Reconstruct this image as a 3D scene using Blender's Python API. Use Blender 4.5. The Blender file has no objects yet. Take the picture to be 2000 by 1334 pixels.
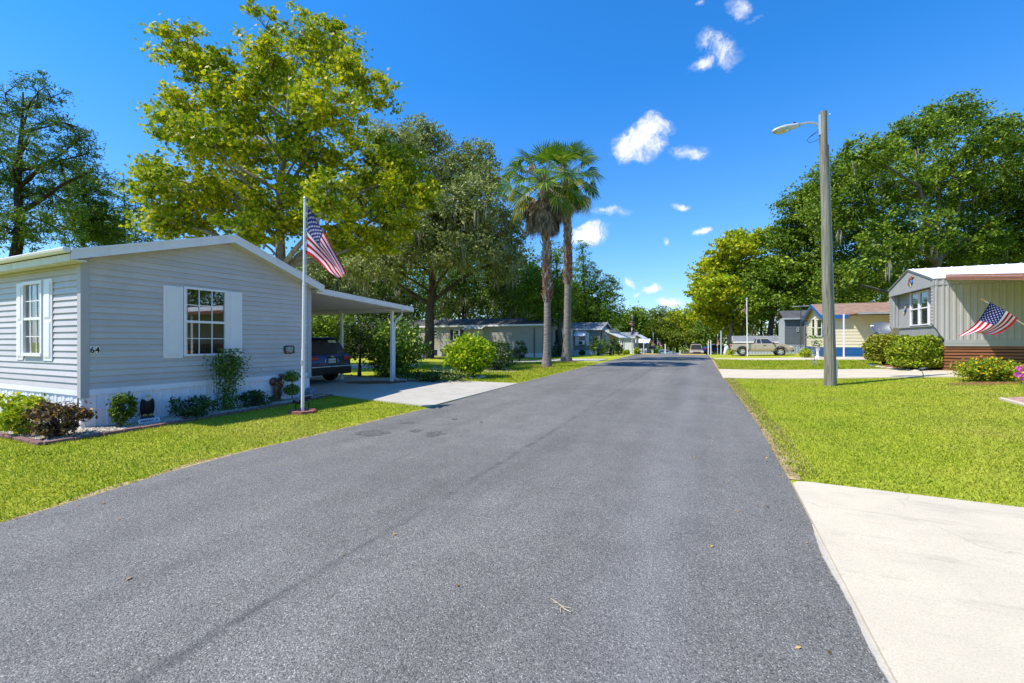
import bpy, bmesh, math, random
import numpy as np
from mathutils import Vector, Matrix

random.seed(11)
RNG = np.random.default_rng(11)
SC = bpy.context.scene
COL = SC.collection
PI = math.pi

# ---------------------------------------------------------------- camera model (used only to survey the place)
F = 855.0
YAW = math.radians(24.4)
HC = 1.55
FW = np.array([-math.sin(YAW), math.cos(YAW)])
RT = np.array([math.cos(YAW), math.sin(YAW)])
_ty = np.arange(-80, 420, .25)
_tz = np.interp(_ty, [-80, 5, 38, 43, 62, 80, 120, 420], [0, 0, .40, .42, -.45, -1.3, -1.6, -1.6])
_tz = np.convolve(np.pad(_tz, 12, mode='edge'), np.ones(25) / 25, 'valid')

def sstep(a, b, x):
    t = np.clip((x - a) / (b - a), 0, 1)
    return t * t * (3 - 2 * t)

def g(x, y):
    return np.interp(y, _ty, _tz) + .2 * sstep(1, 9, x) * sstep(4, 20, y) - .3 * sstep(-8, -14, x) * sstep(12, 38, y)

def gz(x, y):
    return float(g(x, y))

def ray(px, py):
    v = FW + (px - 1000) / F * RT
    return Vector((v[0], v[1], (667 - py) / F))

CAM = Vector((0, 0, HC))

def PD(px, py, d):
    return CAM + ray(px, py) * d

def PX(px, py, X):
    D = ray(px, py)
    return CAM + D * (X / D.x)

def PY(px, py, Y):
    D = ray(px, py)
    return CAM + D * (Y / D.y)

def at(px, py):
    D = ray(px, py)
    d = .5
    while d < 220:
        p = CAM + D * d
        if p.z < gz(p.x, p.y):
            break
        d += .05
    p = CAM + D * (d - .025)
    p.z = gz(p.x, p.y)
    return p

def back(p, dd):
    """a ground point dd metres farther along the same line of sight"""
    d = depth_of(p); q = Vector((p.x * (d + dd) / d, p.y * (d + dd) / d, 0)); q.z = gz(q.x, q.y)
    return q

def depth_of(p):
    return p.x * FW[0] + p.y * FW[1]

# ---------------------------------------------------------------- materials
MATS = {}

def _nt(name):
    m = bpy.data.materials.new(name)
    m.use_nodes = True
    nt = m.node_tree
    return m, nt, nt.nodes['Principled BSDF']

def mixcol(nt, fac, a, b, blend='MIX'):
    n = nt.nodes.new('ShaderNodeMix')
    n.data_type = 'RGBA'
    n.blend_type = blend
    for sock, v in ((n.inputs[0], fac), (n.inputs[6], a), (n.inputs[7], b)):
        if isinstance(v, (int, float)):
            sock.default_value = v
        elif isinstance(v, tuple):
            sock.default_value = v if len(v) == 4 else (*v, 1)
        else:
            nt.links.new(v, sock)
    return n.outputs[2]

def noise(nt, scale, detail=4, rough=.55, vec=None, dist=0):
    n = nt.nodes.new('ShaderNodeTexNoise')
    n.inputs['Scale'].default_value = scale
    n.inputs['Detail'].default_value = detail
    n.inputs['Roughness'].default_value = rough
    n.inputs['Distortion'].default_value = dist
    if vec is None:
        c = nt.nodes.get('TC') or nt.nodes.new('ShaderNodeTexCoord')
        c.name = 'TC'
        vec = c.outputs['Object']
    nt.links.new(vec, n.inputs['Vector'])
    return n.outputs[0]

def mapping(nt, scale=(1, 1, 1), rot=(0, 0, 0), src=None):
    mp = nt.nodes.new('ShaderNodeMapping')
    mp.inputs['Scale'].default_value = scale
    mp.inputs['Rotation'].default_value = rot
    if src is None:
        c = nt.nodes.get('TC') or nt.nodes.new('ShaderNodeTexCoord')
        c.name = 'TC'
        src = c.outputs['Object']
    nt.links.new(src, mp.inputs[0])
    return mp.outputs[0]

def ramp(nt, fac, stops, interp='LINEAR'):
    r = nt.nodes.new('ShaderNodeValToRGB')
    r.color_ramp.interpolation = interp
    e = r.color_ramp.elements
    while len(e) < len(stops):
        e.new(.5)
    for el, (p, c) in zip(e, stops):
        el.position = p
        el.color = (c, c, c, 1) if isinstance(c, (int, float)) else (*c, 1)
    nt.links.new(fac, r.inputs[0])
    return r.outputs[0]

def math_n(nt, op, a, b=None, clamp=False):
    n = nt.nodes.new('ShaderNodeMath')
    n.operation = op
    n.use_clamp = clamp
    for i, v in enumerate((a, b)):
        if v is None:
            continue
        if isinstance(v, (int, float)):
            n.inputs[i].default_value = v
        else:
            nt.links.new(v, n.inputs[i])
    return n.outputs[0]

def bump(nt, bs, h, strength=.3, dist=.01):
    b = nt.nodes.new('ShaderNodeBump')
    b.inputs['Strength'].default_value = strength
    b.inputs['Distance'].default_value = dist
    nt.links.new(h, b.inputs['Height'])
    nt.links.new(b.outputs[0], bs.inputs['Normal'])

def M(name, col, rough=.55, var=.12, scale=3.0, bscale=0, bstr=.2, metal=0, spec=.4, dirt=None, stretch=(1, 1, 1)):
    """painted / plain surface with a soft mottling, optional fine bump and dirt streaks"""
    if name in MATS:
        return MATS[name]
    m, nt, bs = _nt(name)
    v = mapping(nt, stretch)
    n = noise(nt, scale, 5, .6, v)
    lo = tuple(c * (1 - var) for c in col)
    hi = tuple(min(1, c * (1 + var)) for c in col)
    c = ramp(nt, n, [(.3, lo), (.7, hi)])
    if dirt:
        d = noise(nt, dirt[1], 6, .65, mapping(nt, (1, 1, .35)))
        dm = ramp(nt, d, [(.52, 0.0), (.72, dirt[2])])
        c = mixcol(nt, dm, c, dirt[0])
    nt.links.new(c, bs.inputs['Base Color'])
    bs.inputs['Roughness'].default_value = rough
    bs.inputs['Metallic'].default_value = metal
    bs.inputs['Specular IOR Level'].default_value = spec
    if bscale:
        bump(nt, bs, noise(nt, bscale, 4, .6, v), bstr)
    MATS[name] = m
    return m

def leaf_mat(name, stops, transl=.35, rough=.45, spec=.35, patch=None):
    if name in MATS:
        return MATS[name]
    m, nt, bs = _nt(name)
    gm = nt.nodes.new('ShaderNodeNewGeometry')
    r = gm.outputs['Random Per Island']
    if patch:
        n = noise(nt, patch, 4, .6)
        n = ramp(nt, n, [(.3, 0.0), (.7, 1.0)])
        r = math_n(nt, 'ADD', math_n(nt, 'MULTIPLY', r, .56), math_n(nt, 'MULTIPLY', n, .44))
    c = ramp(nt, r, stops)
    nt.links.new(c, bs.inputs['Base Color'])
    bs.inputs['Roughness'].default_value = max(rough, .5)
    bs.inputs['Specular IOR Level'].default_value = spec * .45
    tr = nt.nodes.new('ShaderNodeBsdfTranslucent')
    tc = mixcol(nt, 1.0, c, (1.0, 1.0, .55), 'MULTIPLY')
    nt.links.new(tc, tr.inputs[0])
    mx = nt.nodes.new('ShaderNodeMixShader')
    mx.inputs[0].default_value = transl
    nt.links.new(bs.outputs[0], mx.inputs[1])
    nt.links.new(tr.outputs[0], mx.inputs[2])
    out = [n for n in nt.nodes if n.type == 'OUTPUT_MATERIAL'][0]
    nt.links.new(mx.outputs[0], out.inputs[0])
    MATS[name] = m
    return m

def glass_mat(name, tint=(.02, .025, .03), base=.12, see=True):
    if name in MATS:
        return MATS[name]
    m, nt, bs = _nt(name)
    gl = nt.nodes.new('ShaderNodeBsdfGlossy')
    gl.inputs['Roughness'].default_value = .015
    gl.inputs[0].default_value = (.95, .97, 1, 1)
    fr = nt.nodes.new('ShaderNodeFresnel')
    fr.inputs[0].default_value = 1.5
    fac = math_n(nt, 'ADD', math_n(nt, 'MULTIPLY', fr.outputs[0], 1.2), base, True)
    mx = nt.nodes.new('ShaderNodeMixShader')
    nt.links.new(fac, mx.inputs[0])
    if see:
        t = nt.nodes.new('ShaderNodeBsdfTransparent')
        t.inputs[0].default_value = (.72, .76, .76, 1)
        nt.links.new(t.outputs[0], mx.inputs[1])
    else:
        bs.inputs['Base Color'].default_value = (*tint, 1)
        nt.links.new(bs.outputs[0], mx.inputs[1])
    nt.links.new(gl.outputs[0], mx.inputs[2])
    out = [n for n in nt.nodes if n.type == 'OUTPUT_MATERIAL'][0]
    nt.links.new(mx.outputs[0], out.inputs[0])
    MATS[name] = m
    return m

# ---------------------------------------------------------------- scene tree
LOC = {}

def tag(o, label=None, cat=None, group=None, kind=None):
    if label: o['label'] = label
    if cat: o['category'] = cat
    if group: o['group'] = group
    if kind: o['kind'] = kind
    return o

def thing(name, label, cat, loc=(0, 0, 0), rotz=0, group=None):
    o = bpy.data.objects.new(name, None)
    COL.objects.link(o)
    o.empty_display_size = .2
    o.location = loc
    o.rotation_euler = (0, 0, rotz)
    LOC[o.name] = Vector(loc)
    return tag(o, label, cat, group)

def link_mesh(name, me, mats, parent=None, smooth=False, smooth_angle=None):
    for m in mats:
        me.materials.append(m)
    o = bpy.data.objects.new(name, me)
    COL.objects.link(o)
    if parent is not None:
        o.parent = parent
        LOC[o.name] = LOC[parent.name]
    else:
        LOC[o.name] = Vector((0, 0, 0))
    if smooth:
        me.polygons.foreach_set('use_smooth', [True] * len(me.polygons))
        if smooth_angle:
            me.set_sharp_from_angle(angle=math.radians(smooth_angle))
    me.update()
    return o

class MB:
    """collects shapes and links them as ONE mesh object"""
    def __init__(s):
        s.v = []; s.f = []; s.m = []
    def add(s, vs, fs, m=0):
        b = len(s.v)
        s.v.extend([tuple(p) for p in vs])
        for f in fs:
            s.f.append([i + b for i in f]); s.m.append(m)
    def quad(s, a, b, c, d, m=0):
        s.add([a, b, c, d], [(0, 1, 2, 3)], m)
    def poly(s, ps, m=0):
        s.add(ps, [tuple(range(len(ps)))], m)
    def hexa(s, p, m=0):
        """8 corners: bottom loop 0-3, top loop 4-7"""
        s.add(p, [(3, 2, 1, 0), (4, 5, 6, 7), (0, 1, 5, 4), (1, 2, 6, 5), (2, 3, 7, 6), (3, 0, 4, 7)], m)
    def box(s, x0, x1, y0, y1, z0, z1, m=0):
        s.hexa([(x0, y0, z0), (x1, y0, z0), (x1, y1, z0), (x0, y1, z0), (x0, y0, z1), (x1, y0, z1), (x1, y1, z1), (x0, y1, z1)], m)
    def prism(s, a, b, m=0):
        """two matching loops, capped"""
        n = len(a)
        s.add(list(a) + list(b), [tuple(range(n - 1, -1, -1)), tuple(range(n, 2 * n))] + [(i, (i + 1) % n, n + (i + 1) % n, n + i) for i in range(n)], m)
    def tube(s, pts, rad, n=8, m=0, cap=True):
        pts = [Vector(p) for p in pts]
        if not isinstance(rad, (list, tuple)):
            rad = [rad] * len(pts)
        rings = []
        up = Vector((0, 0, 1))
        prev = None
        for i, p in enumerate(pts):
            t = (pts[min(i + 1, len(pts) - 1)] - pts[max(i - 1, 0)])
            if t.length < 1e-9: t = Vector((0, 0, 1))
            t.normalize()
            if prev is None:
                a = t.cross(up if abs(t.z) < .95 else Vector((1, 0, 0))).normalized()
            else:
                a = (prev - t * prev.dot(t))
                a = a.normalized() if a.length > 1e-6 else t.orthogonal().normalized()
            prev = a
            b = t.cross(a)
            rings.append([p + (a * math.cos(2 * PI * k / n) + b * math.sin(2 * PI * k / n)) * rad[i] for k in range(n)])
        base = len(s.v)
        for r in rings: s.v.extend([tuple(q) for q in r])
        for i in range(len(rings) - 1):
            for k in range(n):
                s.f.append([base + i * n + k, base + i * n + (k + 1) % n, base + (i + 1) * n + (k + 1) % n, base + (i + 1) * n + k]); s.m.append(m)
        if cap:
            s.f.append([base + k for k in range(n)][::-1]); s.m.append(m)
            e = base + (len(rings) - 1) * n
            s.f.append([e + k for k in range(n)]); s.m.append(m)
    def lathe(s, prof, c=(0, 0, 0), n=16, m=0, sx=1, sy=1):
        """profile of (r, z)"""
        base = len(s.v)
        for r, z in prof:
            for k in range(n):
                s.v.append((c[0] + r * sx * math.cos(2 * PI * k / n), c[1] + r * sy * math.sin(2 * PI * k / n), c[2] + z))
        for i in range(len(prof) - 1):
            for k in range(n):
                s.f.append([base + i * n + k, base + i * n + (k + 1) % n, base + (i + 1) * n + (k + 1) % n, base + (i + 1) * n + k]); s.m.append(m)
        s.f.append([base + k for k in range(n)][::-1]); s.m.append(m)
        e = base + (len(prof) - 1) * n
        s.f.append([e + k for k in range(n)]); s.m.append(m)
    def ball(s, c, r, nu=12, nv=8, m=0, jit=0):
        if not isinstance(r, (tuple, list)): r = (r, r, r)
        base = len(s.v)
        for i in range(nv + 1):
            th = PI * i / nv
            for k in range(nu):
                ph = 2 * PI * k / nu
                j = 1 + (random.uniform(-jit, jit) if jit and 0 < i < nv else 0)
                s.v.append((c[0] + j * r[0] * math.sin(th) * math.cos(ph), c[1] + j * r[1] * math.sin(th) * math.sin(ph), c[2] + j * r[2] * math.cos(th)))
        for i in range(nv):
            for k in range(nu):
                s.f.append([base + i * nu + k, base + (i + 1) * nu + k, base + (i + 1) * nu + (k + 1) % nu, base + i * nu + (k + 1) % nu]); s.m.append(m)
    def build(s, name, mats, parent=None, smooth=False, angle=None, local=False, bevel=0):
        if not isinstance(mats, (list, tuple)): mats = [mats]
        off = Vector((0, 0, 0)) if (parent is None or local) else LOC[parent.name]
        vs = [(a - off.x, b - off.y, c - off.z) for a, b, c in s.v]
        me = bpy.data.meshes.new(name)
        me.from_pydata(vs, [], s.f)
        if len(mats) > 1:
            me.polygons.foreach_set('material_index', s.m)
        o = link_mesh(name, me, mats, parent, smooth, angle)
        if bevel:
            b = o.modifiers.new('edge', 'BEVEL')
            b.width = bevel; b.segments = 2; b.limit_method = 'ANGLE'; b.angle_limit = math.radians(40)
        return o

class W:
    """a wall plane: a = along, z = up, o = outward"""
    def __init__(s, origin, d, n):
        s.o = Vector((origin[0], origin[1], 0)); s.d = Vector((d[0], d[1], 0)).normalized(); s.n = Vector((n[0], n[1], 0)).normalized()
        s.flip = s.d.cross(s.n).z > 0
    def p(s, a, z, o=0):
        q = s.o + s.d * a + s.n * o
        return Vector((q.x, q.y, z))
    def a_of(s, P):
        return (Vector((P.x, P.y, 0)) - s.o).dot(s.d)
    def box(s, mb, a0, a1, z0, z1, o0, o1, m=0):
        L = [s.p(a0, z0, o0), s.p(a1, z0, o0), s.p(a1, z0, o1), s.p(a0, z0, o1)]
        U = [s.p(a0, z1, o0), s.p(a1, z1, o0), s.p(a1, z1, o1), s.p(a0, z1, o1)]
        if not s.flip: L = L[::-1]; U = U[::-1]
        mb.hexa(L + U, m)
    def quad(s, mb, a0, a1, z0, z1, o, m=0):
        q = [s.p(a0, z0, o), s.p(a1, z0, o), s.p(a1, z1, o), s.p(a0, z1, o)]
        mb.quad(*(q if not s.flip else q[::-1]), m=m)

def lap_wall(mb, w, spans, z0, z1, course=.114, proj=.016, cuts=(), m=0):
    """horizontal lap siding as real boards; spans(z) lists (a0, a1) strips of wall at height z"""
    k = 0
    z = z0
    while z < z1 - 1e-6:
        zt = min(z + course, z1)
        sl = sorted([z, zt] + [c for c in cuts if z + 1e-4 < c < zt - 1e-4])
        for i in range(len(sl) - 1):
            za, zb = sl[i], sl[i + 1]
            oa = proj * (1 - (za - z) / course); ob = proj * (1 - (zb - z) / course)
            A = spans(za + 1e-4); B = spans(zb - 1e-4)
            for (a0, a1), (b0, b1) in zip(A, B):
                q = [w.p(a0, za, oa), w.p(a1, za, oa), w.p(b1, zb, ob), w.p(b0, zb, ob)]
                mb.poly(q if not w.flip else q[::-1], m)
                if i == 0:
                    q = [w.p(a0, za, -.004), w.p(a1, za, -.004), w.p(a1, za, oa), w.p(a0, za, oa)]
                    mb.poly(q if not w.flip else q[::-1], m)
        z = zt
        k += 1

def ribbed(mb, w, a0, a1, z0, z1, pitch=.2, depth=.02, prof=((0, 0), (.35, 0), (.45, 1), (.9, 1), (1, 0)), m=0, o=0):
    """vertical ribbed sheet"""
    pts = []
    a = a0
    while a < a1 - 1e-6:
        for t, h in prof[:-1]:
            if a + t * pitch <= a1: pts.append((a + t * pitch, o + h * depth))
        a += pitch
    pts.append((a1, o))
    z0f = z0 if callable(z0) else (lambda a: z0)
    z1f = z1 if callable(z1) else (lambda a: z1)
    for (p, h), (q, k) in zip(pts[:-1], pts[1:]):
        f = [w.p(p, z0f(p), h), w.p(q, z0f(q), k), w.p(q, z1f(q), k), w.p(p, z1f(p), h)]
        mb.poly(f if not w.flip else f[::-1], m)

def window(w, a0, a1, z0, z1, parent, mframe, mpane, cols=2, rows=1, fw=.05, o0=.0, o1=.045, mback=None, back=-.1, mid=True, mun=.016, label=None, blinds=False):
    """a window part with its panes (and what hangs behind them) as sub-parts"""
    mb = MB()
    w.box(mb, a0, a1, z1 - fw, z1, o0, o1); w.box(mb, a0, a1, z0, z0 + fw, o0, o1 + .012)
    w.box(mb, a0, a0 + fw, z0 + fw, z1 - fw, o0, o1); w.box(mb, a1 - fw, a1, z0 + fw, z1 - fw, o0, o1)
    A0, A1, Z0, Z1 = a0 + fw, a1 - fw, z0 + fw, z1 - fw
    zm = (Z0 + Z1) / 2
    if mid:
        w.box(mb, A0, A1, zm - .025, zm + .025, o0 + .004, o1 - .008)
    for half in ((Z0, zm - .025), (zm + .025, Z1)) if mid else ((Z0, Z1),):
        for i in range(1, cols):
            a = A0 + (A1 - A0) * i / cols
            w.box(mb, a - mun / 2, a + mun / 2, half[0], half[1], o0 + .008, o0 + .024)
        for j in range(1, rows):
            z = half[0] + (half[1] - half[0]) * j / rows
            w.box(mb, A0, A1, z - mun / 2, z + mun / 2, o0 + .009, o0 + .023)
    fr = mb.build('window', mframe, parent)
    if label: fr['label'] = label
    p = MB(); w.quad(p, A0, A1, Z0, Z1, o0 + .012); p.build('pane', mpane, fr)
    if mback:
        c = MB()
        w.quad(c, A0 - .06, A1 + .06, Z0 - .06, Z1 + .06, back)
        c.build('curtain_dark_back', mback, fr)
    if blinds:
        c = MB()
        z = Z0 + .02
        while z < Z1:
            w.box(c, A0, A1, z, z + .022, -.06, -.045)
            z += .045
        c.build('blind', blinds, fr)
    return fr

def shutter(w, a0, a1, z0, z1, parent, mat, label=None):
    mb = MB()
    w.box(mb, a0, a1, z0, z1, .012, .034)
    t = .055
    zm = z0 + (z1 - z0) * .5
    for (za, zb) in ((z0 + t, zm - t / 2), (zm + t / 2, z1 - t)):
        w.box(mb, a0 + t, a1 - t, za, zb, .0345, .040)
        w.box(mb, a0 + t + .02, a1 - t - .02, za + .02, zb - .02, .0405, .046)
    o = mb.build('shutter', mat, parent)
    if label: o['label'] = label
    return o

def sheet(name, mat, left, right, off, nu=12, kind='structure', step=1.0, edge=.06, parent=None):
    """ground-following strip between two polylines (matching points), with a thin edge"""
    L = []; R = []
    for i in range(len(left) - 1):
        a, b, c, d = Vector(left[i]), Vector(left[i + 1]), Vector(right[i]), Vector(right[i + 1])
        n = max(1, int(max((b - a).length, (d - c).length) / step))
        for k in range(n):
            L.append(a.lerp(b, k / n)); R.append(c.lerp(d, k / n))
    L.append(Vector(left[-1])); R.append(Vector(right[-1]))
    mb = MB()
    rows = []
    for a, b in zip(L, R):
        row = []
        for k in range(nu + 1):
            p = a.lerp(b, k / nu)
            row.append((p.x, p.y, gz(p.x, p.y) + off))
        rows.append(row)
    flat = [p for r in rows for p in r]
    n = nu + 1
    fs = [(i * n + k, i * n + k + 1, (i + 1) * n + k + 1, (i + 1) * n + k) for i in range(len(rows) - 1) for k in range(nu)]
    a, b, c = Vector(flat[fs[0][0]]), Vector(flat[fs[0][1]]), Vector(flat[fs[0][2]])
    up = (b - a).cross(c - b).z > 0
    if not up: fs = [f[::-1] for f in fs]
    mb.add(flat, fs)
    border = [rows[0][k] for k in range(n)] + [r[-1] for r in rows[1:]] + [rows[-1][k] for k in range(n - 2, -1, -1)] + [r[0] for r in rows[-2:0:-1]]
    m = len(border)
    low = [(x, y, z - edge) for x, y, z in border]
    sf = [(i, m + i, m + (i + 1) % m, (i + 1) % m) for i in range(m)]
    if not up: sf = [f[::-1] for f in sf]
    mb.add(border + low, sf)
    o = mb.build(name, mat, parent)
    if kind: o['kind'] = kind
    return o

# ---------------------------------------------------------------- foliage
SHAPES = {
    'leaf': [(0, 0, 0), (.45, .28, .05), (1, 0, -.08), (.45, -.28, .05)],
    'oval': [(0, 0, 0), (.3, .3, .04), (.7, .28, .03), (1, 0, -.06), (.7, -.28, .03), (.3, -.3, .04)],
    'lobed': [(0, 0, 0), (-.05, .42, .03), (.35, .28, .03), (.55, .52, -.02), (.62, .2, 0), (1.0, 0, -.1), (.62, -.2, 0), (.55, -.52, -.02), (.35, -.28, .03), (-.05, -.42, .03)],
    'spray': [(0, 0, 0), (.4, .13, .05), (1, .03, -.1), (1, -.03, -.1), (.4, -.13, .05)],
    'blade': [(0, .5, 0), (0, -.5, 0), (1, 0, 0)],
}

def leaf_mesh(name, P, S, shape, mat, parent=None, up=.5, out=None, rng=None, droop=0.0, kind=None):
    rng = rng or RNG
    P = np.asarray(P, dtype=np.float64); N = len(P)
    S = np.broadcast_to(np.asarray(S, dtype=np.float64), (N,))
    T = np.array(SHAPES[shape]); K = len(T)
    n = rng.normal(size=(N, 3))
    n /= np.linalg.norm(n, axis=1)[:, None]
    n[:, 2] += up
    if out is not None:
        n += out
    n /= np.linalg.norm(n, axis=1)[:, None] + 1e-9
    r = rng.normal(size=(N, 3)); r[:, 2] -= droop
    t = r - (r * n).sum(1)[:, None] * n
    t /= np.linalg.norm(t, axis=1)[:, None] + 1e-9
    b = np.cross(n, t)
    V = P[:, None, :] + S[:, None, None] * (t[:, None, :] * (T[None, :, 0:1] - .4) + b[:, None, :] * T[None, :, 1:2] + n[:, None, :] * T[None, :, 2:3])
    return raw_mesh(name, V.reshape(-1, 3), N, K, mat, parent, kind)

def raw_mesh(name, V, N, K, mat, parent=None, kind=None):
    off = LOC[parent.name] if parent is not None else Vector((0, 0, 0))
    V = V - np.array(off)[None, :]
    me = bpy.data.meshes.new(name)
    me.vertices.add(N * K); me.vertices.foreach_set('co', V.astype(np.float32).ravel())
    me.loops.add(N * K); me.loops.foreach_set('vertex_index', np.arange(N * K, dtype=np.int32))
    me.polygons.add(N)
    me.polygons.foreach_set('loop_start', np.arange(0, N * K, K, dtype=np.int32))
    me.polygons.foreach_set('loop_total', np.full(N, K, dtype=np.int32))
    me.update(calc_edges=True)
    o = link_mesh(name, me, mat if isinstance(mat, list) else [mat], parent)
    if kind: o['kind'] = kind
    return o

def in_ellipsoids(cs, rs, n, rng, shell=2.4):
    cs = np.array(cs); rs = np.array(rs)
    w = rs.prod(1) ** .75; w /= w.sum()
    i = rng.choice(len(cs), n, p=w)
    d = rng.normal(size=(n, 3)); d /= np.linalg.norm(d, axis=1)[:, None]
    r = rng.random(n) ** (1 / shell)
    return cs[i] + d * r[:, None] * rs[i], d

def tree(name, label, base, lobes, depth, top, trunk_r, mleaf, mbark, clumps=400, per=24, cr=.5, ls=.16, shape='leaf', seed=1,
         cat='tree', group=None, moss=None, fork=.35, spread=.5, up=.5, twigs=.15, flat=.55, lean=None, jag=.12, limbs=True, crowns=None, shell=2.4):
    """base: ground point; lobes: (px,py,rx,ry) outline lumps surveyed at `depth`; top: (px,py) where the stem ends"""
    rng = np.random.default_rng(seed); rnd = random.Random(seed)
    base = Vector(base)
    t = thing(name, label, cat, base, 0, group)
    cx = np.mean([l[0] for l in lobes]); hw = max(abs(l[0] - cx) for l in lobes) + 1
    cs = []; rs = []
    fwv = Vector((FW[0], FW[1], 0))
    for (px, py, rx, ry) in lobes:
        rel = min(1, abs(px - cx) / hw)
        dd = rnd.uniform(-1, 1) * hw * depth / F * spread * math.sqrt(max(0, 1 - rel * rel))
        d = depth + dd
        c = PD(px, py, d)
        k = d / F
        cs.append(c); rs.append((rx * k, (rx + ry) * .5 * k * 1.15, ry * k))
    # stem
    tp = PD(top[0], top[1], depth)
    H = tp.z - base.z
    stem = []
    for i in range(9):
        s = i / 8
        p = base.lerp(tp, s)
        wob = math.sin(s * PI) * H * .03
        stem.append(p + Vector((rnd.uniform(-1, 1) * wob * .4, rnd.uniform(-1, 1) * wob * .4, 0)))
    mb = MB()
    rad = [trunk_r * (1.35 if i == 0 else 1) * (1 - .9 * (i / 8) ** 1.1) for i in range(9)]
    p0 = stem[0] - Vector((0, 0, .25))
    mb.tube([p0] + [stem[0] + Vector((0, 0, .12))] + stem[1:], [trunk_r * 1.5, trunk_r * 1.2] + rad[1:], 9)
    def stem_at(z):
        s = max(0, min(1, (z - base.z) / max(.1, H)))
        i = min(7, int(s * 8)); f = s * 8 - i
        return stem[i].lerp(stem[i + 1], f), trunk_r * (1 - .9 * s ** 1.1)
    if limbs:
        for c, r in zip(cs, rs):
            hd = math.hypot(c.x - base.x, c.y - base.y)
            zs = max(base.z + fork * H, min(c.z - .55 * hd, base.z + .93 * H))
            a, ra = stem_at(zs)
            L = (c - a).length
            if L < .3: continue
            mid = a.lerp(c, .5) + Vector((rnd.uniform(-.12, .12), rnd.uniform(-.12, .12), rnd.uniform(-.02, .16))) * L
            q1 = a.lerp(mid, .5) + Vector((rnd.uniform(-1, 1), rnd.uniform(-1, 1), rnd.uniform(-1, 1))) * L * .03
            r0 = min(ra * .62, max(.035, .028 * L))
            mb.tube([a, q1, mid, mid.lerp(c, .55), c], [r0, r0 * .85, r0 * .65, r0 * .45, r0 * .25], 6)
    C, D = in_ellipsoids([tuple(c) for c in cs], rs, clumps, rng, shell)
    # jagged outline: push some clumps out along their direction
    C += D * (rng.random(clumps)[:, None] ** 3) * np.mean([r[0] for r in rs]) * jag * 3
    if twigs:
        csn = np.array([tuple(c) for c in cs])
        for k in range(int(clumps * twigs)):
            c = C[k]
            j = int(np.argmin(((csn - c) ** 2).sum(1)))
            mb.tube([Vector(csn[j]), Vector(csn[j]).lerp(Vector(c), .55) + Vector((0, 0, .06)), Vector(c)], [.03, .02, .008], 4, cap=False)
    mb.build('trunk', mbark, t, smooth=True)
    n = clumps * per
    ci = np.repeat(np.arange(clumps), per)
    sz = cr * (.55 + .9 * rng.random(clumps))
    off = rng.normal(size=(n, 3)) * np.array([.5, .5, .5 * flat]) * sz[ci][:, None]
    P = C[ci] + off
    S = ls * (.65 + .7 * rng.random(n))
    out = D[ci] * .45
    leaf_mesh('crown', P, S, shape, mleaf, t, up, out, rng)
    if moss:
        mossy('moss', t, C, moss, rng)
    return t

def mossy(name, t, C, n, rng, mat=None, lmin=.5, lmax=2.0):
    """hanging beards of grey moss: many thin tapering ribbons"""
    zmed = np.quantile(C[:, 2], .62)
    low = C[C[:, 2] < zmed]
    V = []
    for k in range(n):
        c = low[rng.integers(len(low))] + rng.normal(size=3) * .25
        L = rng.uniform(lmin, lmax)
        for j in range(rng.integers(5, 11)):
            p = c + rng.normal(size=3) * np.array([.13, .13, .1])
            l = L * rng.uniform(.4, 1)
            a = rng.uniform(0, PI); w = rng.uniform(.025, .06)
            dx = np.array([math.cos(a) * w, math.sin(a) * w, 0])
            sway = rng.normal(size=3) * .06; sway[2] = 0
            V += [p - dx * .5, p + dx * .5, p + dx * .7 + sway + [0, 0, -l * .5], p + sway * 1.4 + [0, 0, -l], p - dx * .7 + sway + [0, 0, -l * .5]]
    V = np.array(V)
    o = raw_mesh(name, V, len(V) // 5, 5, mat or MATS['moss'], t, 'stuff')
    return o

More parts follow.
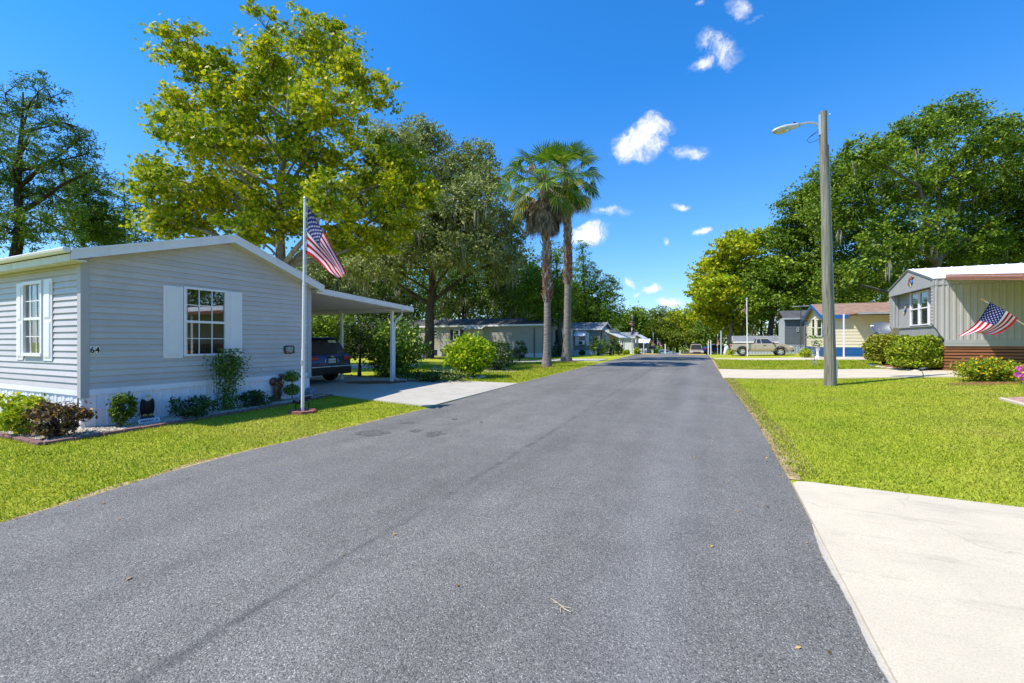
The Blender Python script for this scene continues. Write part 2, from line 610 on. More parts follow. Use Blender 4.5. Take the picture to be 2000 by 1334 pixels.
def shrub(name, label, base, w, h, mleaf, n=900, ls=.09, shape='leaf', cat='shrub', group=None, seed=1, lift=.0, d=None, up=.45, box=0.0,
          flowers=None, stem=True, rot=0, clump=None, mstem=None):
    """a bush of small leaves over a bundle of stems; box > 0 squares it off like a clipped hedge"""
    rng = np.random.default_rng(seed); rnd = random.Random(seed)
    base = Vector(base); d = d or w
    t = thing(name, label, cat, base, 0, group)
    dirs = rng.normal(size=(n, 3)); dirs /= np.linalg.norm(dirs, axis=1)[:, None]
    e = 2 + box * 4
    k = (np.abs(dirs) ** e).sum(1) ** (-1 / e)
    r = rng.random(n) ** (1 / 5.0)
    if clump:
        m = clump
        cd = rng.normal(size=(m, 3)); cd /= np.linalg.norm(cd, axis=1)[:, None]
        cr_ = .35 + .62 * rng.random(m) ** .5
        ci = rng.integers(m, size=n)
        q = cd[ci] * cr_[ci][:, None] + rng.normal(size=(n, 3)) * .16
    else:
        bumpy = 1 + .09 * np.sin(dirs[:, 0] * 7 + seed) * np.sin(dirs[:, 1] * 6 + 2 * seed) + .07 * np.sin(dirs[:, 2] * 9)
        q = dirs * (k * r * bumpy)[:, None]
    hh = (h - lift) / 2
    P = np.array([base.x, base.y, base.z + lift + hh]) + q * np.array([w / 2, d / 2, hh])
    if rot:
        c, s = math.cos(rot), math.sin(rot)
        x = P[:, 0] - base.x; y = P[:, 1] - base.y
        P[:, 0] = base.x + c * x - s * y; P[:, 1] = base.y + s * x + c * y
    stray = rng.random(n) < (.0 if box > .3 else .03)
    ctr = np.array([base.x, base.y, base.z + lift + hh])
    P[stray] = ctr + (P[stray] - ctr) * rng.uniform(1.05, 1.28, (int(stray.sum()), 1))
    P[:, 2] = np.maximum(P[:, 2], base.z + .02)
    S = ls * (.6 + .8 * rng.random(n))
    if stem:
        mb = MB()
        for i in range(stem if isinstance(stem, int) and stem > 1 else 7):
            a = rnd.uniform(0, 2 * PI); rr = rnd.uniform(.0, .16) * w
            p = base + Vector((math.cos(a) * rr * .4, math.sin(a) * rr * .4, -.03))
            qv = base + Vector((math.cos(a) * rr * 2.2, math.sin(a) * rr * 2.2, lift + hh * 1.5))
            mb.tube([p, p.lerp(qv, .5) + Vector((0, 0, .05 * h)), qv], [.012 + .012 * h, .01 + .007 * h, .005], 5)
        mb.build('stem', mstem or MATS['bark_brown'], t)
    leaf_mesh('foliage', P, S, shape, mleaf, t, up, dirs * .5, rng)
    if flowers:
        nf, mf, fs = flowers
        idx = rng.choice(np.where(r > .8)[0] if not clump else np.arange(n), nf)
        fp = P[idx] + dirs[idx] * .03
        for f0 in ([fp] if nf > 8 else [fp[i:i + 1] for i in range(nf)]):
            f1 = np.repeat(f0, 5, axis=0) + rng.normal(size=(len(f0) * 5, 3)) * fs * .35
            leaf_mesh('flowers' if nf > 8 else 'blossom', f1, fs, 'oval', mf, t, .8, None, rng)
    return t
EXPOSURE, SUN_E, SKY_S = 0.44, 5.0, 0.145

# ---------------------------------------------------------------- camera, light, sky
cam = bpy.data.cameras.new('camera')
cam.lens = F / 2000 * 36; cam.sensor_width = 36; cam.clip_end = 3000; cam.clip_start = .05
co = bpy.data.objects.new('camera', cam); COL.objects.link(co)
co.location = CAM; co.rotation_euler = (PI / 2, 0, YAW)
SC.camera = co
SC.view_settings.view_transform = 'Standard'; SC.view_settings.look = 'None'
SC.view_settings.exposure = EXPOSURE; SC.view_settings.gamma = 1

ELEV = math.radians(55)
SUNH = Vector((-.74, -.67, 0)).normalized()
sl = bpy.data.lights.new('sun', 'SUN'); sl.energy = SUN_E; sl.angle = math.radians(.53); sl.color = (1, .955, .88)
so = bpy.data.objects.new('sun', sl); COL.objects.link(so)
sd = Vector((SUNH.x * math.cos(ELEV), SUNH.y * math.cos(ELEV), math.sin(ELEV)))
so.rotation_euler = (-sd).to_track_quat('-Z', 'Y').to_euler(); so.location = (-30, -30, 40)

wd = bpy.data.worlds.new('World'); SC.world = wd; wd.use_nodes = True
nt = wd.node_tree
sky = nt.nodes.new('ShaderNodeTexSky'); sky.sky_type = 'NISHITA'; sky.sun_disc = False
sky.sun_elevation = ELEV; sky.sun_rotation = math.atan2(SUNH.x, SUNH.y)
sky.air_density = 1.15; sky.dust_density = .25; sky.ozone_density = 2.6
tc0 = nt.nodes.new('ShaderNodeTexCoord'); sz_ = nt.nodes.new('ShaderNodeSeparateXYZ'); nt.links.new(tc0.outputs['Generated'], sz_.inputs[0])
tint = ramp(nt, sz_.outputs[2], [(0.0, (.66, .80, 1.04)), (.22, (.40, .78, 1.20)), (.5, (.17, .74, 1.28))])
skb = mixcol(nt, 1.0, sky.outputs[0], tint, 'MULTIPLY')
tc = nt.nodes.new('ShaderNodeTexCoord'); tc.name = 'TC'
DIR0 = tc.outputs['Generated']
nw = nt.nodes.new('ShaderNodeTexNoise'); nw.inputs['Scale'].default_value = 16; nw.inputs['Detail'].default_value = 5; nt.links.new(DIR0, nw.inputs['Vector'])
vs_ = nt.nodes.new('ShaderNodeVectorMath'); vs_.operation = 'SUBTRACT'; nt.links.new(nw.outputs['Color'], vs_.inputs[0]); vs_.inputs[1].default_value = (.5, .5, .5)
vm_ = nt.nodes.new('ShaderNodeVectorMath'); vm_.operation = 'SCALE'; nt.links.new(vs_.outputs[0], vm_.inputs[0]); vm_.inputs['Scale'].default_value = .05
va_ = nt.nodes.new('ShaderNodeVectorMath'); va_.operation = 'ADD'; nt.links.new(DIR0, va_.inputs[0]); nt.links.new(vm_.outputs[0], va_.inputs[1])
DIR = va_.outputs[0]
CLOUDS = [  # photo survey of the few small clouds: px, py, half width, half height, density, tilt
    (1252, 278, 66, 40, 1.15, .0), (1276, 256, 52, 36, 1.1, .1), (1345, 300, 46, 22, .62, -.1), (1405, 98, 62, 34, .66, -.75), (1372, 130, 40, 18, .5, .1), (1446, 14, 30, 24, .7, -.7),
    (1150, 458, 54, 26, 1.1, .15), (1373, 452, 22, 12, .95, 0), (1330, 400, 28, 11, .75, 0), (1275, 565, 31, 12, .95, 0), (1226, 556, 17, 10, .6, -.4),
    (1312, 593, 33, 13, .95, 0), (1188, 416, 58, 13, .42, -.05), (1302, 470, 12, 6, .5, -.5), (1366, 2, 16, 6, .4, 0), (1243, 573, 12, 6, .5, 0), (1480, 30, 26, 8, .3, .3)]
def vdot(v):
    n = nt.nodes.new('ShaderNodeVectorMath'); n.operation = 'DOT_PRODUCT'
    nt.links.new(DIR, n.inputs[0]); n.inputs[1].default_value = v
    return n.outputs['Value']
best = None
for (px, py, rx, ry, op, tilt) in CLOUDS:
    c = ray(px, py); d = c.length; c = c.normalized()
    ex = Vector((0, 0, 1)).cross(c).normalized() * -1
    ey = c.cross(ex) * -1
    if ey.z < 0: ey = -ey
    e1 = ex * math.cos(tilt) + ey * math.sin(tilt); e2 = ey * math.cos(tilt) - ex * math.sin(tilt)
    k = F * d
    x = math_n(nt, 'MULTIPLY', vdot(e1), k / rx); y = math_n(nt, 'MULTIPLY', vdot(e2), k / ry)
    rr = math_n(nt, 'SQRT', math_n(nt, 'ADD', math_n(nt, 'MULTIPLY', x, x), math_n(nt, 'MULTIPLY', y, y)))
    front = math_n(nt, 'GREATER_THAN', vdot(c), 0.0)
    v = math_n(nt, 'MULTIPLY', math_n(nt, 'MULTIPLY', math_n(nt, 'SUBTRACT', 1.0, rr, True), op), front)
    best = v if best is None else math_n(nt, 'MAXIMUM', best, v)
n1 = noise(nt, 34, 10, .66, DIR, .9); n2 = noise(nt, 120, 6, .62, DIR, .5)
nn = math_n(nt, 'ADD', math_n(nt, 'MULTIPLY', math_n(nt, 'SUBTRACT', n1, .5), 1.7), math_n(nt, 'MULTIPLY', math_n(nt, 'SUBTRACT', n2, .5), .8))
edge = math_n(nt, 'MULTIPLY', best, 3.2, True)
val = math_n(nt, 'MULTIPLY', math_n(nt, 'ADD', math_n(nt, 'MULTIPLY', best, 1.25), nn), edge)
fac = ramp(nt, val, [(.04, 0.0), (.35, .22), (.70, .72), (1.1, 1.0)])
skc = mixcol(nt, fac, skb, (5.6, 5.7, 5.9))
bg = nt.nodes['Background']; nt.links.new(skc, bg.inputs[0]); bg.inputs[1].default_value = SKY_S

# ---------------------------------------------------------------- base materials
def mat_lawn():
    m, nt, bs = _nt('lawn')
    big = noise(nt, .22, 3, .55); mid = noise(nt, 1.1, 5, .6); fine = noise(nt, 38, 4, .7); fine2 = noise(nt, 14, 5, .7, mapping(nt, (1, 1, 1)))
    c = ramp(nt, fine, [(.25, (.10, .14, .010)), (.5, (.28, .32, .022)), (.75, (.46, .46, .04))])
    c = mixcol(nt, ramp(nt, mid, [(.42, 0.0), (.72, .55)]), c, (.46, .46, .06))
    c = mixcol(nt, ramp(nt, big, [(.50, 0.0), (.68, .35)]), c, (.54, .46, .10))
    c = mixcol(nt, ramp(nt, fine2, [(.6, 0.0), (.78, .5)]), c, (.38, .33, .14))
    nt.links.new(c, bs.inputs['Base Color']); bs.inputs['Roughness'].default_value = .85; bs.inputs['Specular IOR Level'].default_value = .1
    bump(nt, bs, fine, .7, .03)
    return m

def mat_asphalt():
    m, nt, bs = _nt('asphalt')
    c0 = nt.nodes.new('ShaderNodeTexCoord'); c0.name = 'TC'
    sx = nt.nodes.new('ShaderNodeSeparateXYZ'); nt.links.new(c0.outputs['Object'], sx.inputs[0])
    X, Y = sx.outputs[0], sx.outputs[1]
    v1 = nt.nodes.new('ShaderNodeTexVoronoi'); v1.inputs['Scale'].default_value = 145; nt.links.new(c0.outputs['Object'], v1.inputs['Vector'])
    v2 = nt.nodes.new('ShaderNodeTexVoronoi'); v2.inputs['Scale'].default_value = 75; nt.links.new(c0.outputs['Object'], v2.inputs['Vector'])
    bw = nt.nodes.new('ShaderNodeRGBToBW'); nt.links.new(v1.outputs['Color'], bw.inputs[0])
    st = ramp(nt, bw.outputs[0], [(.10, (.062, .058, .050)), (.42, (.155, .144, .124)), (.78, (.226, .211, .183)), (.92, (.42, .39, .335))])
    gap = ramp(nt, v1.outputs['Distance'], [(.40, 0.0), (.85, .55)])
    c = mixcol(nt, gap, st, (.075, .075, .08))
    big = noise(nt, .35, 4, .6); mid = noise(nt, 2.2, 5, .6)
    k = ramp(nt, big, [(.3, .88), (.7, 1.12)])
    c = mixcol(nt, 1.0, c, k, 'MULTIPLY')
    c = mixcol(nt, 1.0, c, ramp(nt, mid, [(.3, .90), (.7, 1.10)]), 'MULTIPLY')
    c = mixcol(nt, 1.0, c, ramp(nt, noise(nt, 1.0, 5, .62, mapping(nt, (1.3, .10, 1))), [(.3, .84), (.7, 1.14)]), 'MULTIPLY')
    # the paving joint down the middle, a scuffed pale wheel path and a darker one beside it
    wob = math_n(nt, 'MULTIPLY', math_n(nt, 'SUBTRACT', noise(nt, .5, 4, .6), .5), .9)
    wob2 = math_n(nt, 'MULTIPLY', math_n(nt, 'SUBTRACT', noise(nt, 5, 4, .6), .5), .12)
    def band(x0, half, soft):
        d = math_n(nt, 'ABSOLUTE', math_n(nt, 'SUBTRACT', math_n(nt, 'ADD', math_n(nt, 'ADD', X, wob), math_n(nt, 'ADD', wob2, math_n(nt, 'MULTIPLY', Y, .018))), x0))
        mr = nt.nodes.new('ShaderNodeMapRange'); mr.inputs['From Min'].default_value = half + soft; mr.inputs['From Max'].default_value = half
        nt.links.new(d, mr.inputs['Value']); return mr.outputs[0]
    c = mixcol(nt, math_n(nt, 'MULTIPLY', band(-.30, .05, .34), .13), c, (.27, .27, .285))
    c = mixcol(nt, math_n(nt, 'MULTIPLY', band(-.72, .04, .26), .12), c, (.09, .088, .085))
    d = math_n(nt, 'ABSOLUTE', math_n(nt, 'ADD', math_n(nt, 'ADD', X, 2.35), math_n(nt, 'ADD', wob2, math_n(nt, 'MULTIPLY', Y, .01))))
    mr = nt.nodes.new('ShaderNodeMapRange'); mr.inputs['From Min'].default_value = .07; mr.inputs['From Max'].default_value = .0
    nt.links.new(d, mr.inputs['Value'])
    c = mixcol(nt, math_n(nt, 'MULTIPLY', mr.outputs[0], math_n(nt, 'MULTIPLY', ramp(nt, noise(nt, 3.5, 4), [(.35, 0.0), (.7, 1.0)]), .62)), c, (.035, .035, .037))
    nt.links.new(c, bs.inputs['Base Color']); bs.inputs['Roughness'].default_value = .82; bs.inputs['Specular IOR Level'].default_value = .35
    h = math_n(nt, 'ADD', math_n(nt, 'MULTIPLY', v1.outputs['Distance'], -1.0), math_n(nt, 'MULTIPLY', v2.outputs['Distance'], -.5))
    bump(nt, bs, h, .55, .008)
    return m

def mat_concrete(name, col, stain=(.40, .345, .26)):
    m, nt, bs = _nt(name)
    a = noise(nt, 90, 3, .7); b = noise(nt, 1.4, 6, .62); d = noise(nt, 5, 6, .65, mapping(nt, (.35, 1.6, 1)))
    c = ramp(nt, a, [(.28, tuple(x * .80 for x in col)), (.6, tuple(min(1, x * 1.06) for x in col))])
    c = mixcol(nt, ramp(nt, b, [(.42, 0.0), (.75, .5)]), c, stain)
    c = mixcol(nt, ramp(nt, d, [(.54, 0.0), (.76, .62)]), c, tuple(x * .75 for x in stain))
    wv_ = nt.nodes.new('ShaderNodeTexNoise'); wv_.inputs['Scale'].default_value = 1.3; wv_.inputs['Detail'].default_value = 6; nt.links.new(nt.nodes['TC'].outputs['Object'], wv_.inputs['Vector'])
    va = nt.nodes.new('ShaderNodeVectorMath'); va.operation = 'ADD'; nt.links.new(nt.nodes['TC'].outputs['Object'], va.inputs[0]); nt.links.new(wv_.outputs['Color'], va.inputs[1])
    ck = nt.nodes.new('ShaderNodeTexVoronoi'); ck.feature = 'DISTANCE_TO_EDGE'; ck.inputs['Scale'].default_value = .34; nt.links.new(va.outputs[0], ck.inputs['Vector'])
    ckm = math_n(nt, 'MULTIPLY', ramp(nt, ck.outputs['Distance'], [(.0, .38), (.004, 0.0)]), ramp(nt, noise(nt, .6, 3), [(.42, 0.0), (.56, 1.0)]))
    c = mixcol(nt, ckm, c, tuple(x * .45 for x in stain))
    sp = nt.nodes.new('ShaderNodeTexVoronoi'); sp.inputs['Scale'].default_value = 34
    nt.links.new(nt.nodes['TC'].outputs['Object'], sp.inputs['Vector'])
    c = mixcol(nt, ramp(nt, sp.outputs['Distance'], [(.05, .7), (.13, 0.0)]), c, tuple(x * .5 for x in stain))
    nt.links.new(c, bs.inputs['Base Color']); bs.inputs['Roughness'].default_value = .85; bs.inputs['Specular IOR Level'].default_value = .2
    bump(nt, bs, a, .25, .004)
    return m

def mat_bark(name, lo, hi, stretch=(9, 9, 1.6), sc=1.6, bs_=.9):
    m, nt, bs = _nt(name)
    v = mapping(nt, stretch)
    n = noise(nt, sc, 7, .65, v, .6)
    c = ramp(nt, n, [(.3, lo), (.7, hi)])
    c = mixcol(nt, ramp(nt, noise(nt, .9, 4), [(.5, 0.0), (.75, .4)]), c, tuple(x * 1.5 for x in hi))
    nt.links.new(c, bs.inputs['Base Color']); bs.inputs['Roughness'].default_value = .9; bs.inputs['Specular IOR Level'].default_value = .15
    bump(nt, bs, n, bs_, .05)
    MATS[name] = m
    return m

def mat_shingle(name, lo, hi, axis=0):
    m, nt, bs = _nt(name)
    br = nt.nodes.new('ShaderNodeTexBrick')
    br.inputs['Scale'].default_value = 1; br.inputs['Brick Width'].default_value = .3; br.inputs['Row Height'].default_value = .14
    br.inputs['Mortar Size'].default_value = .008; br.inputs['Color1'].default_value = (*lo, 1); br.inputs['Color2'].default_value = (*hi, 1)
    br.inputs['Mortar'].default_value = (lo[0] * .4, lo[1] * .4, lo[2] * .4, 1)
    nt.links.new(mapping(nt, (1, 1, 1), (0, 0, PI / 2 * axis)), br.inputs['Vector'])
    c = mixcol(nt, ramp(nt, noise(nt, 3, 5, .6), [(.35, 0.0), (.7, .5)]), br.outputs[0], tuple((a + b) * .42 for a, b in zip(lo, hi)))
    nt.links.new(c, bs.inputs['Base Color']); bs.inputs['Roughness'].default_value = .9
    bump(nt, bs, noise(nt, 60, 3, .7), .4)
    MATS[name] = m
    return m

LAWN = mat_lawn(); ASPH = mat_asphalt()
CONC = mat_concrete('concrete_pale', (.57, .485, .355)); CONC2 = mat_concrete('concrete_grey', (.46, .42, .35), (.30, .27, .22))
DIRT = M('dry_thatch', (.36, .26, .13), .9, .45, 14, 50, .6, spec=.1)
MULCH = M('mulch', (.22, .10, .05), .95, .5, 16, 45, .8, spec=.1)
GRAVELBED = M('gravel_bed', (.40, .33, .24), .9, .5, 30, 60, .8, spec=.1)
BARK = mat_bark('bark_brown', (.035, .026, .02), (.12, .095, .075))
mat_bark('bark_dark', (.018, .014, .011), (.065, .05, .04))
mat_bark('bark_pale', (.14, .12, .095), (.34, .31, .26), (3, 3, 1.2))
mat_bark('bark_grey', (.07, .06, .05), (.2, .18, .155))
MATS['moss'] = leaf_mat('moss_grey', [(0, (.22, .21, .14)), (.6, (.40, .38, .27)), (1, (.55, .51, .38))], .3, .8, .1)
WHITE = M('white_paint', (.77, .735, .745), .45, .04, 2, dirt=((.5, .48, .42), 3, .35))
WHITE_S = M('white_vinyl', (.80, .755, .765), .4, .03, 2)
ALU = M('aluminium', (.62, .63, .65), .35, .05, 4, metal=.55)
STEEL = M('galvanised', (.55, .57, .6), .45, .1, 6, metal=.7)
BLACK = M('black_plastic', (.012, .012, .014), .4, .2, 4)
RUBBER = M('rubber', (.018, .018, .02), .8, .3, 9)
CHROME = M('chrome', (.75, .76, .78), .12, .03, 3, metal=1)
GLASS = glass_mat('window_glass', base=.14)
GLASSD = glass_mat('dark_glass', (.015, .018, .02), .1, see=False)
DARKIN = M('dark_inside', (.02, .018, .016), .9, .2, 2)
BRICK = M('brick_red', (.27, .10, .07), .85, .35, 14, 60, .4)

# ---------------------------------------------------------------- ground
def coords(lo, hi, core0, core1, step, grow=1.35):
    a = list(np.arange(core0, core1 + 1e-6, step)); s = step
    while a[-1] < hi: s *= grow; a.append(a[-1] + s)
    s = step
    while a[0] > lo: s *= grow; a.insert(0, a[0] - s)
    return a
xs = coords(-600, 600, -34, 24, .6); ys = coords(-300, 900, -6, 62, .6)
gm = MB()
gm.add([(x, y, gz(x, y)) for y in ys for x in xs], [(j * len(xs) + i, j * len(xs) + i + 1, (j + 1) * len(xs) + i + 1, (j + 1) * len(xs) + i) for j in range(len(ys) - 1) for i in range(len(xs) - 1)])
gr = gm.build('ground', LAWN, smooth=True); gr['kind'] = 'structure'

RL = [at(-900, 1330), at(-500, 1178)]
RL = [Vector((-4.7, -8, 0)), Vector((-5.0, -3, 0)), Vector((-5.3, .5, 0))] + [at(*q) for q in ((0, 1030), (400, 903), (600, 856), (830, 800), (1010, 750), (1095, 729), (1170, 710), (1215, 699), (1240, 692.5))] + [Vector((-6.2, 48, 0)), Vector((-6.6, 60, 0)), Vector((-7.5, 90, 0)), Vector((-8, 140, 0))]
RR = [Vector((.95, -8, 0)), Vector((.85, -3, 0)), Vector((.8, .8, 0))] + [at(*q) for q in ((1745, 1334), (1545, 945), (1480, 830), (1413, 738), (1400, 720), (1392, 705), (1385, 696))] + [Vector((-.3, 48, 0)), Vector((-.8, 60, 0)), Vector((-1.6, 90, 0)), Vector((-2.4, 140, 0))]
def xat(line, y):
    return float(np.interp(y, [p[1] for p in line], [p[0] for p in line]))
rys = list(np.arange(-8, 64, 1.0)) + list(range(64, 141, 4))
jl = random.Random(5)
road = sheet('road', ASPH, [Vector((xat(RL, y), y, 0)) for y in rys], [Vector((xat(RR, y), y, 0)) for y in rys], .016, 10, step=4, edge=.05)

# dry thatch strips along both road edges (ragged)
def verge(name, line, side, y0, y1, w):
    L = []; R = []
    y = y0; r = random.Random(int(y0 * 10) + int(side * 7))
    while y <= y1:
        x = xat(line, y)
        L.append(Vector((x - side * .05, y, 0))); R.append(Vector((x + side * w * r.uniform(.25, 1.1), y, 0))); y += .17
    o = sheet(name, DIRT, L, R, .008, 2, step=5, edge=.0)
    return o
verge('verge', RL, -1, -4, 8.0, .16); verge('verge', RR, 1, 5.7, 18.3, .17); verge('verge', RL, -1, 13.8, 38, .12); verge('verge', RR, 1, 23.2, 36, .2)

# driveways and walks: slabs a little above the turf
def slab(name, corners, mat, off=.03, nu=10):
    a, b, c, d = [Vector(q) for q in corners]      # a-b near edge, d-c far edge
    return sheet(name, mat, [a, b], [d, c], off, nu, step=.8, edge=.09)
q = at(1545, 945); k = at(1745, 1334)
dys = list(np.arange(-7, q.y - .12, .5)) + [q.y - .12, q.y - .03, q.y]
dxe = [xat(RR, y) + .0 for y in dys]; dxe[-3] += .0; dxe[-2] += .05; dxe[-1] += .16
far_y = lambda y: y if y < 5.0 else 5.0 + (y - 5.0) * .35
sheet('driveway', CONC, [Vector((x, y, 0)) for x, y in zip(dxe, dys)], [Vector((10.5, far_y(y), 0)) for y in dys], .045, 14, step=.8, edge=.09)
lipo = random.Random(77); lys = list(np.arange(-7, 4.4, .05))
sheet('concrete_lip', CONC2, [Vector((xat(RR, y) - .020 - .012 * math.sin(y * 2.3) - .010 * math.sin(y * 5.1 + 1) - .008 * lipo.random(), y, 0)) for y in lys], [Vector((xat(RR, y) + .02, y, 0)) for y in lys], .024, 1, step=5, edge=.02)
slab('driveway', [at(1412, 739), at(1890, 737), at(1880, 722.5), at(1404, 722)], CONC, .03)
slab('walk', [at(1396, 703.5), at(1700, 703.5), at(1712, 697.5), at(1394, 700.5)], CONC, .03, 4)
c1 = at(838, 796); c2 = at(1012, 750)
slab('driveway', [Vector((c1.x, c1.y, 0)), Vector((-9.9, 9.05, 0)), Vector((-9.9, 13.6, 0)), Vector((c2.x, c2.y, 0))], CONC2, .03)
slab('driveway', [Vector((-9.97, 9.05, 0)), Vector((-22, 9.05, 0)), Vector((-22, 13.6, 0)), Vector((-9.97, 13.6, 0))], CONC2, .028)
slab('walk', [at(835, 727), at(1010, 727), at(985, 717), at(845, 716)], CONC2, .03, 4)
a = at(1180, 704.0)
slab('driveway', [Vector((a.x - .1, a.y - 1.2, 0)), Vector((-17, a.y - 2.0, 0)), Vector((-17, a.y + .5, 0)), Vector((a.x - .1, a.y + 1.6, 0))], CONC2, .03, 4)
slab('walk', [at(640, 720), at(820, 719), at(820, 713), at(640, 713)], CONC2, .03, 3)
# joint across the left driveway where the carport slab meets the apron, and the brick landing at the right edge
slab('paving', [at(1956, 781), at(2075, 812), at(2090, 787), at(2040, 775)], M('landing_brick', (.42, .24, .19), .85, .3, 9, 40, .4), .04, 3)
slab('paving', [at(1950, 781), at(2080, 817), at(2082, 814), at(1957, 780)], CONC, .05, 2)

# dark oil marks lying on the asphalt
STAIN = M('oil_stain', (.105, .099, .09), .75, .5, 20, 60, .6, spec=.3)
for i, (px, py, rx, ry) in enumerate(((727, 848, .30, .055), (812, 844, .10, .03), (849, 850, .17, .05), (888, 821, .07, .025), (940, 826, .05, .02), (795, 828, .16, .012))):
    p = at(px, py); r = random.Random(i); mb = MB()
    pts = []
    ax = Vector((RT[0], RT[1], 0)); ay = Vector((FW[0], FW[1], 0))
    for kx in range(22):
        th = 2 * PI * kx / 22; j = r.uniform(.6, 1.15)
        v = p + ax * math.cos(th) * rx * j + ay * math.sin(th) * ry * 4 * j
        pts.append((v.x, v.y, gz(v.x, v.y) + .0205))
    mb.poly(pts); o = mb.build('stain', STAIN); o['kind'] = 'structure'

# ---------------------------------------------------------------- near turf: individual blades, one uncountable mass
def in_poly(P, poly):
    x, y = P[:, 0], P[:, 1]; ins = np.zeros(len(P), bool); n = len(poly); j = n - 1
    for i in range(n):
        xi, yi = poly[i]; xj, yj = poly[j]
        c = ((yi > y) != (yj > y)) & (x < (xj - xi) * (y - yi) / (yj - yi + 1e-12) + xi)
        ins ^= c; j = i
    return ins
GRASS = leaf_mat('grass_blade', [(0, (.11, .175, .012)), (.35, (.29, .37, .026)), (.7, (.46, .50, .040)), (.9, (.62, .53, .09)), (1, (.66, .52, .22))], .35, .5, .25, patch=.8)
def dry_patches(m):
    nt = m.node_tree; cr_ = [n for n in nt.nodes if n.type == 'VALTORGB'][-1]; bs = nt.nodes['Principled BSDF']
    a = ramp(nt, noise(nt, .33, 5, .62), [(.49, 0.0), (.68, .48)]); b = ramp(nt, noise(nt, 1.6, 5, .65), [(.50, 0.0), (.72, .5)])
    src = bs.inputs['Base Color'].links[0].from_socket; outs = [l.to_socket for l in nt.links if l.from_socket == src]
    c = mixcol(nt, b, mixcol(nt, a, src, (.50, .40, .13)), (.24, .30, .03))
    for t_ in outs: nt.links.new(c, t_)
dry_patches(GRASS)
GRASS_DRY = leaf_mat('grass_dry', [(0, (.26, .27, .05)), (.5, (.42, .36, .12)), (1, (.5, .40, .2))], .3, .6, .2)
def turf(name, poly, n, ln, wd_, seed, mat=GRASS, near=None, holes=()):
    rng = np.random.default_rng(seed)
    pl = np.array(poly); lo = pl.min(0); hi = pl.max(0)
    P = lo + rng.random((n, 2)) * (hi - lo)
    keep = in_poly(P, poly)
    for h in holes: keep &= ~in_poly(P, h)
    P = P[keep]
    dp = P[:, 0] * FW[0] + P[:, 1] * FW[1]
    if near:   # thin out with distance
        kp = (rng.random(len(P)) < np.clip((near / np.maximum(dp, 1)) ** 1.0, .0, 1)) & (dp > .5); P = P[kp]; dp = dp[kp]
    N = len(P); z = g(P[:, 0], P[:, 1])
    B = np.column_stack([P, z - .004])
    a = rng.random(N) * 2 * PI
    lean = rng.uniform(.25, 1.15, N); L = ln * rng.uniform(.5, 1.25, N) * (1 + .02 * dp)
    wv = wd_ * rng.uniform(.6, 1.3, N) * (1 + .055 * dp)
    tip = B + np.column_stack([np.cos(a) * np.sin(lean) * L, np.sin(a) * np.sin(lean) * L, np.cos(lean) * L])
    mid = B + (tip - B) * .55 + np.column_stack([np.zeros(N), np.zeros(N), L * .12])
    b = a + PI / 2 + rng.uniform(-.5, .5, N)
    sd_ = np.column_stack([np.cos(b), np.sin(b), np.zeros(N)]) * wv[:, None]
    V = np.stack([B - sd_ * .5, B + sd_ * .5, mid + sd_ * .42, tip, mid - sd_ * .42], 1)
    return raw_mesh(name, V.reshape(-1, 3), N, 5, mat, None, 'stuff')
BED = [at(-120, 826), at(0, 851), at(83, 870), at(200, 851), at(310, 833), at(442, 811), at(592, 785), at(648, 773.5)]
bedxy = [(p.x, p.y) for p in BED]
lawnL = [(xat(RL, y) - .03, y) for y in np.arange(-3, 8.2, .4)] + [(c1.x, c1.y - .04), (-9.8, 8.98)] + bedxy[::-1] + [(-16, 1.5), (-16, -3)]
tg = turf('grass', lawnL, 380000, .036, .0075, 1, near=5.0); tag(tg, 'short yellow-green turf between the grey home and the road', 'lawn')
rr = [(xat(RR, y) + .08, y) for y in np.arange(5.9, 18.4, .4)]
lawnR = rr + [(at(1885, 738).x, at(1885, 738).y - .1), (13, 17.2), (15, 8), (10.4, 5.35), (q.x + .1, q.y + .08)]
tg = turf('grass', lawnR, 460000, .034, .0075, 2, near=5.5); tag(tg, 'sunlit turf around the utility pole right of the road', 'lawn')
lawnR2 = [(xat(RR, y) + .12, y) for y in np.arange(23.0, 33, .5)] + [(at(1700, 704).x, at(1700, 704).y - .1), (at(1740, 722).x, at(1740, 722).y), (at(1870, 722).x - .3, at(1870, 722).y + .1)]
tg = turf('grass', lawnR2, 90000, .05, .011, 3, near=13); tag(tg, 'strip of turf beyond the far concrete driveway', 'lawn')
lawnL2 = [(xat(RL, y) - .05, y) for y in np.arange(13.9, 26, .5)] + [(-13, 26), (-16, 20), (-13.5, 15.0), (-9.9, 13.7)]
tg = turf('grass', lawnL2, 110000, .06, .010, 4, near=11); tag(tg, 'shaded turf around the bright lime shrub and the palms', 'lawn')
vr = [(xat(RR, y) - .02, y) for y in np.arange(5.8, 18.3, .3)] + [(xat(RR, y) + .34, y) for y in np.arange(18.2, 5.8, -.3)]
tg = turf('grass', vr, 9000, .045, .008, 5, GRASS_DRY); tag(tg, 'dry straw-coloured grass along the asphalt edge', 'lawn')

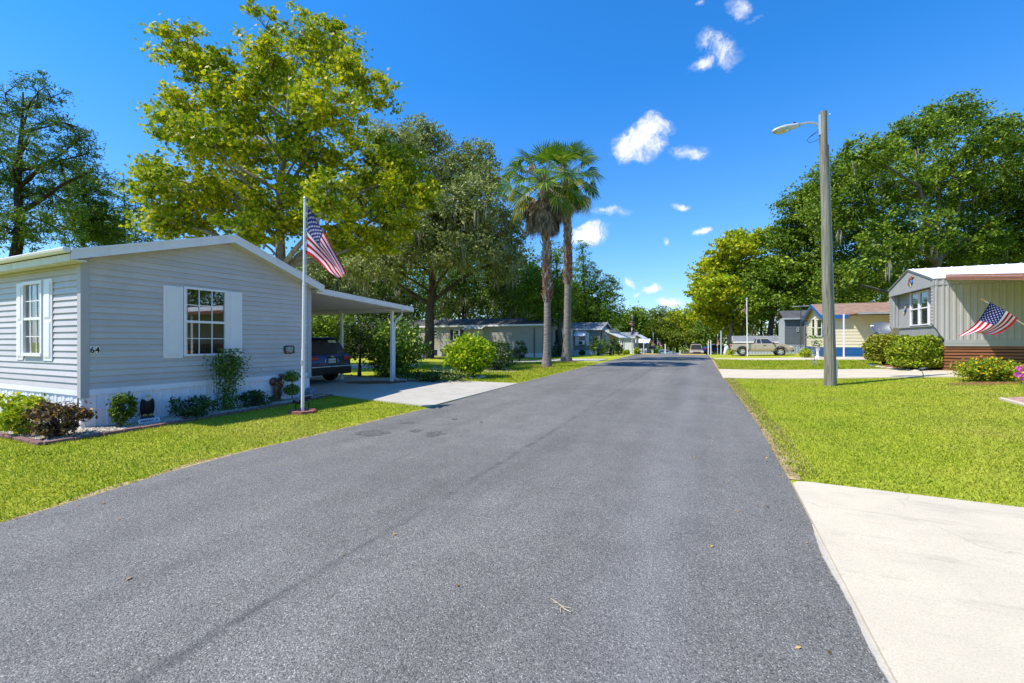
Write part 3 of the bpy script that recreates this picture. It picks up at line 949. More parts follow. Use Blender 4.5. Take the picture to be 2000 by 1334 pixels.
# ================================================================ the grey mobile home (number 64)
SIDING = M('grey_vinyl_siding', (.54, .49, .475), .5, .05, 1.5, 120, .05, dirt=((.36, .34, .31), 1.6, .22))
_n = SIDING.node_tree; _b = _n.nodes['Principled BSDF']; _g = _n.nodes.new('ShaderNodeNewGeometry')
_c = mixcol(_n, 1.0, _b.inputs['Base Color'].links[0].from_socket, ramp(_n, _g.outputs['Random Per Island'], [(0, .93), (1, 1.05)]), 'MULTIPLY'); _n.links.new(_c, _b.inputs['Base Color'])
TRIMG = M('grey_trim', (.43, .40, .405), .5, .05, 2)
home = thing('mobile_home', 'grey sided mobile home with white shutters, white skirting and number 64', 'mobile home', (-17, 6.3, 0))
XG, Y0, Y1 = -10.03, 3.87, 8.66
XB = -25.0
WG = W((XG, Y0), (0, 1), (1, 0))      # street gable, a = y - Y0
WS = W((XG, Y0), (-1, 0), (0, -1))    # long sunny side, a = XG - x
ZE, ZR, YR_ = 3.02, 3.80, 6.40
WD = Y1 - Y0
def gable_top(a):  # underside of the rake at distance a along the gable
    return ZE + (ZR - ZE) * (a / (YR_ - Y0)) if a < YR_ - Y0 else ZE + (ZR - ZE) * ((WD - a) / (Y1 - YR_))
def gspan(z):
    if z <= ZE: a0, a1 = .09, WD - .09
    else:
        t = (z - ZE) / (ZR - ZE); a0 = max(.09, t * (YR_ - Y0)); a1 = min(WD - .09, WD - t * (Y1 - YR_))
    if 1.24 < z < 2.70: return [(a0, GW0), (GW1, a1)]
    return [(a0, a1)]
GW0, GW1 = 5.48 - Y0, 6.37 - Y0
mb = MB()
lap_wall(mb, WG, gspan, .70, ZR - .02, proj=.024, cuts=(1.24, 2.70, ZE))
def sspan(z):
    if 1.27 < z < 2.70: return [(.09, SW0), (SW1, XG - XB)]
    return [(.09, XG - XB)]
SW0, SW1 = 11.40 - 10.03, 12.22 - 10.03
lap_wall(mb, WS, sspan, .70, 3.06, proj=.024, cuts=(1.27, 2.70))
# far long wall (under the carport) and inner sheathing
WN = W((XG, Y1), (-1, 0), (0, 1))
lap_wall(mb, WN, lambda z: [(.09, XG - XB)], .70, 3.06)
mb.build('wall', SIDING, home)
mb = MB()
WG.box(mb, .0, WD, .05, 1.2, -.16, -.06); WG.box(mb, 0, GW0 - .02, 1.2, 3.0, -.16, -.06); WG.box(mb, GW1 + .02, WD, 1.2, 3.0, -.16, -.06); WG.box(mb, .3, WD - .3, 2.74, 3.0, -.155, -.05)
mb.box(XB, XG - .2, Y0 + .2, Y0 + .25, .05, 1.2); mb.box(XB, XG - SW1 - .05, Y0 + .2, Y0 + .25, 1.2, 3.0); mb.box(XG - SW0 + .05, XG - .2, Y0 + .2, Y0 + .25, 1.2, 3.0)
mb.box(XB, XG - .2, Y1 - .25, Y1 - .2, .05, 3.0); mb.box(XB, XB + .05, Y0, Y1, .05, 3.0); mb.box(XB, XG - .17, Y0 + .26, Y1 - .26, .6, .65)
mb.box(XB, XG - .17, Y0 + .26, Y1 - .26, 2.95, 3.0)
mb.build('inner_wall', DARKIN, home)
# corner trims
mb = MB()
for (cx, cy, sy) in ((XG, Y0, -1), (XG, Y1, 1)):
    mb = MB(); mb.box(cx - .09, cx + .028, min(cy, cy + sy * .028), max(cy, cy + sy * .028), .56, 3.08)
    mb.box(cx + .0005, cx + .028, min(cy, cy - sy * .09), max(cy, cy - sy * .09), .56, 3.10); mb.build('corner_trim', TRIMG, home)
# skirting: white ribbed panels under a plain band
mb = MB()
ribbed(mb, WG, 0, WD, -.05, .60, .34, .016, ((0, 0), (.04, 1), (.12, 1), (.16, 0), (.50, 0), (.53, .6), (.58, .6), (.61, 0), (1, 0)), o=-.01)
ribbed(mb, WS, 0, XG - XB, -.05, .60, .30, .014, ((0, 0), (.08, 1), (.30, 1), (.38, 0), (.44, 0), (.5, .6), (.72, .6), (.78, 0), (1, 0)), o=-.01)
ribbed(mb, WN, 0, XG - XB, -.05, .60, .34, .016, o=-.01)
WG.box(mb, .09, WD - .09, .595, .705, -.02, .022); WS.box(mb, .09, XG - XB, .595, .705, -.02, .022); WN.box(mb, .09, XG - XB, .595, .705, -.02, .022)
mb.build('skirting', M('white_skirting', (.84, .81, .85), .42, .05, 1.2, dirt=((.55, .52, .45), 2.5, .25)), home)
# roof: shingled slopes, white rake boards, gutter on the sunny side
OV, OE = .26, .24
mb = MB()
yE0, yE1 = Y0 - OE, Y1 + OE
zE0 = ZE + .10 - OE * (ZR - ZE) / (YR_ - Y0) ; zE1 = ZE + .10 - OE * (ZR - ZE) / (Y1 - YR_)
zTop = ZR + .10
for (ya, za, yb, zb) in ((yE0, zE0, YR_, zTop), (YR_, zTop, yE1, zE1)):
    p = [(XG + OV, ya, za), (XG + OV, yb, zb), (XB, yb, zb), (XB, ya, za)]
    mb.prism([(x, y, z) for x, y, z in p], [(x, y, z + .05) for x, y, z in p])
roof = mb.build('roof', mat_shingle('shingle_grey', (.10, .095, .09), (.2, .19, .18)), home)
mb = MB()
for (ya, za, yb, zb) in ((yE0, zE0, YR_, zTop), (YR_, zTop, yE1, zE1)):
    a = [(XG + OV, ya, za - .12), (XG + OV, yb, zb - .12), (XG + OV, yb, zb + .058), (XG + OV, ya, za + .058)]
    mb.prism(a, [(x + .022, y, z) for x, y, z in a])
    a = [(XG + OV + .022, ya, za + .012), (XG + OV + .022, yb, zb + .012), (XG + OV + .022, yb, zb + .062), (XG + OV + .022, ya, za + .062)]
    mb.prism(a, [(x + .014, y, z) for x, y, z in a])
mb.build('rake_board', WHITE, home)
mb = MB()   # soffit under the gable overhang and the eaves
SOFF = M('soffit_yellowed', (.66, .64, .53), .6, .12, 3, dirt=((.45, .42, .2), 5, .5))
for (ya, za, yb, zb) in ((yE0, zE0, YR_, zTop), (YR_, zTop, yE1, zE1)):
    p = [(XG + .001, ya, za - .10), (XG + OV - .001, ya, za - .10), (XG + OV - .001, yb, zb - .10), (XG + .001, yb, zb - .10)]
    mb.prism(p, [(x, y, z + .02) for x, y, z in p])
mb.box(XB, XG + OV - .003, yE0, Y0 - .03, zE0 - .13, zE0 - .105)
mb.box(XB, XG + OV - .003, Y1 + .03, yE1, zE1 - .10, zE1 - .08)
mb.box(XB, XG + OV - .002, yE0 - .012, yE0 + .0, zE0 - .14, zE0 - .02)
mb.build('soffit', SOFF, home)
mb = MB()
prof = [(yE0 - .012, -.005), (yE0 - .012, .07), (yE0 - .10, .07), (yE0 - .115, .055), (yE0 - .105, .02), (yE0 - .07, -.01)]
a = [(XG + OV + .02, y, zE0 + z) for y, z in prof]
mb.prism(a, [(XB, y, zE0 + z) for y, z in prof])
mb.build('gutter', WHITE, home)
# windows
CURT = M('curtain_dark', (.07, .062, .055), .9, .5, 5, stretch=(3, 9, .6))
window(WG, GW0, GW1, 1.24, 2.70, home, WHITE_S, GLASS, 3, 2, .045, .0, .05, CURT, -.05, label='front window with twelve panes beneath dark curtains')
shutter(WG, 5.11 - Y0, GW0 - .012, 1.21, 2.68, home, WHITE_S); shutter(WG, GW1 + .012, 6.73 - Y0, 1.21, 2.69, home, WHITE_S)
window(WS, SW0, SW1, 1.27, 2.70, home, WHITE_S, GLASS, 3, 2, .06, .0, .055, DARKIN, -.15, label='tall side window with closed slatted blinds', blinds=M('blind_grey', (.16, .15, .14), .6, .1, 5))  # dark sheet behind the blinds stands in for the dim room
shutter(WS, 11.04 - 10.03, SW0 - .012, 1.19, 2.71, home, WHITE_S); shutter(WS, SW1 + .012, 12.51 - 10.03, 1.19, 2.69, home, WHITE_S)
# sill flowers seen in the front window: part of the window dressing
mb = MB()
WG.box(mb, GW0 + .06, GW0 + .17, 1.30, 1.37, -.03, -.01)
mb.build('window_ornament', M('orange_card', (.55, .10, .02), .6, .2, 30), home)

def text_obj(s, size, parent, mat, origin, xdir, ydir, name='lettering', depth=.004, bold=0.0, center=False, sx=1.0):
    cu = bpy.data.curves.new('t', 'FONT'); cu.body = s; cu.size = size; cu.extrude = depth; cu.offset = bold
    if center: cu.align_x = 'CENTER'
    ob = bpy.data.objects.new('t', cu); COL.objects.link(ob)
    dg = bpy.context.evaluated_depsgraph_get(); dg.update()
    me = bpy.data.meshes.new_from_object(ob.evaluated_get(dg), depsgraph=dg)
    bpy.data.objects.remove(ob); bpy.data.curves.remove(cu)
    X = Vector(xdir).normalized(); Y = Vector(ydir).normalized(); Z = X.cross(Y)
    off = LOC[parent.name]
    for v in me.vertices:
        c = v.co.copy(); q = Vector(origin) + X * c.x * sx + Y * c.y + Z * c.z; v.co = q - off
    me.materials.clear()
    return link_mesh(name, me, [mat], parent)
mb = MB()
WG.box(mb, .100, .166, 1.335, 1.465, .010, .030); WG.box(mb, .174, .240, 1.335, 1.465, .010, .030)
hn = mb.build('house_number', WHITE_S, home)
text_obj('6', .145, hn, BLACK, WG.p(.098, 1.350, .032), (0, 1, 0), (0, 0, 1), bold=.003, sx=.88)
text_obj('4', .145, hn, BLACK, WG.p(.172, 1.350, .032), (0, 1, 0), (0, 0, 1), bold=.003, sx=.88)

# plaque on the wall
pq = thing('wall_plaque', 'small carved brown welcome plaque with turquoise birds on the grey gable', 'plaque', (XG + .02, 7.99, 1.34))
mb = MB()
pts = []
for k in range(40):
    th = 2 * PI * k / 40; c, s = math.cos(th), math.sin(th)
    r = (abs(c) ** 6 + abs(s) ** 6) ** (-1 / 6) * (1 + .05 * math.sin(th * 8))
    pts.append((.15 * r * c, .105 * r * s))
mb.prism([(XG + .017, 7.99 + a, 1.34 + z) for a, z in pts], [(XG + .045, 7.99 + a, 1.34 + z) for a, z in pts])
mb.build('frame', M('carved_wood', (.06, .035, .022), .6, .3, 30, 40, .5), pq)
mb = MB()
mb.prism([(XG + .046, 7.99 + a * .72, 1.34 + z * .72) for a, z in pts], [(XG + .05, 7.99 + a * .72, 1.34 + z * .72) for a, z in pts])
mb.build('board', M('plaque_board', (.38, .34, .30), .7, .35, 25), pq)
for (a, z) in ((-.075, .03), (.078, .01)):
    mb = MB(); mb.ball((XG + .052, 7.99 + a, 1.34 + z), (.006, .030, .022), 10, 6)
    mb.ball((XG + .053, 7.99 + a * .8, 1.34 + z + .028), (.006, .014, .013), 8, 6); mb.build('bird', M('turquoise', (.05, .42, .48), .5, .2, 40), pq)
for (a, z) in ((-.08, -.045), (.085, -.04), (-.02, -.058)):
    mb = MB(); mb.ball((XG + .052, 7.99 + a, 1.34 + z), (.006, .026, .014), 8, 6); mb.build('branch', M('rust_brown', (.28, .08, .03), .6, .3, 40), pq)

# ================================================================ carport
cp = thing('carport', 'white metal carport with sloping roof and slim posts beside the grey home', 'carport', (-15, 11, .08))
XF = XG + .12; XK = -21.0
yA, yB = 8.98, 14.55
zA, zB = 3.02, 2.86
pA = PX(620, 562, XF); pB = PX(805, 600, XF)
yB = pB.y; zB = pB.z - .02; yA = pA.y - .05; zA = pA.z - .02
mb = MB()
n = 26
def cz(y): return zA + (zB - zA) * (y - yA) / (yB - yA)
for i in range(n):      # ribbed pan roof
    ya = yA + (yB - yA) * i / n; yb = yA + (yB - yA) * (i + 1) / n
    a = [(XF - .01, ya, cz(ya) - .03), (XF - .01, yb - .03, cz(yb) - .03), (XF - .01, yb - .012, cz(yb) - .07), (XF - .01, yb, cz(yb) - .03), (XF - .01, yb, cz(yb) - .005), (XF - .01, ya, cz(ya) - .005)]
    mb.prism(a, [(XK, y, z) for x, y, z in a])
mb.build('roof', WHITE_S, cp)
mb = MB()
for (z0, z1, o) in ((-.135, .015, .03), (-.10, -.085, .04), (-.0, .022, .045)):
    a = [(XF, yA, cz(yA) + z0), (XF, yB, cz(yB) + z0), (XF, yB, cz(yB) + z1), (XF, yA, cz(yA) + z1)]
    mb.prism(a, [(x + o, y, z) for x, y, z in a])
mb.build('fascia', WHITE, cp)
mb = MB()
mb.box(XK, XF - .001, yB - .03, yB + .09, cz(yB) - .145, cz(yB) - .0)
mb.build('gutter', WHITE, cp)
q1 = at(762, 747); q2 = at(665, 746)
yp = q1.y + .1
mb = MB(); mb.box(XK, XF - .012, yp - .05, yp + .05, cz(yp) - .17, cz(yp) - .072); mb.build('beam', WHITE_S, cp)
for (x, y) in ((q1.x, yp), (q2.x - .6, yp), (-15.8, yp), (-18.8, yp), (-20.8, yp)):
    mb = MB()
    zt = cz(yp) - .17
    mb.box(x - .038, x + .038, y - .038, y + .038, gz(x, y), zt)
    mb.box(x - .045, x - .020, y - .045, y + .045, gz(x, y) + .001, zt - .001); mb.box(x + .020, x + .045, y - .045, y + .045, gz(x, y) + .001, zt - .001)
    mb.build('post', WHITE_S, cp)
mb = MB()
xd = q1.x + .02
zt = cz(yB) - .12
mb.tube([(xd, yB + .03, zt), (xd, yB + .03, zt - .12), (xd, yB - .25, zt - .30), (xd, yp + .12, zt - .50), (xd, yp + .10, zt - .72), (xd, yp + .10, .42), (xd, yp + .12, .24), (xd, yp + .30, .14)], .038, 8)
mb.build('downspout', WHITE, cp)
mb = MB()
mb.tube([(-11.9, Y1 + .25, 2.86), (-11.9, Y1 + .22, 2.72), (-11.9, Y1 + .06, 2.58), (-11.9, Y1 + .06, .2)], .036, 8)
dsp = mb.build('downspout', WHITE, cp)

# ================================================================ flags
FRED = M('flag_red', (.64, .010, .022), .7, .08, 9, spec=.2); FWHITE = M('flag_white', (.78, .77, .80), .7, .05, 9, spec=.2); FBLUE = M('flag_blue', (.014, .02, .15), .7, .1, 9, spec=.2)
for m_ in (FRED, FWHITE, FBLUE):
    nt_ = m_.node_tree; b_ = nt_.nodes['Principled BSDF']; tr_ = nt_.nodes.new('ShaderNodeBsdfTranslucent'); mx_ = nt_.nodes.new('ShaderNodeMixShader')
    nt_.links.new(b_.inputs['Base Color'].links[0].from_socket, tr_.inputs[0]); mx_.inputs[0].default_value = .35
    nt_.links.new(b_.outputs[0], mx_.inputs[1]); nt_.links.new(tr_.outputs[0], mx_.inputs[2])
    nt_.links.new(mx_.outputs[0], [n for n in nt_.nodes if n.type == 'OUTPUT_MATERIAL'][0].inputs[0])
def stripes_flag(name, label, surf, group=None, stars=True, nu=60, sub=2, loc=None):
    """surf(s, t) -> point; s along the fly, t down the hoist. One cloth mesh: 13 stripes, blue canton, white stars on both faces"""
    mb = MB(); nv = 13 * sub
    P = [[Vector(surf(i / nu, j / nv)) for i in range(nu + 1)] for j in range(nv + 1)]
    for j in range(nv):
        for i in range(nu):
            st = j // sub
            m = 2 if (st < 7 and (i + .5) / nu < .4) else (0 if st % 2 == 0 else 1)
            mb.add([P[j][i], P[j][i + 1], P[j + 1][i + 1], P[j + 1][i]], [(0, 1, 2, 3)], m)
    if stars:
        for row in range(9):
            cnt = 6 if row % 2 == 0 else 5
            for k in range(cnt):
                s = .4 * ((k * 2 + 1 + (row % 2)) / 12.0); t = (7 / 13) * (row + 1) / 10
                for sg in (1, -1):
                    e = 1e-3
                    c = Vector(surf(s, t)); nn = (Vector(surf(s + e, t)) - c).cross(Vector(surf(s, t + e)) - c).normalized() * sg * .004
                    pts = []
                    for a in range(10):
                        th = PI / 2 + a * PI / 5; r = (.0312 if a % 2 == 0 else .0125)
                        pts.append(Vector(surf(s + r * math.cos(th) * .53, t - r * math.sin(th) * 1.0)) + nn)
                    mb.poly(pts if sg > 0 else pts[::-1], 1)
    o = mb.build(name, [FRED, FWHITE, FBLUE], smooth=False)
    o.data.polygons.foreach_set('use_smooth', [len(p.vertices) == 4 for p in o.data.polygons])
    return tag(o, label, 'flag', group)
def flag_between(pts_top, pts_bot, depth_wave):
    """surf through a top and a bottom edge polyline (world points), with folds along the view depth"""
    def along(pts, s):
        f = s * (len(pts) - 1); i = min(len(pts) - 2, int(max(0, f))); u = f - i
        p0 = pts[max(0, i - 1)]; p1 = pts[i]; p2 = pts[i + 1]; p3 = pts[min(len(pts) - 1, i + 2)]
        return 0.5 * ((2 * p1) + (p2 - p0) * u + (2 * p0 - 5 * p1 + 4 * p2 - p3) * u * u + (3 * p1 - p0 - 3 * p2 + p3) * u ** 3)
    fv = Vector((FW[0], FW[1], 0))
    def surf(s, t):
        p = along(pts_top, s).lerp(along(pts_bot, s), t)
        return p + fv * depth_wave(s, t)
    return surf

# flagpole by the road
fpb = at(591, 806); dF = depth_of(fpb)
fp = thing('flagpole', 'tall white metal flagpole standing in a brick ring by the grey home', 'flagpole', fpb)
mb = MB()
topz = PD(595, 392, dF).z
topP = PD(595.5, 392, dF)
def polep(z): return fpb.lerp(topP, (z - fpb.z) / (topP.z - fpb.z))
for (z0, z1, r) in ((fpb.z, 1.35, .034), (1.35, 2.75, .031), (2.75, topz, .027)):
    mb.tube([polep(z0), polep(z1)], [r, r], 14)
    mb.tube([polep(z0 + .001), polep(z0 + .03)], [r + .006, r + .006], 14)
mb.build('pole', WHITE, fp, smooth=True, angle=40)
mb = MB(); mb.lathe([(.0, -.02), (.03, -.02), (.034, .0), (.02, .012), (.028, .03), (.036, .05), (.03, .075), (.0, .09)], topP, 12); mb.build('finial', STEEL, fp, smooth=True)
mb = MB()
rp = polep(topz - .06) + Vector((RT[0], RT[1], 0)) * .055
mb.tube([rp, polep(1.5) + Vector((RT[0], RT[1], 0)) * .045], .0035, 5, cap=False)
mb.build('halyard', WHITE_S, fp)
mb = MB(); c_ = polep(1.1); mb.box(c_.x - .02, c_.x + .02, c_.y - .045, c_.y - .03, c_.z - .05, c_.z + .05); mb.build('cleat', STEEL, fp)
def wv1(s, t): return .10 * s * math.sin(t * 9.5 + s * 3.0) + .07 * s * math.sin(s * 9 + t * 4) - .10 * s
T_ = [PD(x, y, dF) for x, y in ((600.5, 400), (620, 433), (640, 465), (661, 505), (679, 537))]
B_ = [PD(x, y, dF) for x, y in ((598, 495.5), (613, 503), (632, 519), (650, 535), (666, 546.5))]
stripes_flag('flag', 'large stars and stripes flag drooping from the white pole by the grey home', flag_between(T_, B_, wv1))

# brick ring round the pole, two solar spotlights in it
br = thing('brick_planter', 'low hexagonal ring of red bricks around the flagpole foot', 'planter', fpb)
NB = 8
for k in range(NB):
    a0 = 2 * PI * k / NB; a1 = 2 * PI * (k + 1) / NB - .05
    def rp_(r, a, z): return (fpb.x + r * math.cos(a) * 1.15, fpb.y + r * math.sin(a), fpb.z + z)
    mb = MB()
    mb.hexa([rp_(.15, a0, -.03), rp_(.27, a0, -.03), rp_(.27, a1, -.03), rp_(.15, a1, -.03), rp_(.15, a0, .062), rp_(.27, a0, .062), rp_(.27, a1, .062), rp_(.15, a1, .062)])
    mb.build('brick', BRICK, br, bevel=.006)
mb = MB(); mb.lathe([(.155, .0), (.155, .03), (.0, .045)], fpb, 12); mb.build('soil', MULCH, br)
def spotlight(base, label, yaw, h=.26, group=None):
    t = thing('solar_spotlight', label, 'spotlight', base, 0, group)
    mb = MB(); d = Vector((math.cos(yaw), math.sin(yaw), 0)); b = Vector(base); s_ = Vector((-d.y, d.x, 0))
    mb.tube([b - Vector((0, 0, .05)), b + Vector((0, 0, h * .45)), b + Vector((0, 0, h * .7)) - d * .04], .011, 8); mb.build('stake', BLACK, t)
    c = b + Vector((0, 0, h)) - d * .02
    mb = MB(); mb.tube([c - d * .10 - Vector((0, 0, .045)), c - d * .08 - Vector((0, 0, .04)), c + d * .07 - Vector((0, 0, .03))], [.035, .042, .032], 10); mb.build('lamp', BLACK, t, smooth=True, angle=50)
    mb = MB(); u = Vector((0, 0, 1)); n_ = (u * .95 - d * .25).normalized(); e = s_.cross(n_)
    L = [c + e * a + s_ * w_ for a, w_ in ((-.10, -.065), (.10, -.065), (.10, .065), (-.10, .065))]
    mb.prism([p for p in L], [p + n_ * .014 for p in L])
    mb.build('solar_panel', M('solar_panel', (.10, .11, .14), .2, .1, 8, spec=.8), t)
    return t
SG = 'solar spotlights staked in the gardens'
s1 = at(577, 803); s2 = at(603, 799)
spotlight((s1.x + .03, s1.y - .02, s1.z + .03), 'solar spotlight leaning out left of the flagpole foot', YAW + 2.9, .22, SG)
spotlight((s2.x, s2.y, s2.z + .03), 'solar spotlight with its pale panel right of the flagpole foot', YAW + .4, .26, SG)

# ================================================================ garden bed: edging, gravel, plants, figures
bedL = [p for p in BED]
inner = [Vector((-16, 3.88, 0)), Vector((-13.5, 3.88, 0)), Vector((XG + .02, 3.86, 0)), Vector((XG + .02, 4.6, 0)), Vector((XG + .02, 5.2, 0)), Vector((XG + .02, 6.4, 0)), Vector((XG + .02, 8.3, 0)), Vector((XG + .02, 8.7, 0))]
sheet('gravel_bed', GRAVELBED, bedL, inner, .018, 5, step=.4, edge=.02)['kind'] = 'structure'
rng = np.random.default_rng(21)
# gravel stones
bp = [(p.x, p.y) for p in bedL] + [(p.x, p.y) for p in inner[::-1]]
pl = np.array(bp); P = pl.min(0) + rng.random((60000, 2)) * (pl.max(0) - pl.min(0)); P = P[in_poly(P, bp)]
P = P[(P[:, 0] > -13.5) & ~((P[:, 0] < XG) & (P[:, 1] > Y0))][:9000]
OCT = np.array([(1, 0, 0), (0, 1, 0), (-1, 0, 0), (0, -1, 0), (.1, .1, .8), (-.1, 0, -.6)])
FI = [(0, 1, 4), (1, 2, 4), (2, 3, 4), (3, 0, 4)]
N = len(P); rs_ = rng.uniform(.008, .022, N); an = rng.random(N) * PI
sc3 = np.stack([rs_ * rng.uniform(.8, 1.5, N), rs_ * rng.uniform(.7, 1.1, N), rs_ * rng.uniform(.6, 1.0, N)], 1)
V = OCT[None] * sc3[:, None, :]
ca, sa = np.cos(an)[:, None], np.sin(an)[:, None]
V = np.stack([V[..., 0] * ca - V[..., 1] * sa, V[..., 0] * sa + V[..., 1] * ca, V[..., 2]], -1) + np.column_stack([P, g(P[:, 0], P[:, 1]) + .024])[:, None, :]
fs = (np.arange(N)[:, None, None] * 6 + np.array(FI)[None]).reshape(-1, 3)
me = bpy.data.meshes.new('gravel'); me.from_pydata(V.reshape(-1, 3).tolist(), [], fs.tolist())
m_, nt_, b_ = _nt('pebbles'); gmn = nt_.nodes.new('ShaderNodeNewGeometry')
nt_.links.new(ramp(nt_, gmn.outputs['Random Per Island'], [(0, (.16, .13, .10)), (.4, (.42, .35, .25)), (.75, (.58, .50, .38)), (1, (.72, .68, .60))]), b_.inputs['Base Color']); b_.inputs['Roughness'].default_value = .8
gv = link_mesh('gravel', me, [m_]); tag(gv, 'tan pebble mulch in the bed along the grey home', 'gravel', kind='stuff')

ed = thing('garden_edging', 'low line of dark red edging stones around the pebble bed', 'edging', BED[2])
EDM = M('edging_red', (.20, .10, .085), .85, .35, 9, 50, .4)
segs = []
for a, b in zip(BED[:-1], BED[1:]):
    L = (b - a).length; n = max(1, round(L / .32))
    for i in range(n): segs.append((a.lerp(b, i / n), a.lerp(b, (i + 1) / n)))
er = random.Random(3)
for a, b in segs:
    d = (b - a); d.z = 0; d.normalize(); s_ = Vector((-d.y, d.x, 0)); mb = MB()
    a2 = a + d * .006; b2 = b - d * .006
    h = .052 + er.uniform(-.006, .006); w_ = .05
    q8 = []
    for z in (-.05, h):
        q8 += [Vector((p.x, p.y, gz(p.x, p.y) + z)) for p in (a2 - s_ * w_, b2 - s_ * w_, b2 + s_ * w_, a2 + s_ * w_)]
    mb.hexa(q8); mb.build('edging_stone', EDM, ed, bevel=.012)

L_LIME = leaf_mat('leaf_lime', [(0, (0.081, 0.168, 0.01)), (0.45, (0.2295, 0.364, 0.02)), (0.8, (0.432, 0.504, 0.03)), (1, (0.567, 0.56, 0.06))], .35, .4, .4)
L_DARK = leaf_mat('leaf_dark', [(0, (0.018, 0.045, 0.012)), (0.5, (0.045, 0.09, 0.0192)), (0.85, (0.09, 0.15, 0.036)), (1, (0.18, 0.225, 0.06))], .25, .35, .5)
L_MID = leaf_mat('leaf_mid', [(0, (0.0405, 0.084, 0.01)), (0.5, (0.0945, 0.175, 0.018)), (0.85, (0.189, 0.266, 0.03)), (1, (0.297, 0.336, 0.05))], .3, .4, .45)
L_PURP = leaf_mat('leaf_purple', [(0, (0.056, 0.03, 0.028)), (0.4, (0.112, 0.0525, 0.042)), (0.6, (0.176, 0.15, 0.042)), (0.8, (0.32, 0.195, 0.042)), (1, (0.48, 0.3, 0.196))], .25, .3, .6)
L_YEL = leaf_mat('leaf_yellow', [(0, (0.135, 0.224, 0.01)), (0.5, (0.351, 0.448, 0.02)), (1, (0.621, 0.588, 0.04))], .35, .45, .3)
RED = M('flower_red', (.62, .03, .015), .5, .2, 30); YELF = M('flower_yellow', (.75, .47, .01), .5, .15, 30); ORNG = M('flower_orange', (.6, .16, .03), .5, .2, 30)
PINK = M('flower_pink', (.62, .10, .34), .5, .15, 20)
def sh(name, label, px, py, w_, h_, mat, **kw):
    return shrub(name, label, at(px, py), w_, h_, mat, **kw)
sh('shrub', 'green and yellow leafy shrub at the far end of the sunny skirting', 18, 836, 1.05, .62, L_YEL, n=1700, ls=.085, clump=26, flowers=(2, RED, .06), seed=31, cat='bush')
sh('shrub', 'low fresh green hibiscus with red blossoms in front of the skirting', 52, 852, .62, .50, L_YEL, n=1100, ls=.07, clump=18, flowers=(3, RED, .06), seed=32, cat='bush')
sh('shrub', 'purple-leaved shrub at the corner of the pebble bed', 116, 856, .72, .60, L_PURP, n=1700, ls=.07, clump=22, lift=.06, seed=33, flowers=(2, ORNG, .04), cat='bush')
sh('topiary', 'small round-headed clipped tree on a bare stem beside the corner', 238, 836, .40, .60, L_MID, n=1800, ls=.055, lift=.10, clump=30, stem=3, seed=34, cat='small tree')
sh('shrub', 'dark spreading shrub by the white skirting right of the eagle', 376, 815, .85, .43, L_DARK, n=1500, ls=.055, clump=26, seed=35, cat='bush')
sh('shrub', 'dark low shrub between the climbing vine and the soldier figure', 500, 795, .72, .40, L_DARK, n=1300, ls=.055, clump=24, seed=36, cat='bush')
# vine on its trellis
vb = Vector((XG + .28, PX(443, 750, XG + .28).y, 0)); vn = thing('climbing_vine', 'dark green vine climbing a thin trellis up to the window shutter', 'vine', vb)
mb = MB(); rv = random.Random(8)
VX = XG + .22
for y in (-.16, 0, .16): mb.tube([(VX, vb.y + y, 0), (VX, vb.y + y * 1.3, 1.25)], .006, 5)
for z in (.3, .6, .9, 1.2): mb.tube([(VX, vb.y - .2, z), (VX, vb.y + .2, z)], .005, 5)
mb.build('trellis', BLACK, vn)
mb = MB()
for k in range(7):
    y = vb.y + rv.uniform(-.1, .1); mb.tube([(VX + .03, y, 0)] + [(VX + .03 + rv.uniform(-.04, .06), y + rv.uniform(-.2, .2), .2 * j + .2) for j in range(6)], .006, 5)
for k in range(5):
    y = vb.y + rv.uniform(-.2, .3); mb.tube([(VX, y, 1.1), (VX + .05, y + .1, 1.3), (VX + .05, y + .22, 1.36), (VX + .08, y + .3, 1.28)], .003, 4)
mb.build('stem', MATS['bark_brown'], vn)
rngv = np.random.default_rng(40); n = 2100
zz = np.concatenate([rngv.normal(1.02, .2, 1000), rngv.uniform(.05, 1.2, 1100)]); zz = np.clip(zz, .02, 1.38)
yy = vb.y + rngv.normal(size=n) * np.interp(zz, [0, .5, .8, 1.1, 1.4], [.14, .12, .17, .22, .14]); xx = VX + .06 + np.abs(rngv.normal(size=n)) * .09
leaf_mesh('foliage', np.column_stack([xx, yy, zz]), .06 * rngv.uniform(.6, 1.2, n), 'leaf', leaf_mat('leaf_vine', [(0, (0.0405, 0.105, 0.0144)), (0.6, (0.1013, 0.21, 0.024)), (1, (0.2835, 0.336, 0.048))], .3), vn, .2, np.tile([.8, 0, 0], (n, 1)), rngv)
# two-ball topiary
tb = PX(570, 776, -9.74); tb.z = gz(tb.x, tb.y); tt = thing('topiary', 'small topiary of two leafy tiers on a thin stem beside the flagpole', 'small tree', tb)
mb = MB(); mb.tube([tb, tb + Vector((.01, .01, .3)), tb + Vector((0, -.01, .62))], [.014, .011, .008], 6); mb.build('stem', MATS['bark_brown'], tt)
pts_ = np.concatenate([in_ellipsoids([(tb.x, tb.y, tb.z + .62)], [(.21, .21, .16)], 900, rngv)[0], in_ellipsoids([(tb.x, tb.y, tb.z + .28)], [(.2, .2, .15)], 900, rngv)[0]])
leaf_mesh('foliage', pts_, .045 * rngv.uniform(.6, 1.3, len(pts_)), 'leaf', leaf_mat('leaf_topiary', [(0, (0.054, 0.112, 0.01)), (0.6, (0.162, 0.266, 0.02)), (1, (0.378, 0.42, 0.05))], .3), tt, .5, None, rngv)

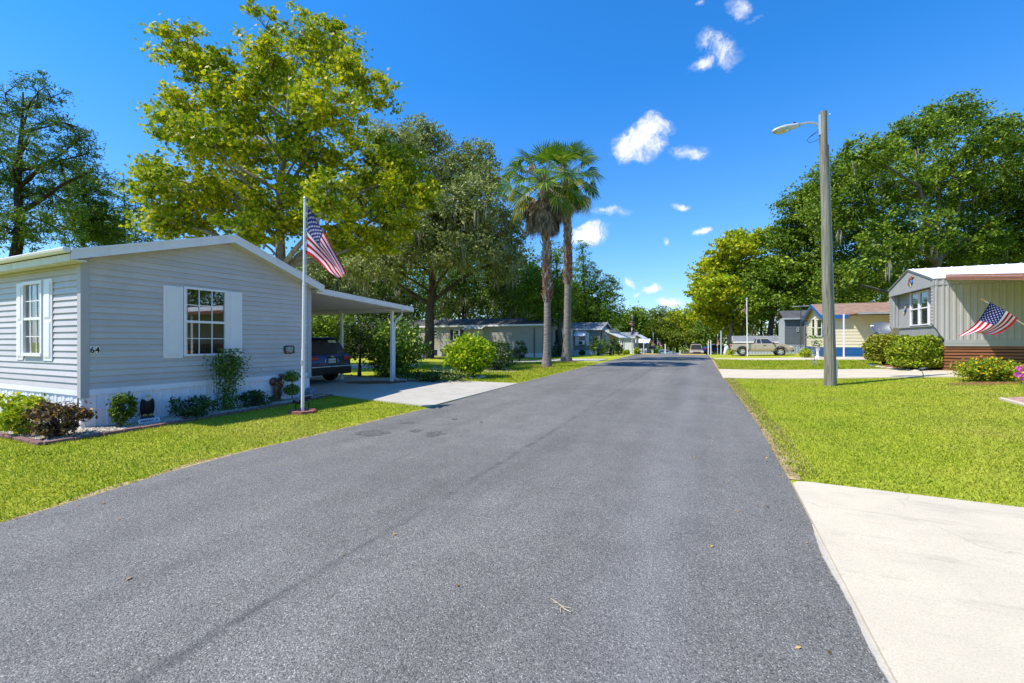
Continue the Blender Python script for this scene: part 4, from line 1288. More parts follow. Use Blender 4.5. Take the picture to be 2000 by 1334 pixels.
# eagle statue with its sign
eb = at(289, 823); eb = Vector((eb.x - .02, eb.y, eb.z + .02))
eg = thing('eagle_statue', 'painted bald eagle statue perched on a rock beside the skirting', 'statue', eb)
fx = Vector((1, -.35, 0)).normalized(); sx_ = Vector((-fx.y, fx.x, 0))
def lump(mb, c, rx, ry, rz, nu=14, nv=10, m=0, tilt=0):
    base = len(mb.v)
    for i in range(nv + 1):
        th = PI * i / nv
        for k in range(nu):
            ph = 2 * PI * k / nu
            x = rx * math.sin(th) * math.cos(ph); y = ry * math.sin(th) * math.sin(ph); z = rz * math.cos(th)
            x += tilt * z
            q_ = Vector(c) + fx * x + sx_ * y + Vector((0, 0, z)); mb.v.append(tuple(q_))
    for i in range(nv):
        for k in range(nu):
            mb.f.append([base + i * nu + k, base + (i + 1) * nu + k, base + (i + 1) * nu + (k + 1) % nu, base + i * nu + (k + 1) % nu]); mb.m.append(m)
mb = MB(); lump(mb, eb + Vector((0, 0, .05)), .10, .11, .075, 12, 8); lump(mb, eb + Vector((.02, .05, .04)), .07, .06, .06, 10, 6)
mb.build('rock', M('statue_rock', (.06, .065, .075), .8, .4, 20, 50, .5), eg)
mb = MB(); lump(mb, eb + Vector((0, 0, .27)), .075, .095, .165, 18, 14, tilt=.12)
for s_ in (1, -1):
    lump(mb, eb + sx_ * s_ * .075 + Vector((0, 0, .26)) - fx * .02, .05, .038, .165, 12, 12, tilt=.2)
lump(mb, eb - fx * .07 + Vector((0, 0, .12)), .025, .05, .10, 10, 8, tilt=.35)
mb.build('body', M('eagle_feathers', (.012, .010, .012), .6, .4, 60, 80, .6, stretch=(1, 1, .4)), eg, smooth=True)
mb = MB(); lump(mb, eb + fx * .03 + Vector((0, 0, .425)), .05, .052, .075, 14, 10, tilt=.1); lump(mb, eb + fx * .035 + Vector((0, 0, .485)), .045, .042, .04, 14, 10)
mb.build('head', M('eagle_white', (.60, .60, .58), .6, .1, 40), eg, smooth=True)
mb = MB()
bk = eb + fx * .075 + Vector((0, 0, .482))
mb.tube([bk, bk + fx * .035 + Vector((0, 0, .0)), bk + fx * .048 + Vector((0, 0, -.02))], [.018, .014, .003], 8); mb.build('beak', M('beak_yellow', (.62, .36, .03), .5, .1, 20), eg)
for s_ in (1, -1):
    mb = MB()
    for j in (-1, 0, 1):
        f0 = eb + sx_ * (s_ * .045) + fx * .05 + Vector((0, 0, .13)); mb.tube([f0, f0 + fx * .045 + sx_ * j * .02 + Vector((0, 0, -.005)), f0 + fx * .06 + sx_ * j * .026 + Vector((0, 0, -.03))], [.012, .010, .004], 6)
    mb.build('talon', MATS['beak_yellow'], eg)
for s_ in (1, -1): mb = MB(); mb.ball(tuple(eb + fx * .07 + sx_ * s_ * .028 + Vector((0, 0, .497))), .007, 8, 6); mb.build('eye', BLACK, eg)
sn = thing('name_sign', 'white block sign with dark lettering lying at the feet of the eagle', 'sign', eb)
so_ = at(296, 826); so_ = so_ + Vector((.05, -.05, .03))
sdx = (PD(313, 817.5, dF) - PD(281, 827, dF)); sdx = Vector((.05, 1, 0)).normalized(); up_ = Vector((-.62, .03, .78)).normalized()
nn_ = sdx.cross(up_)
mb = MB(); L4 = [so_ + sdx * a + up_ * b for a, b in ((-.17, -.01), (.17, -.01), (.17, .085), (-.17, .085))]
mb.prism([p - nn_ * .02 for p in L4], L4); mb.build('board', M('sign_white', (.66, .68, .72), .6, .08, 12), sn)
text_obj('AMERICA', .068, sn, M('sign_ink', (.05, .05, .09), .6, .2, 20), so_ + up_ * .014 + nn_ * .001, sdx, up_, center=True, bold=.0015, depth=.001)

# bronze soldier figure: one skinned body with a head, pack, helmet
stb = at(541, 785); stb.x = min(stb.x, -9.62); stb.z = gz(stb.x, stb.y)
st_ = thing('soldier_statue', 'bronze coloured soldier figurine trudging under a pack in the pebble bed', 'statue', stb); st_.scale = (.95, .95, .82)
BRONZE = M('bronze_paint', (.14, .055, .030), .42, .4, 14, 40, .3, spec=.7)
fx2 = Vector((.8, .6, 0)).normalized(); sx2 = Vector((-fx2.y, fx2.x, 0))
def SP(f, s_, z): return fx2 * f + sx2 * s_ + Vector((0, 0, z))
nodes = [(SP(0, 0, .42), .062), (SP(.015, 0, .52), .06), (SP(.045, 0, .64), .075), (SP(.075, 0, .71), .04), (SP(.09, 0, .75), .033),
         (SP(.01, .05, .38), .05), (SP(.06, .06, .24), .036), (SP(.03, .06, .08), .026), (SP(.08, .065, .05), .022),
         (SP(-.01, -.05, .38), .05), (SP(-.02, -.06, .23), .036), (SP(-.09, -.06, .09), .026), (SP(-.04, -.065, .055), .022),
         (SP(.05, .09, .67), .036), (SP(.04, .12, .55), .028), (SP(.10, .06, .47), .022), (SP(.13, .03, .47), .022),
         (SP(.05, -.09, .67), .036), (SP(.02, -.13, .56), .028), (SP(.09, -.08, .48), .022), (SP(.12, -.05, .49), .022)]
ed_ = [(0, 1), (1, 2), (2, 3), (3, 4), (0, 5), (5, 6), (6, 7), (7, 8), (0, 9), (9, 10), (10, 11), (11, 12), (2, 13), (13, 14), (14, 15), (15, 16), (2, 17), (17, 18), (18, 19), (19, 20)]
me = bpy.data.meshes.new('body'); me.from_pydata([tuple(n_[0]) for n_ in nodes], ed_, [])
ob = link_mesh('body', me, [BRONZE], st_)
nodes = [(p_, r_ * 1.45) for p_, r_ in nodes]
skm = ob.modifiers.new('skin', 'SKIN'); skm.use_smooth_shade = True
try:
    if not me.skin_vertices:
        bpy.context.view_layer.objects.active = ob
        bpy.ops.mesh.customdata_skin_add()
    for i, n_ in enumerate(nodes): me.skin_vertices[0].data[i].radius = (n_[1], n_[1])
    me.skin_vertices[0].data[0].use_root = True
except Exception as ex:
    print('skin', ex)
sb_ = ob.modifiers.new('sub', 'SUBSURF'); sb_.levels = 2; sb_.render_levels = 2
mb = MB()
O_ = stb
def lump2(mb, c, rx, ry, rz, nu=14, nv=10):
    base = len(mb.v)
    for i in range(nv + 1):
        th = PI * i / nv
        for k in range(nu):
            ph = 2 * PI * k / nu
            q_ = O_ + c + fx2 * rx * math.sin(th) * math.cos(ph) + sx2 * ry * math.sin(th) * math.sin(ph) + Vector((0, 0, rz * math.cos(th))); mb.v.append(tuple(q_))
    for i in range(nv):
        for k in range(nu):
            mb.f.append([base + i * nu + k, base + (i + 1) * nu + k, base + (i + 1) * nu + (k + 1) % nu, base + i * nu + (k + 1) % nu]); mb.m.append(0)
lump2(mb, SP(.115, 0, .79), .05, .043, .055); lump2(mb, SP(.165, 0, .785), .014, .009, .014, 8, 6); lump2(mb, SP(.155, 0, .762), .012, .022, .006, 8, 6)
mb.build('head', BRONZE, st_, smooth=True)
mb = MB(); lump2(mb, SP(.105, 0, .815), .068, .06, .045); lump2(mb, SP(.105, 0, .80), .078, .07, .012); mb.build('helmet', BRONZE, st_, smooth=True)
mb = MB(); lump2(mb, SP(-.09, 0, .62), .10, .13, .14); lump2(mb, SP(-.09, .07, .56), .045, .04, .06); lump2(mb, SP(-.09, -.07, .56), .045, .04, .06); mb.build('backpack', BRONZE, st_, smooth=True)
for q_ in (SP(0, .075, .42), SP(-.05, -.07, .42)): mb = MB(); lump2(mb, q_, .03, .035, .045); mb.build('pouch', BRONZE, st_, smooth=True)
mb = MB(); mb.tube([O_ + SP(.12, .16, .60), O_ + SP(.13, 0, .48), O_ + SP(.14, -.20, .36)], [.014, .018, .010], 7); mb.build('rifle', BRONZE, st_)
mb = MB(); mb.lathe([(.20, -.02), (.20, .03), (.185, .045), (.165, .05), (.15, .06), (0, .062)], stb, 18, sx=1, sy=.95); lump2(mb, SP(-.02, 0, .07), .10, .12, .05); mb.build('base', BRONZE, st_)

# grey boulder at the corner
rb = at(607, 776); rk = MB(); rr_ = random.Random(4)
rk.ball((0, 0, 0), (.19, .24, .17), 9, 7, jit=.13)
bo = rk.build('boulder', M('boulder_grey', (.20, .21, .24), .85, .4, 12, 40, .7)); bo.location = (rb.x, rb.y, rb.z + .09); bo.rotation_euler = (.2, .3, .6)
tag(bo, 'rough blue-grey boulder at the far end of the pebble bed', 'rock')
# coiled green hose just past the corner
hz = thing('garden_hose', 'teal garden hose coiled on the carport wall behind the corner', 'hose', (XG - .5, Y1 + .1, .9))
mb = MB(); HCX = XG - .35
for k in range(4):
    mb.tube([(HCX + (.20 - .01 * k) * math.cos(2 * PI * i / 24), Y1 + .09 + .028 * k, .72 + (.26 - .01 * k) * math.sin(2 * PI * i / 24)) for i in range(25)], .014, 6)
mb.build('coil', M('hose_teal', (.02, .17, .17), .5, .15, 8), hz)
mb = MB(); mb.box(HCX - .05, HCX + .05, Y1 + .03, Y1 + .2, .68, .76); mb.build('hook', BLACK, hz)
# bare twig on the asphalt
tw = thing('twig', 'pale dry forked twig lying on the asphalt near the viewer', 'twig', at(1097, 1192))
mb = MB(); c = at(1097, 1192) + Vector((0, 0, .024)); ax = Vector((RT[0], RT[1], 0)); ay = Vector((FW[0], FW[1], 0))
for br_ in (((-.055, .075), (-.02, .03), (0, 0), (.05, -.02)), ((0, 0), (.015, -.03), (.045, -.055)), ((0, 0), (-.012, -.03), (-.01, -.06)), ((-.02, .03), (-.045, .04))):
    mb.tube([c + ax * a + ay * b for a, b in br_], .0022, 5)
mb.build('stick', M('straw', (.55, .42, .26), .8, .2, 30), tw)

# ================================================================ vehicles (local frame: x forward, y left, z up; wheels on z = 0)
def arc(cx, cz, r, a0, a1, n=8):
    return [(cx + r * math.cos(math.radians(a0 + (a1 - a0) * i / n)), cz + r * math.sin(math.radians(a0 + (a1 - a0) * i / n))) for i in range(n + 1)]
def side_solid(mb, poly, w, tuck=.05, m=0, taper=None):
    """side outline (x, z) carried across the width with rounded-in edges"""
    cx = sum(p[0] for p in poly) / len(poly); cz = sum(p[1] for p in poly) / len(poly)
    def ring(y, k):
        out = []
        for x, z in poly:
            dx, dz = x - cx, z - cz; L = math.hypot(dx, dz) or 1
            yy = y
            if taper: yy = y * taper(x, z)
            out.append((x - dx / L * k, yy, z - dz / L * k))
        return out
    R = [ring(-w / 2, tuck), ring(-w / 2 + tuck * .35, tuck * .3), ring(-w / 2 + tuck * 1.2, 0), ring(w / 2 - tuck * 1.2, 0), ring(w / 2 - tuck * .35, tuck * .3), ring(w / 2, tuck)]
    n = len(poly); base = len(mb.v)
    for r in R: mb.v.extend(r)
    area = sum(poly[i][0] * poly[(i + 1) % n][1] - poly[(i + 1) % n][0] * poly[i][1] for i in range(n))
    for i in range(5):
        for k in range(n):
            f = [base + i * n + k, base + (i + 1) * n + k, base + (i + 1) * n + (k + 1) % n, base + i * n + (k + 1) % n]
            mb.f.append(f[::-1] if area > 0 else f); mb.m.append(m)
    a = [base + k for k in range(n)]; b = [base + 5 * n + k for k in range(n)]
    mb.f.append(a if area > 0 else a[::-1]); mb.m.append(m); mb.f.append(b[::-1] if area > 0 else b); mb.m.append(m)
def wheel(parent, x, y, r, w, rim_mat, spokes=5):
    s = 1 if y > 0 else -1
    mb = MB()
    prof = [(r * .62, -w / 2), (r * .93, -w / 2), (r, -w * .3), (r, w * .3), (r * .93, w / 2), (r * .62, w / 2)]
    n = 28; base = 0
    for (q, yy) in prof:
        for k in range(n): mb.v.append((x + q * math.cos(2 * PI * k / n), y + yy, r + q * math.sin(2 * PI * k / n)))
    L = len(prof)
    for i in range(L):
        for k in range(n):
            j = (i + 1) % L; mb.f.append([i * n + k, i * n + (k + 1) % n, j * n + (k + 1) % n, j * n + k]); mb.m.append(0)
    wh = mb.build('wheel', RUBBER, parent, smooth=True, angle=40, local=True)
    mb = MB(); q = r * .62; yo = y + s * w * .36
    def disc(rad, y0, y1):
        ring = [(x + rad * math.cos(2 * PI * k / 24), y0, r + rad * math.sin(2 * PI * k / 24)) for k in range(24)]
        mb.prism(ring, [(a, y1, c) for a, b, c in ring])
    bk = MB(); ring = [(x + q * math.cos(2 * PI * k / 24), y - s * w * .2, r + q * math.sin(2 * PI * k / 24)) for k in range(24)]; bk.prism(ring, [(a, y + s * w * .05, c) for a, b, c in ring]); bk.build('spoke_shade_disc', BLACK, wh, local=True)  # black disc paints the shade seen between the spokes
    for k in range(spokes):
        th = 2 * PI * k / spokes; c, s2 = math.cos(th), math.sin(th); t = .28 * q
        P = [(x + c * .12 * q - s2 * t * .6, r + s2 * .12 * q + c * t * .6), (x + c * q - s2 * t, r + s2 * q + c * t), (x + c * q + s2 * t, r + s2 * q - c * t), (x + c * .12 * q + s2 * t * .6, r + s2 * .12 * q - c * t * .6)]
        mb.prism([(a, y + s * w * .06, b) for a, b in P], [(a, yo, b) for a, b in P])
    disc(q * .3, y, yo + s * .012)
    ring_o = [(x + q * 1.03 * math.cos(2 * PI * k / 28), r + q * 1.03 * math.sin(2 * PI * k / 28)) for k in range(28)]
    ring_i = [(x + q * .86 * math.cos(2 * PI * k / 28), r + q * .86 * math.sin(2 * PI * k / 28)) for k in range(28)]
    for k in range(28):
        j = (k + 1) % 28; mb.quad((ring_o[k][0], yo, ring_o[k][1]), (ring_o[j][0], yo, ring_o[j][1]), (ring_i[j][0], yo, ring_i[j][1]), (ring_i[k][0], yo, ring_i[k][1]))
    mb.build('rim', rim_mat, wh, local=True)
    return wh
def greenhouse(mb, zb, zt, xb0, xb1, xt0, xt1, wb, wt, m=0):
    B = [(xb0, -wb / 2, zb), (xb1, -wb / 2, zb), (xb1, wb / 2, zb), (xb0, wb / 2, zb)]
    T = [(xt0, -wt / 2, zt), (xt1, -wt / 2, zt), (xt1, wt / 2, zt), (xt0, wt / 2, zt)]
    mb.hexa(B + T, m)
    # crowned roof
    mb.hexa([T[0], T[1], T[2], T[3]] + [(xt0 + .12, -wt / 2 + .12, zt + .045), (xt1 - .15, -wt / 2 + .12, zt + .045), (xt1 - .15, wt / 2 - .12, zt + .045), (xt0 + .12, wt / 2 - .12, zt + .045)], m)
    return B, T
def pane(parent, a, b, c, d, u0, u1, v0, v1, mat, name='window', off=.008):
    """a-b lower edge, d-c upper edge; the pane covers a u/v window of that quad, slightly proud"""
    a, b, c, d = map(Vector, (a, b, c, d))
    def q(u, v): return (a.lerp(b, u)).lerp(d.lerp(c, u), v)
    n = (b - a).cross(d - a).normalized()
    P = [q(u0, v0), q(u1, v0), q(u1, v1), q(u0, v1)]
    mb = MB(); mb.prism([p - n * .002 for p in P], [p + n * off for p in P])
    return mb.build(name, mat, parent, local=True)
VGLASS = glass_mat('vehicle_glass', (.006, .008, .009), .0, see=False)
TAIL = M('tail_lamp', (.45, .012, .01), .15, .1, 30, spec=.7); HEAD = M('head_lamp', (.62, .64, .66), .12, .06, 40, spec=.9); AMBER = M('amber_lamp', (.6, .12, .02), .2, .1, 30)
def paint(name, col, metal=.45, rough=.3):
    m = M(name, col, rough, .04, 6, metal=metal, spec=.5)
    m.node_tree.nodes['Principled BSDF'].inputs['Coat Weight'].default_value = .6
    m.node_tree.nodes['Principled BSDF'].inputs['Coat Roughness'].default_value = .08
    return m

# ---- tan pickup (extended cab)
def pickup(name, label, loc, rot, col, lower):
    t = thing(name, label, 'pickup truck', loc, rot)
    Lr = .395; xr, xf = .98, 3.98; Wd = 1.74
    poly = [(.06, .60), (.02, .75), (.0, 1.08), (1.98, 1.09), (3.42, 1.12), (4.2, 1.08), (4.72, .98), (4.88, .88), (4.92, .62), (4.9, .50)] + [(xf + .47, .46)] + arc(xf, Lr, .47, 8, 172)[0:] + [(xr + .47, .46)] + arc(xr, Lr, .47, 8, 172) + [(.4, .52)]
    mb = MB(); side_solid(mb, poly, Wd, .05)
    body = mb.build('body', col, t, smooth=True, angle=32, local=True)
    mb = MB(); B, T = greenhouse(mb, 1.08, 1.58, 2.0, 3.62, 2.12, 3.02, 1.62, 1.34)
    mb.build('cab', col, t, smooth=True, angle=30, local=True)
    for s in (0, 1):
        i0, i1 = (0, 1) if s == 0 else (2, 3)
        a, b, c, d = B[i0], B[i1], T[i1], T[i0]
        if s == 0:
            pane(t, a, b, c, d, .06, .30, .10, .90, VGLASS, 'side_window'); pane(t, a, b, c, d, .345, .93, .10, .90, VGLASS, 'side_window')
        else:
            pane(t, a, b, c, d, .70, .94, .10, .90, VGLASS, 'side_window'); pane(t, a, b, c, d, .07, .655, .10, .90, VGLASS, 'side_window')
    pane(t, B[1], B[2], T[2], T[1], .05, .95, .08, .93, VGLASS, 'windscreen'); pane(t, B[3], B[0], T[0], T[3], .1, .9, .12, .88, VGLASS, 'rear_window')
    # load bed: dark slab paints the shade of the hollow on the closed body
    mb = MB(); mb.box(.06, 1.94, -Wd / 2 + .09, Wd / 2 - .09, 1.085, 1.094); mb.build('bed', DARKIN, t, local=True)
    for s in (-1, 1):
        y = s * (Wd / 2 + .004)
        mb = MB(); mb.box(.5, 4.85, min(y, y + s * .008), max(y, y + s * .008), .50, .66)
        for xx in (xr, xf):
            o = arc(xx, Lr, .515, -5, 185, 14); i_ = arc(xx, Lr, .45, -5, 185, 14)
            for k in range(14):
                q = [o[k], o[k + 1], i_[k + 1], i_[k]]; mb.prism([(a, s * (Wd / 2 - .02), b) for a, b in q], [(a, s * (Wd / 2 + .045), b) for a, b in q], 1)
        mb.build('fender_flare', [lower, M('grey_plastic', (.06, .062, .066), .55, .1, 9)], t, local=True)
        for (x0, x1) in ((2.62, 2.635), (3.56, 3.575), (1.99, 2.0)):
            mb = MB(); mb.box(x0, x1, min(y, y + s * .003), max(y, y + s * .003), .62, 1.07); mb.build('door_seam', BLACK, t, local=True)
        mb = MB(); mb.box(2.7, 2.86, min(y, y + s * .02), max(y, y + s * .02), .95, 1.0); mb.build('door_handle', BLACK, t, local=True, bevel=.006)
        mb = MB(); mb.box(3.38, 3.5, s * .86, s * 1.02, 1.10, 1.25) if s > 0 else mb.box(3.38, 3.5, -1.02, -.86, 1.10, 1.25); mb.build('mirror', BLACK, t, local=True, bevel=.03)
        mb = MB(); mb.box(-.015, .10, *sorted((s * .70, s * .878)), .84, 1.02); mb.build('tail_light', TAIL, t, local=True, bevel=.02)
        mb = MB(); mb.box(4.62, 4.9, *sorted((s * .55, s * .872)), .80, .92); mb.build('headlight', HEAD, t, local=True, bevel=.03)
        mb = MB(); mb.box(4.72, 4.93, *sorted((s * .62, s * .88)), .70, .78); mb.build('turn_signal', AMBER, t, local=True, bevel=.02)
        for xx in (xr, xf): wheel(t, xx, s * .78, Lr, .24, ALU, 5)
    mb = MB(); mb.box(4.88, 5.0, -.86, .86, .42, .60); mb.build('front_bumper', BLACK, t, local=True, bevel=.04)
    mb = MB(); mb.box(-.14, .02, -.86, .86, .48, .62); mb.build('rear_bumper', M('grey_bumper', (.12, .12, .125), .4, .1, 9, metal=.5), t, local=True, bevel=.03)
    mb = MB(); mb.box(4.86, 4.93, -.5, .5, .64, .86); mb.build('grille', BLACK, t, local=True, bevel=.02)
    return t
tr = at(1450, 693); tf_ = at(1525, 693)
scl = 1.0
pk = pickup('pickup_truck', 'tan extended cab pickup parked side-on beside the dark grey home', (0, 0, 0), 0, paint('paint_tan', (.44, .375, .285), .15, .35), paint('paint_gold', (.40, .30, .17), .3))
# stand it across the yard: rear wheels and front wheels on the surveyed spots
pr = at(1449, 692.6); ty_ = 38.9
pr = PY(1449, 692, ty_); pf = PY(1522, 692, ty_)
span = pf.x - pr.x
k_ = span / 3.0
pk.location = (pr.x - .98 * k_, ty_, gz(pr.x + 1.5, ty_) - .01); pk.scale = (k_, k_, k_)

# ---- navy SUV under the carport, tail towards the street
def suv(name, label, loc, rot, col, L=4.6, Wd=1.84, H=1.66, cat='car', detail=True, group=None, sedan=False):
    t = thing(name, label, cat, loc, rot, group)
    Lr = .35; xr, xf = .95, L - .92
    zb = .98 if not sedan else .92
    if sedan: H = 1.42
    poly = [(.10, .52), (.02, .62), (.03, .80), (.10, zb), (L - 1.25, zb + .02), (L - .35, zb - .12), (L - .06, .76), (L, .55), (L - .08, .32), (xf + .42, .27)] + arc(xf, Lr, .41, 0, 180)[0:] + [(xr + .42, .27)] + arc(xr, Lr, .41, 0, 180) + [(.25, .34)]
    mb = MB(); side_solid(mb, poly, Wd, .09)
    mb.build('body', col, t, smooth=True, angle=35, local=True)
    mb = MB()
    if sedan: B, T = greenhouse(mb, zb - .02, H - .04, .55, L - 1.2, 1.2, L - 2.1, Wd - .16, Wd - .56)
    else: B, T = greenhouse(mb, zb - .02, H - .045, .14, L - 1.15, .52, L - 2.0, Wd - .14, Wd - .50)
    mb.build('cabin', col, t, smooth=True, angle=30, local=True)
    pane(t, B[3], B[0], T[0], T[3], .06, .94, .10, .93, VGLASS, 'rear_window')
    pane(t, B[1], B[2], T[2], T[1], .05, .95, .06, .94, VGLASS, 'windscreen')
    for (a, b, c, d) in ((B[0], B[1], T[1], T[0]), (B[2], B[3], T[3], T[2])):
        pane(t, a, b, c, d, .08, .47, .12, .88, VGLASS, 'side_window'); pane(t, a, b, c, d, .51, .92, .12, .88, VGLASS, 'side_window')
    for s in (-1, 1):
        for xx in (xr, xf): wheel(t, xx, s * (Wd / 2 - .13), Lr, .22, ALU, 5)
        mb = MB(); mb.box(.015, .26, *sorted((s * .56, s * (Wd / 2 - .005))), .80, .93); mb.build('tail_light', TAIL, t, local=True, bevel=.035)
        mb = MB(); mb.box(L - .30, L - .03, *sorted((s * .52, s * (Wd / 2 - .03))), .66, .80); mb.build('headlight', HEAD, t, local=True, bevel=.04)
        mb = MB(); mb.box(L - 1.35, L - 1.2, *sorted((s * (Wd / 2 - .04), s * (Wd / 2 + .14))), .98, 1.12); mb.build('mirror', col, t, local=True, bevel=.03)
    mb = MB(); mb.box(-.03, .30, -Wd / 2 + .04, Wd / 2 - .04, .30, .56); mb.build('rear_bumper', BLACK, t, local=True, bevel=.04)
    mb = MB(); mb.box(L - .22, L + .04, -Wd / 2 + .05, Wd / 2 - .05, .28, .54); mb.build('front_bumper', BLACK, t, local=True, bevel=.04)
    mb = MB(); mb.box(L - .1, L + .015, -.5, .5, .56, .70); mb.build('grille', BLACK, t, local=True, bevel=.02)
    if detail:
        mb = MB(); mb.box(-.045, .04, -Wd / 2 + .06, Wd / 2 - .06, .555, .60); mb.build('chrome_strip', CHROME, t, local=True, bevel=.012)
        pl_ = MB(); pl_.box(.0, .022, -.155, .155, .70, .855); pp = pl_.build('number_plate', M('plate_white', (.62, .66, .66), .4, .05, 9), t, local=True)
        pm = MB()
        for (y, w_) in ((.10, .022), (.065, .018), (-.065, .018), (-.10, .022)): pm.box(-.004, -.001, y - w_ * .6, y + w_ * .6, .755, .81)
        pm.box(-.004, -.001, -.12, .12, .715, .722)
        pm.build('plate_marks', M('plate_ink', (.03, .08, .05), .5, .2, 9), pp, local=True)
        pm = MB(); pm.ball((-.003, 0, .785), (.004, .026, .024), 8, 6); pm.build('plate_fruit', M('plate_orange', (.6, .16, .02), .5, .1, 9), pp, local=True)
        em = MB(); xx = .035
        for q in ([(-.085, -.016), (-.03, -.016), (-.03, -.03), (.03, -.03), (.03, -.016), (.085, -.016), (.07, .016), (.03, .016), (.03, .03), (-.03, .03), (-.03, .016), (-.07, .016)],):
            em.prism([(.0, -a, .925 + b) for a, b in q], [(.05, -a, .925 + b) for a, b in q])
        em.build('emblem', M('emblem_gold', (.70, .50, .14), .25, .1, 20, metal=.7), t, local=True)
        st = MB(); a, b = Vector(B[3]).lerp(Vector(T[3]), .78), Vector(B[0]).lerp(Vector(T[0]), .78)
        c_, d_ = Vector(B[0]).lerp(Vector(T[0]), .90), Vector(B[3]).lerp(Vector(T[3]), .90)
        pane(t, B[3], B[0], T[0], T[3], .66, .90, .74, .88, M('sticker', (.62, .62, .55), .5, .2, 60), 'sticker', .012)
        pane(t, B[3], B[0], T[0], T[3], .72, .83, .75, .87, M('sticker_yellow', (.7, .55, .05), .5, .2, 60), 'sticker', .014)
        for s in (-1, 1):
            mb = MB(); mb.tube([(.7, s * .60, H + .03), (.8, s * .60, H + .05), (2.3, s * .60, H + .05), (2.4, s * .60, H + .02)], .016, 6); mb.build('roof_rail', BLACK, t, local=True)
            mb = MB(); mb.tube([(.02, s * .24, .84), (.018, s * .27, .82), (.018, s * .28, .76), (.014, s * .30, .72)], .011, 5); mb.build('decal', WHITE_S, t, local=True)
        mb = MB(); mb.box(.40, .62, -.55, .55, H - .05, H - .01); mb.build('spoiler', col, t, local=True, bevel=.015)
    return t
rs = PX(601, 720, -12.0); re = PX(690, 720, -12.0)
sy = re.y - 1.03
suv('parked_car', 'navy blue hatchback seen from behind under the white carport', (-11.95, sy, gz(-13, sy) + .03), PI, paint('paint_navy', (.008, .018, .075), .3, .25), H=1.60)
# ---- vehicles beyond the crest
pS = PD(1361, 690, 60); zs = gz(pS.x, pS.y)
suv('parked_car', 'tan sport utility vehicle facing the viewer at the end of the road', (pS.x, pS.y, zs), math.atan2(-pS.y, -pS.x) + .05, paint('paint_sand', (.42, .33, .22), .2, .35), 4.4, 1.80, 1.78, detail=False)
sroot = bpy.data.objects['parked_car.001']; fwd = Vector((math.cos(sroot.rotation_euler.z), math.sin(sroot.rotation_euler.z), 0)); sroot.location = sroot.location - fwd * 4.4
pW = PD(1301, 690, 80)
suv('parked_car', 'pale blue car parked across the far end of the road', (pW.x - 2.2, pW.y - .4, gz(pW.x, pW.y)), YAW - .25, paint('paint_paleblue', (.32, .42, .50), .3, .3), 4.5, 1.78, 1.42, detail=False, sedan=True)
pB = PD(1402, 690, 60)
suv('parked_car', 'dark blue car parked behind the grey posts right of the road end', (pB.x - 2.0, pB.y, gz(pB.x, pB.y) + .35), YAW + .1, paint('paint_blue', (.015, .03, .16), .3, .3), 4.5, 1.78, 1.45, detail=False, sedan=True)

# ================================================================ utility pole with lamp
pb_ = at(1621.5, 753); dP = depth_of(pb_)
ut = thing('utility_pole', 'weathered wooden utility pole carrying a cobra-head street lamp', 'utility pole', pb_)
ptop = PD(1607, 219, dP)
m_, nt_, b_ = _nt('pole_wood')
v_ = mapping(nt_, (22, 22, .5)); n_ = noise(nt_, 1.6, 8, .68, v_, .5)
c_ = ramp(nt_, n_, [(.34, (.03, .025, .018)), (.47, (.185, .16, .12)), (.68, (.36, .32, .25))])
c_ = mixcol(nt_, ramp(nt_, noise(nt_, .9, 5, .6), [(.42, 0.0), (.7, .6)]), c_, (.17, .20, .15))
nt_.links.new(c_, b_.inputs['Base Color']); b_.inputs['Roughness'].default_value = .9; bump(nt_, b_, n_, .8, .02)
MATS['pole_wood'] = m_
mb = MB()
pts_ = [pb_ - Vector((0, 0, .3))] + [pb_.lerp(ptop, i / 10) + Vector((.012 * math.sin(i * 1.3), .01 * math.cos(i), 0)) for i in range(11)]
rad_ = [.178] + [.160 - .056 * i / 10 for i in range(11)]
mb.tube(pts_, rad_, 18); mb.build('shaft', m_, ut, smooth=True, angle=50)
AX = Vector((RT[0], RT[1], 0)); AY = Vector((FW[0], FW[1], 0))
mb = MB()
b0 = PD(1601, 246, dP)
mb.box(b0.x - .03, b0.x + .03, b0.y - .04, b0.y + .02, b0.z - .28, b0.z + .34)
arm = [PD(x, y, dP) for x, y in ((1600, 252), (1597, 243), (1590, 240), (1580, 239.5), (1569, 241), (1558, 244))]
mb.tube(arm, [.03] * 6, 10); mb.build('lamp_arm', ALU, ut, smooth=True, angle=50)
# cobra head: flattened lathe along the arm direction
tipA = PD(1561, 244, dP); tipB = PD(1508, 257, dP)
ax_ = (tipB - tipA); Lh = ax_.length; ax_.normalize(); sd_ = ax_.cross(Vector((0, 0, 1))).normalized(); up_ = sd_.cross(ax_)
def head(mb, prof, zs, n=16):
    base = len(mb.v)
    for (t, w_, h0, h1) in prof:
        for k in range(n):
            th = 2 * PI * k / n; c, s = math.cos(th), math.sin(th)
            q_ = tipA + ax_ * (t * Lh) + sd_ * (w_ * c) + up_ * ((h1 if s > 0 else h0) * abs(s) * (1 if s > 0 else -1)); mb.v.append(tuple(q_))
    for i in range(len(prof) - 1):
        for k in range(n): mb.f.append([base + i * n + k, base + (i + 1) * n + k, base + (i + 1) * n + (k + 1) % n, base + i * n + (k + 1) % n]); mb.m.append(0)
    mb.f.append([base + k for k in range(n)]); mb.m.append(0); e = base + (len(prof) - 1) * n; mb.f.append([e + k for k in range(n)][::-1]); mb.m.append(0)
mb = MB(); head(mb, [(0, .06, .06, .06), (.12, .08, .075, .075), (.3, .11, .08, .09), (.55, .16, .05, .10), (.8, .15, .04, .085), (.95, .10, .035, .055), (1.0, .03, .012, .015)], 1)
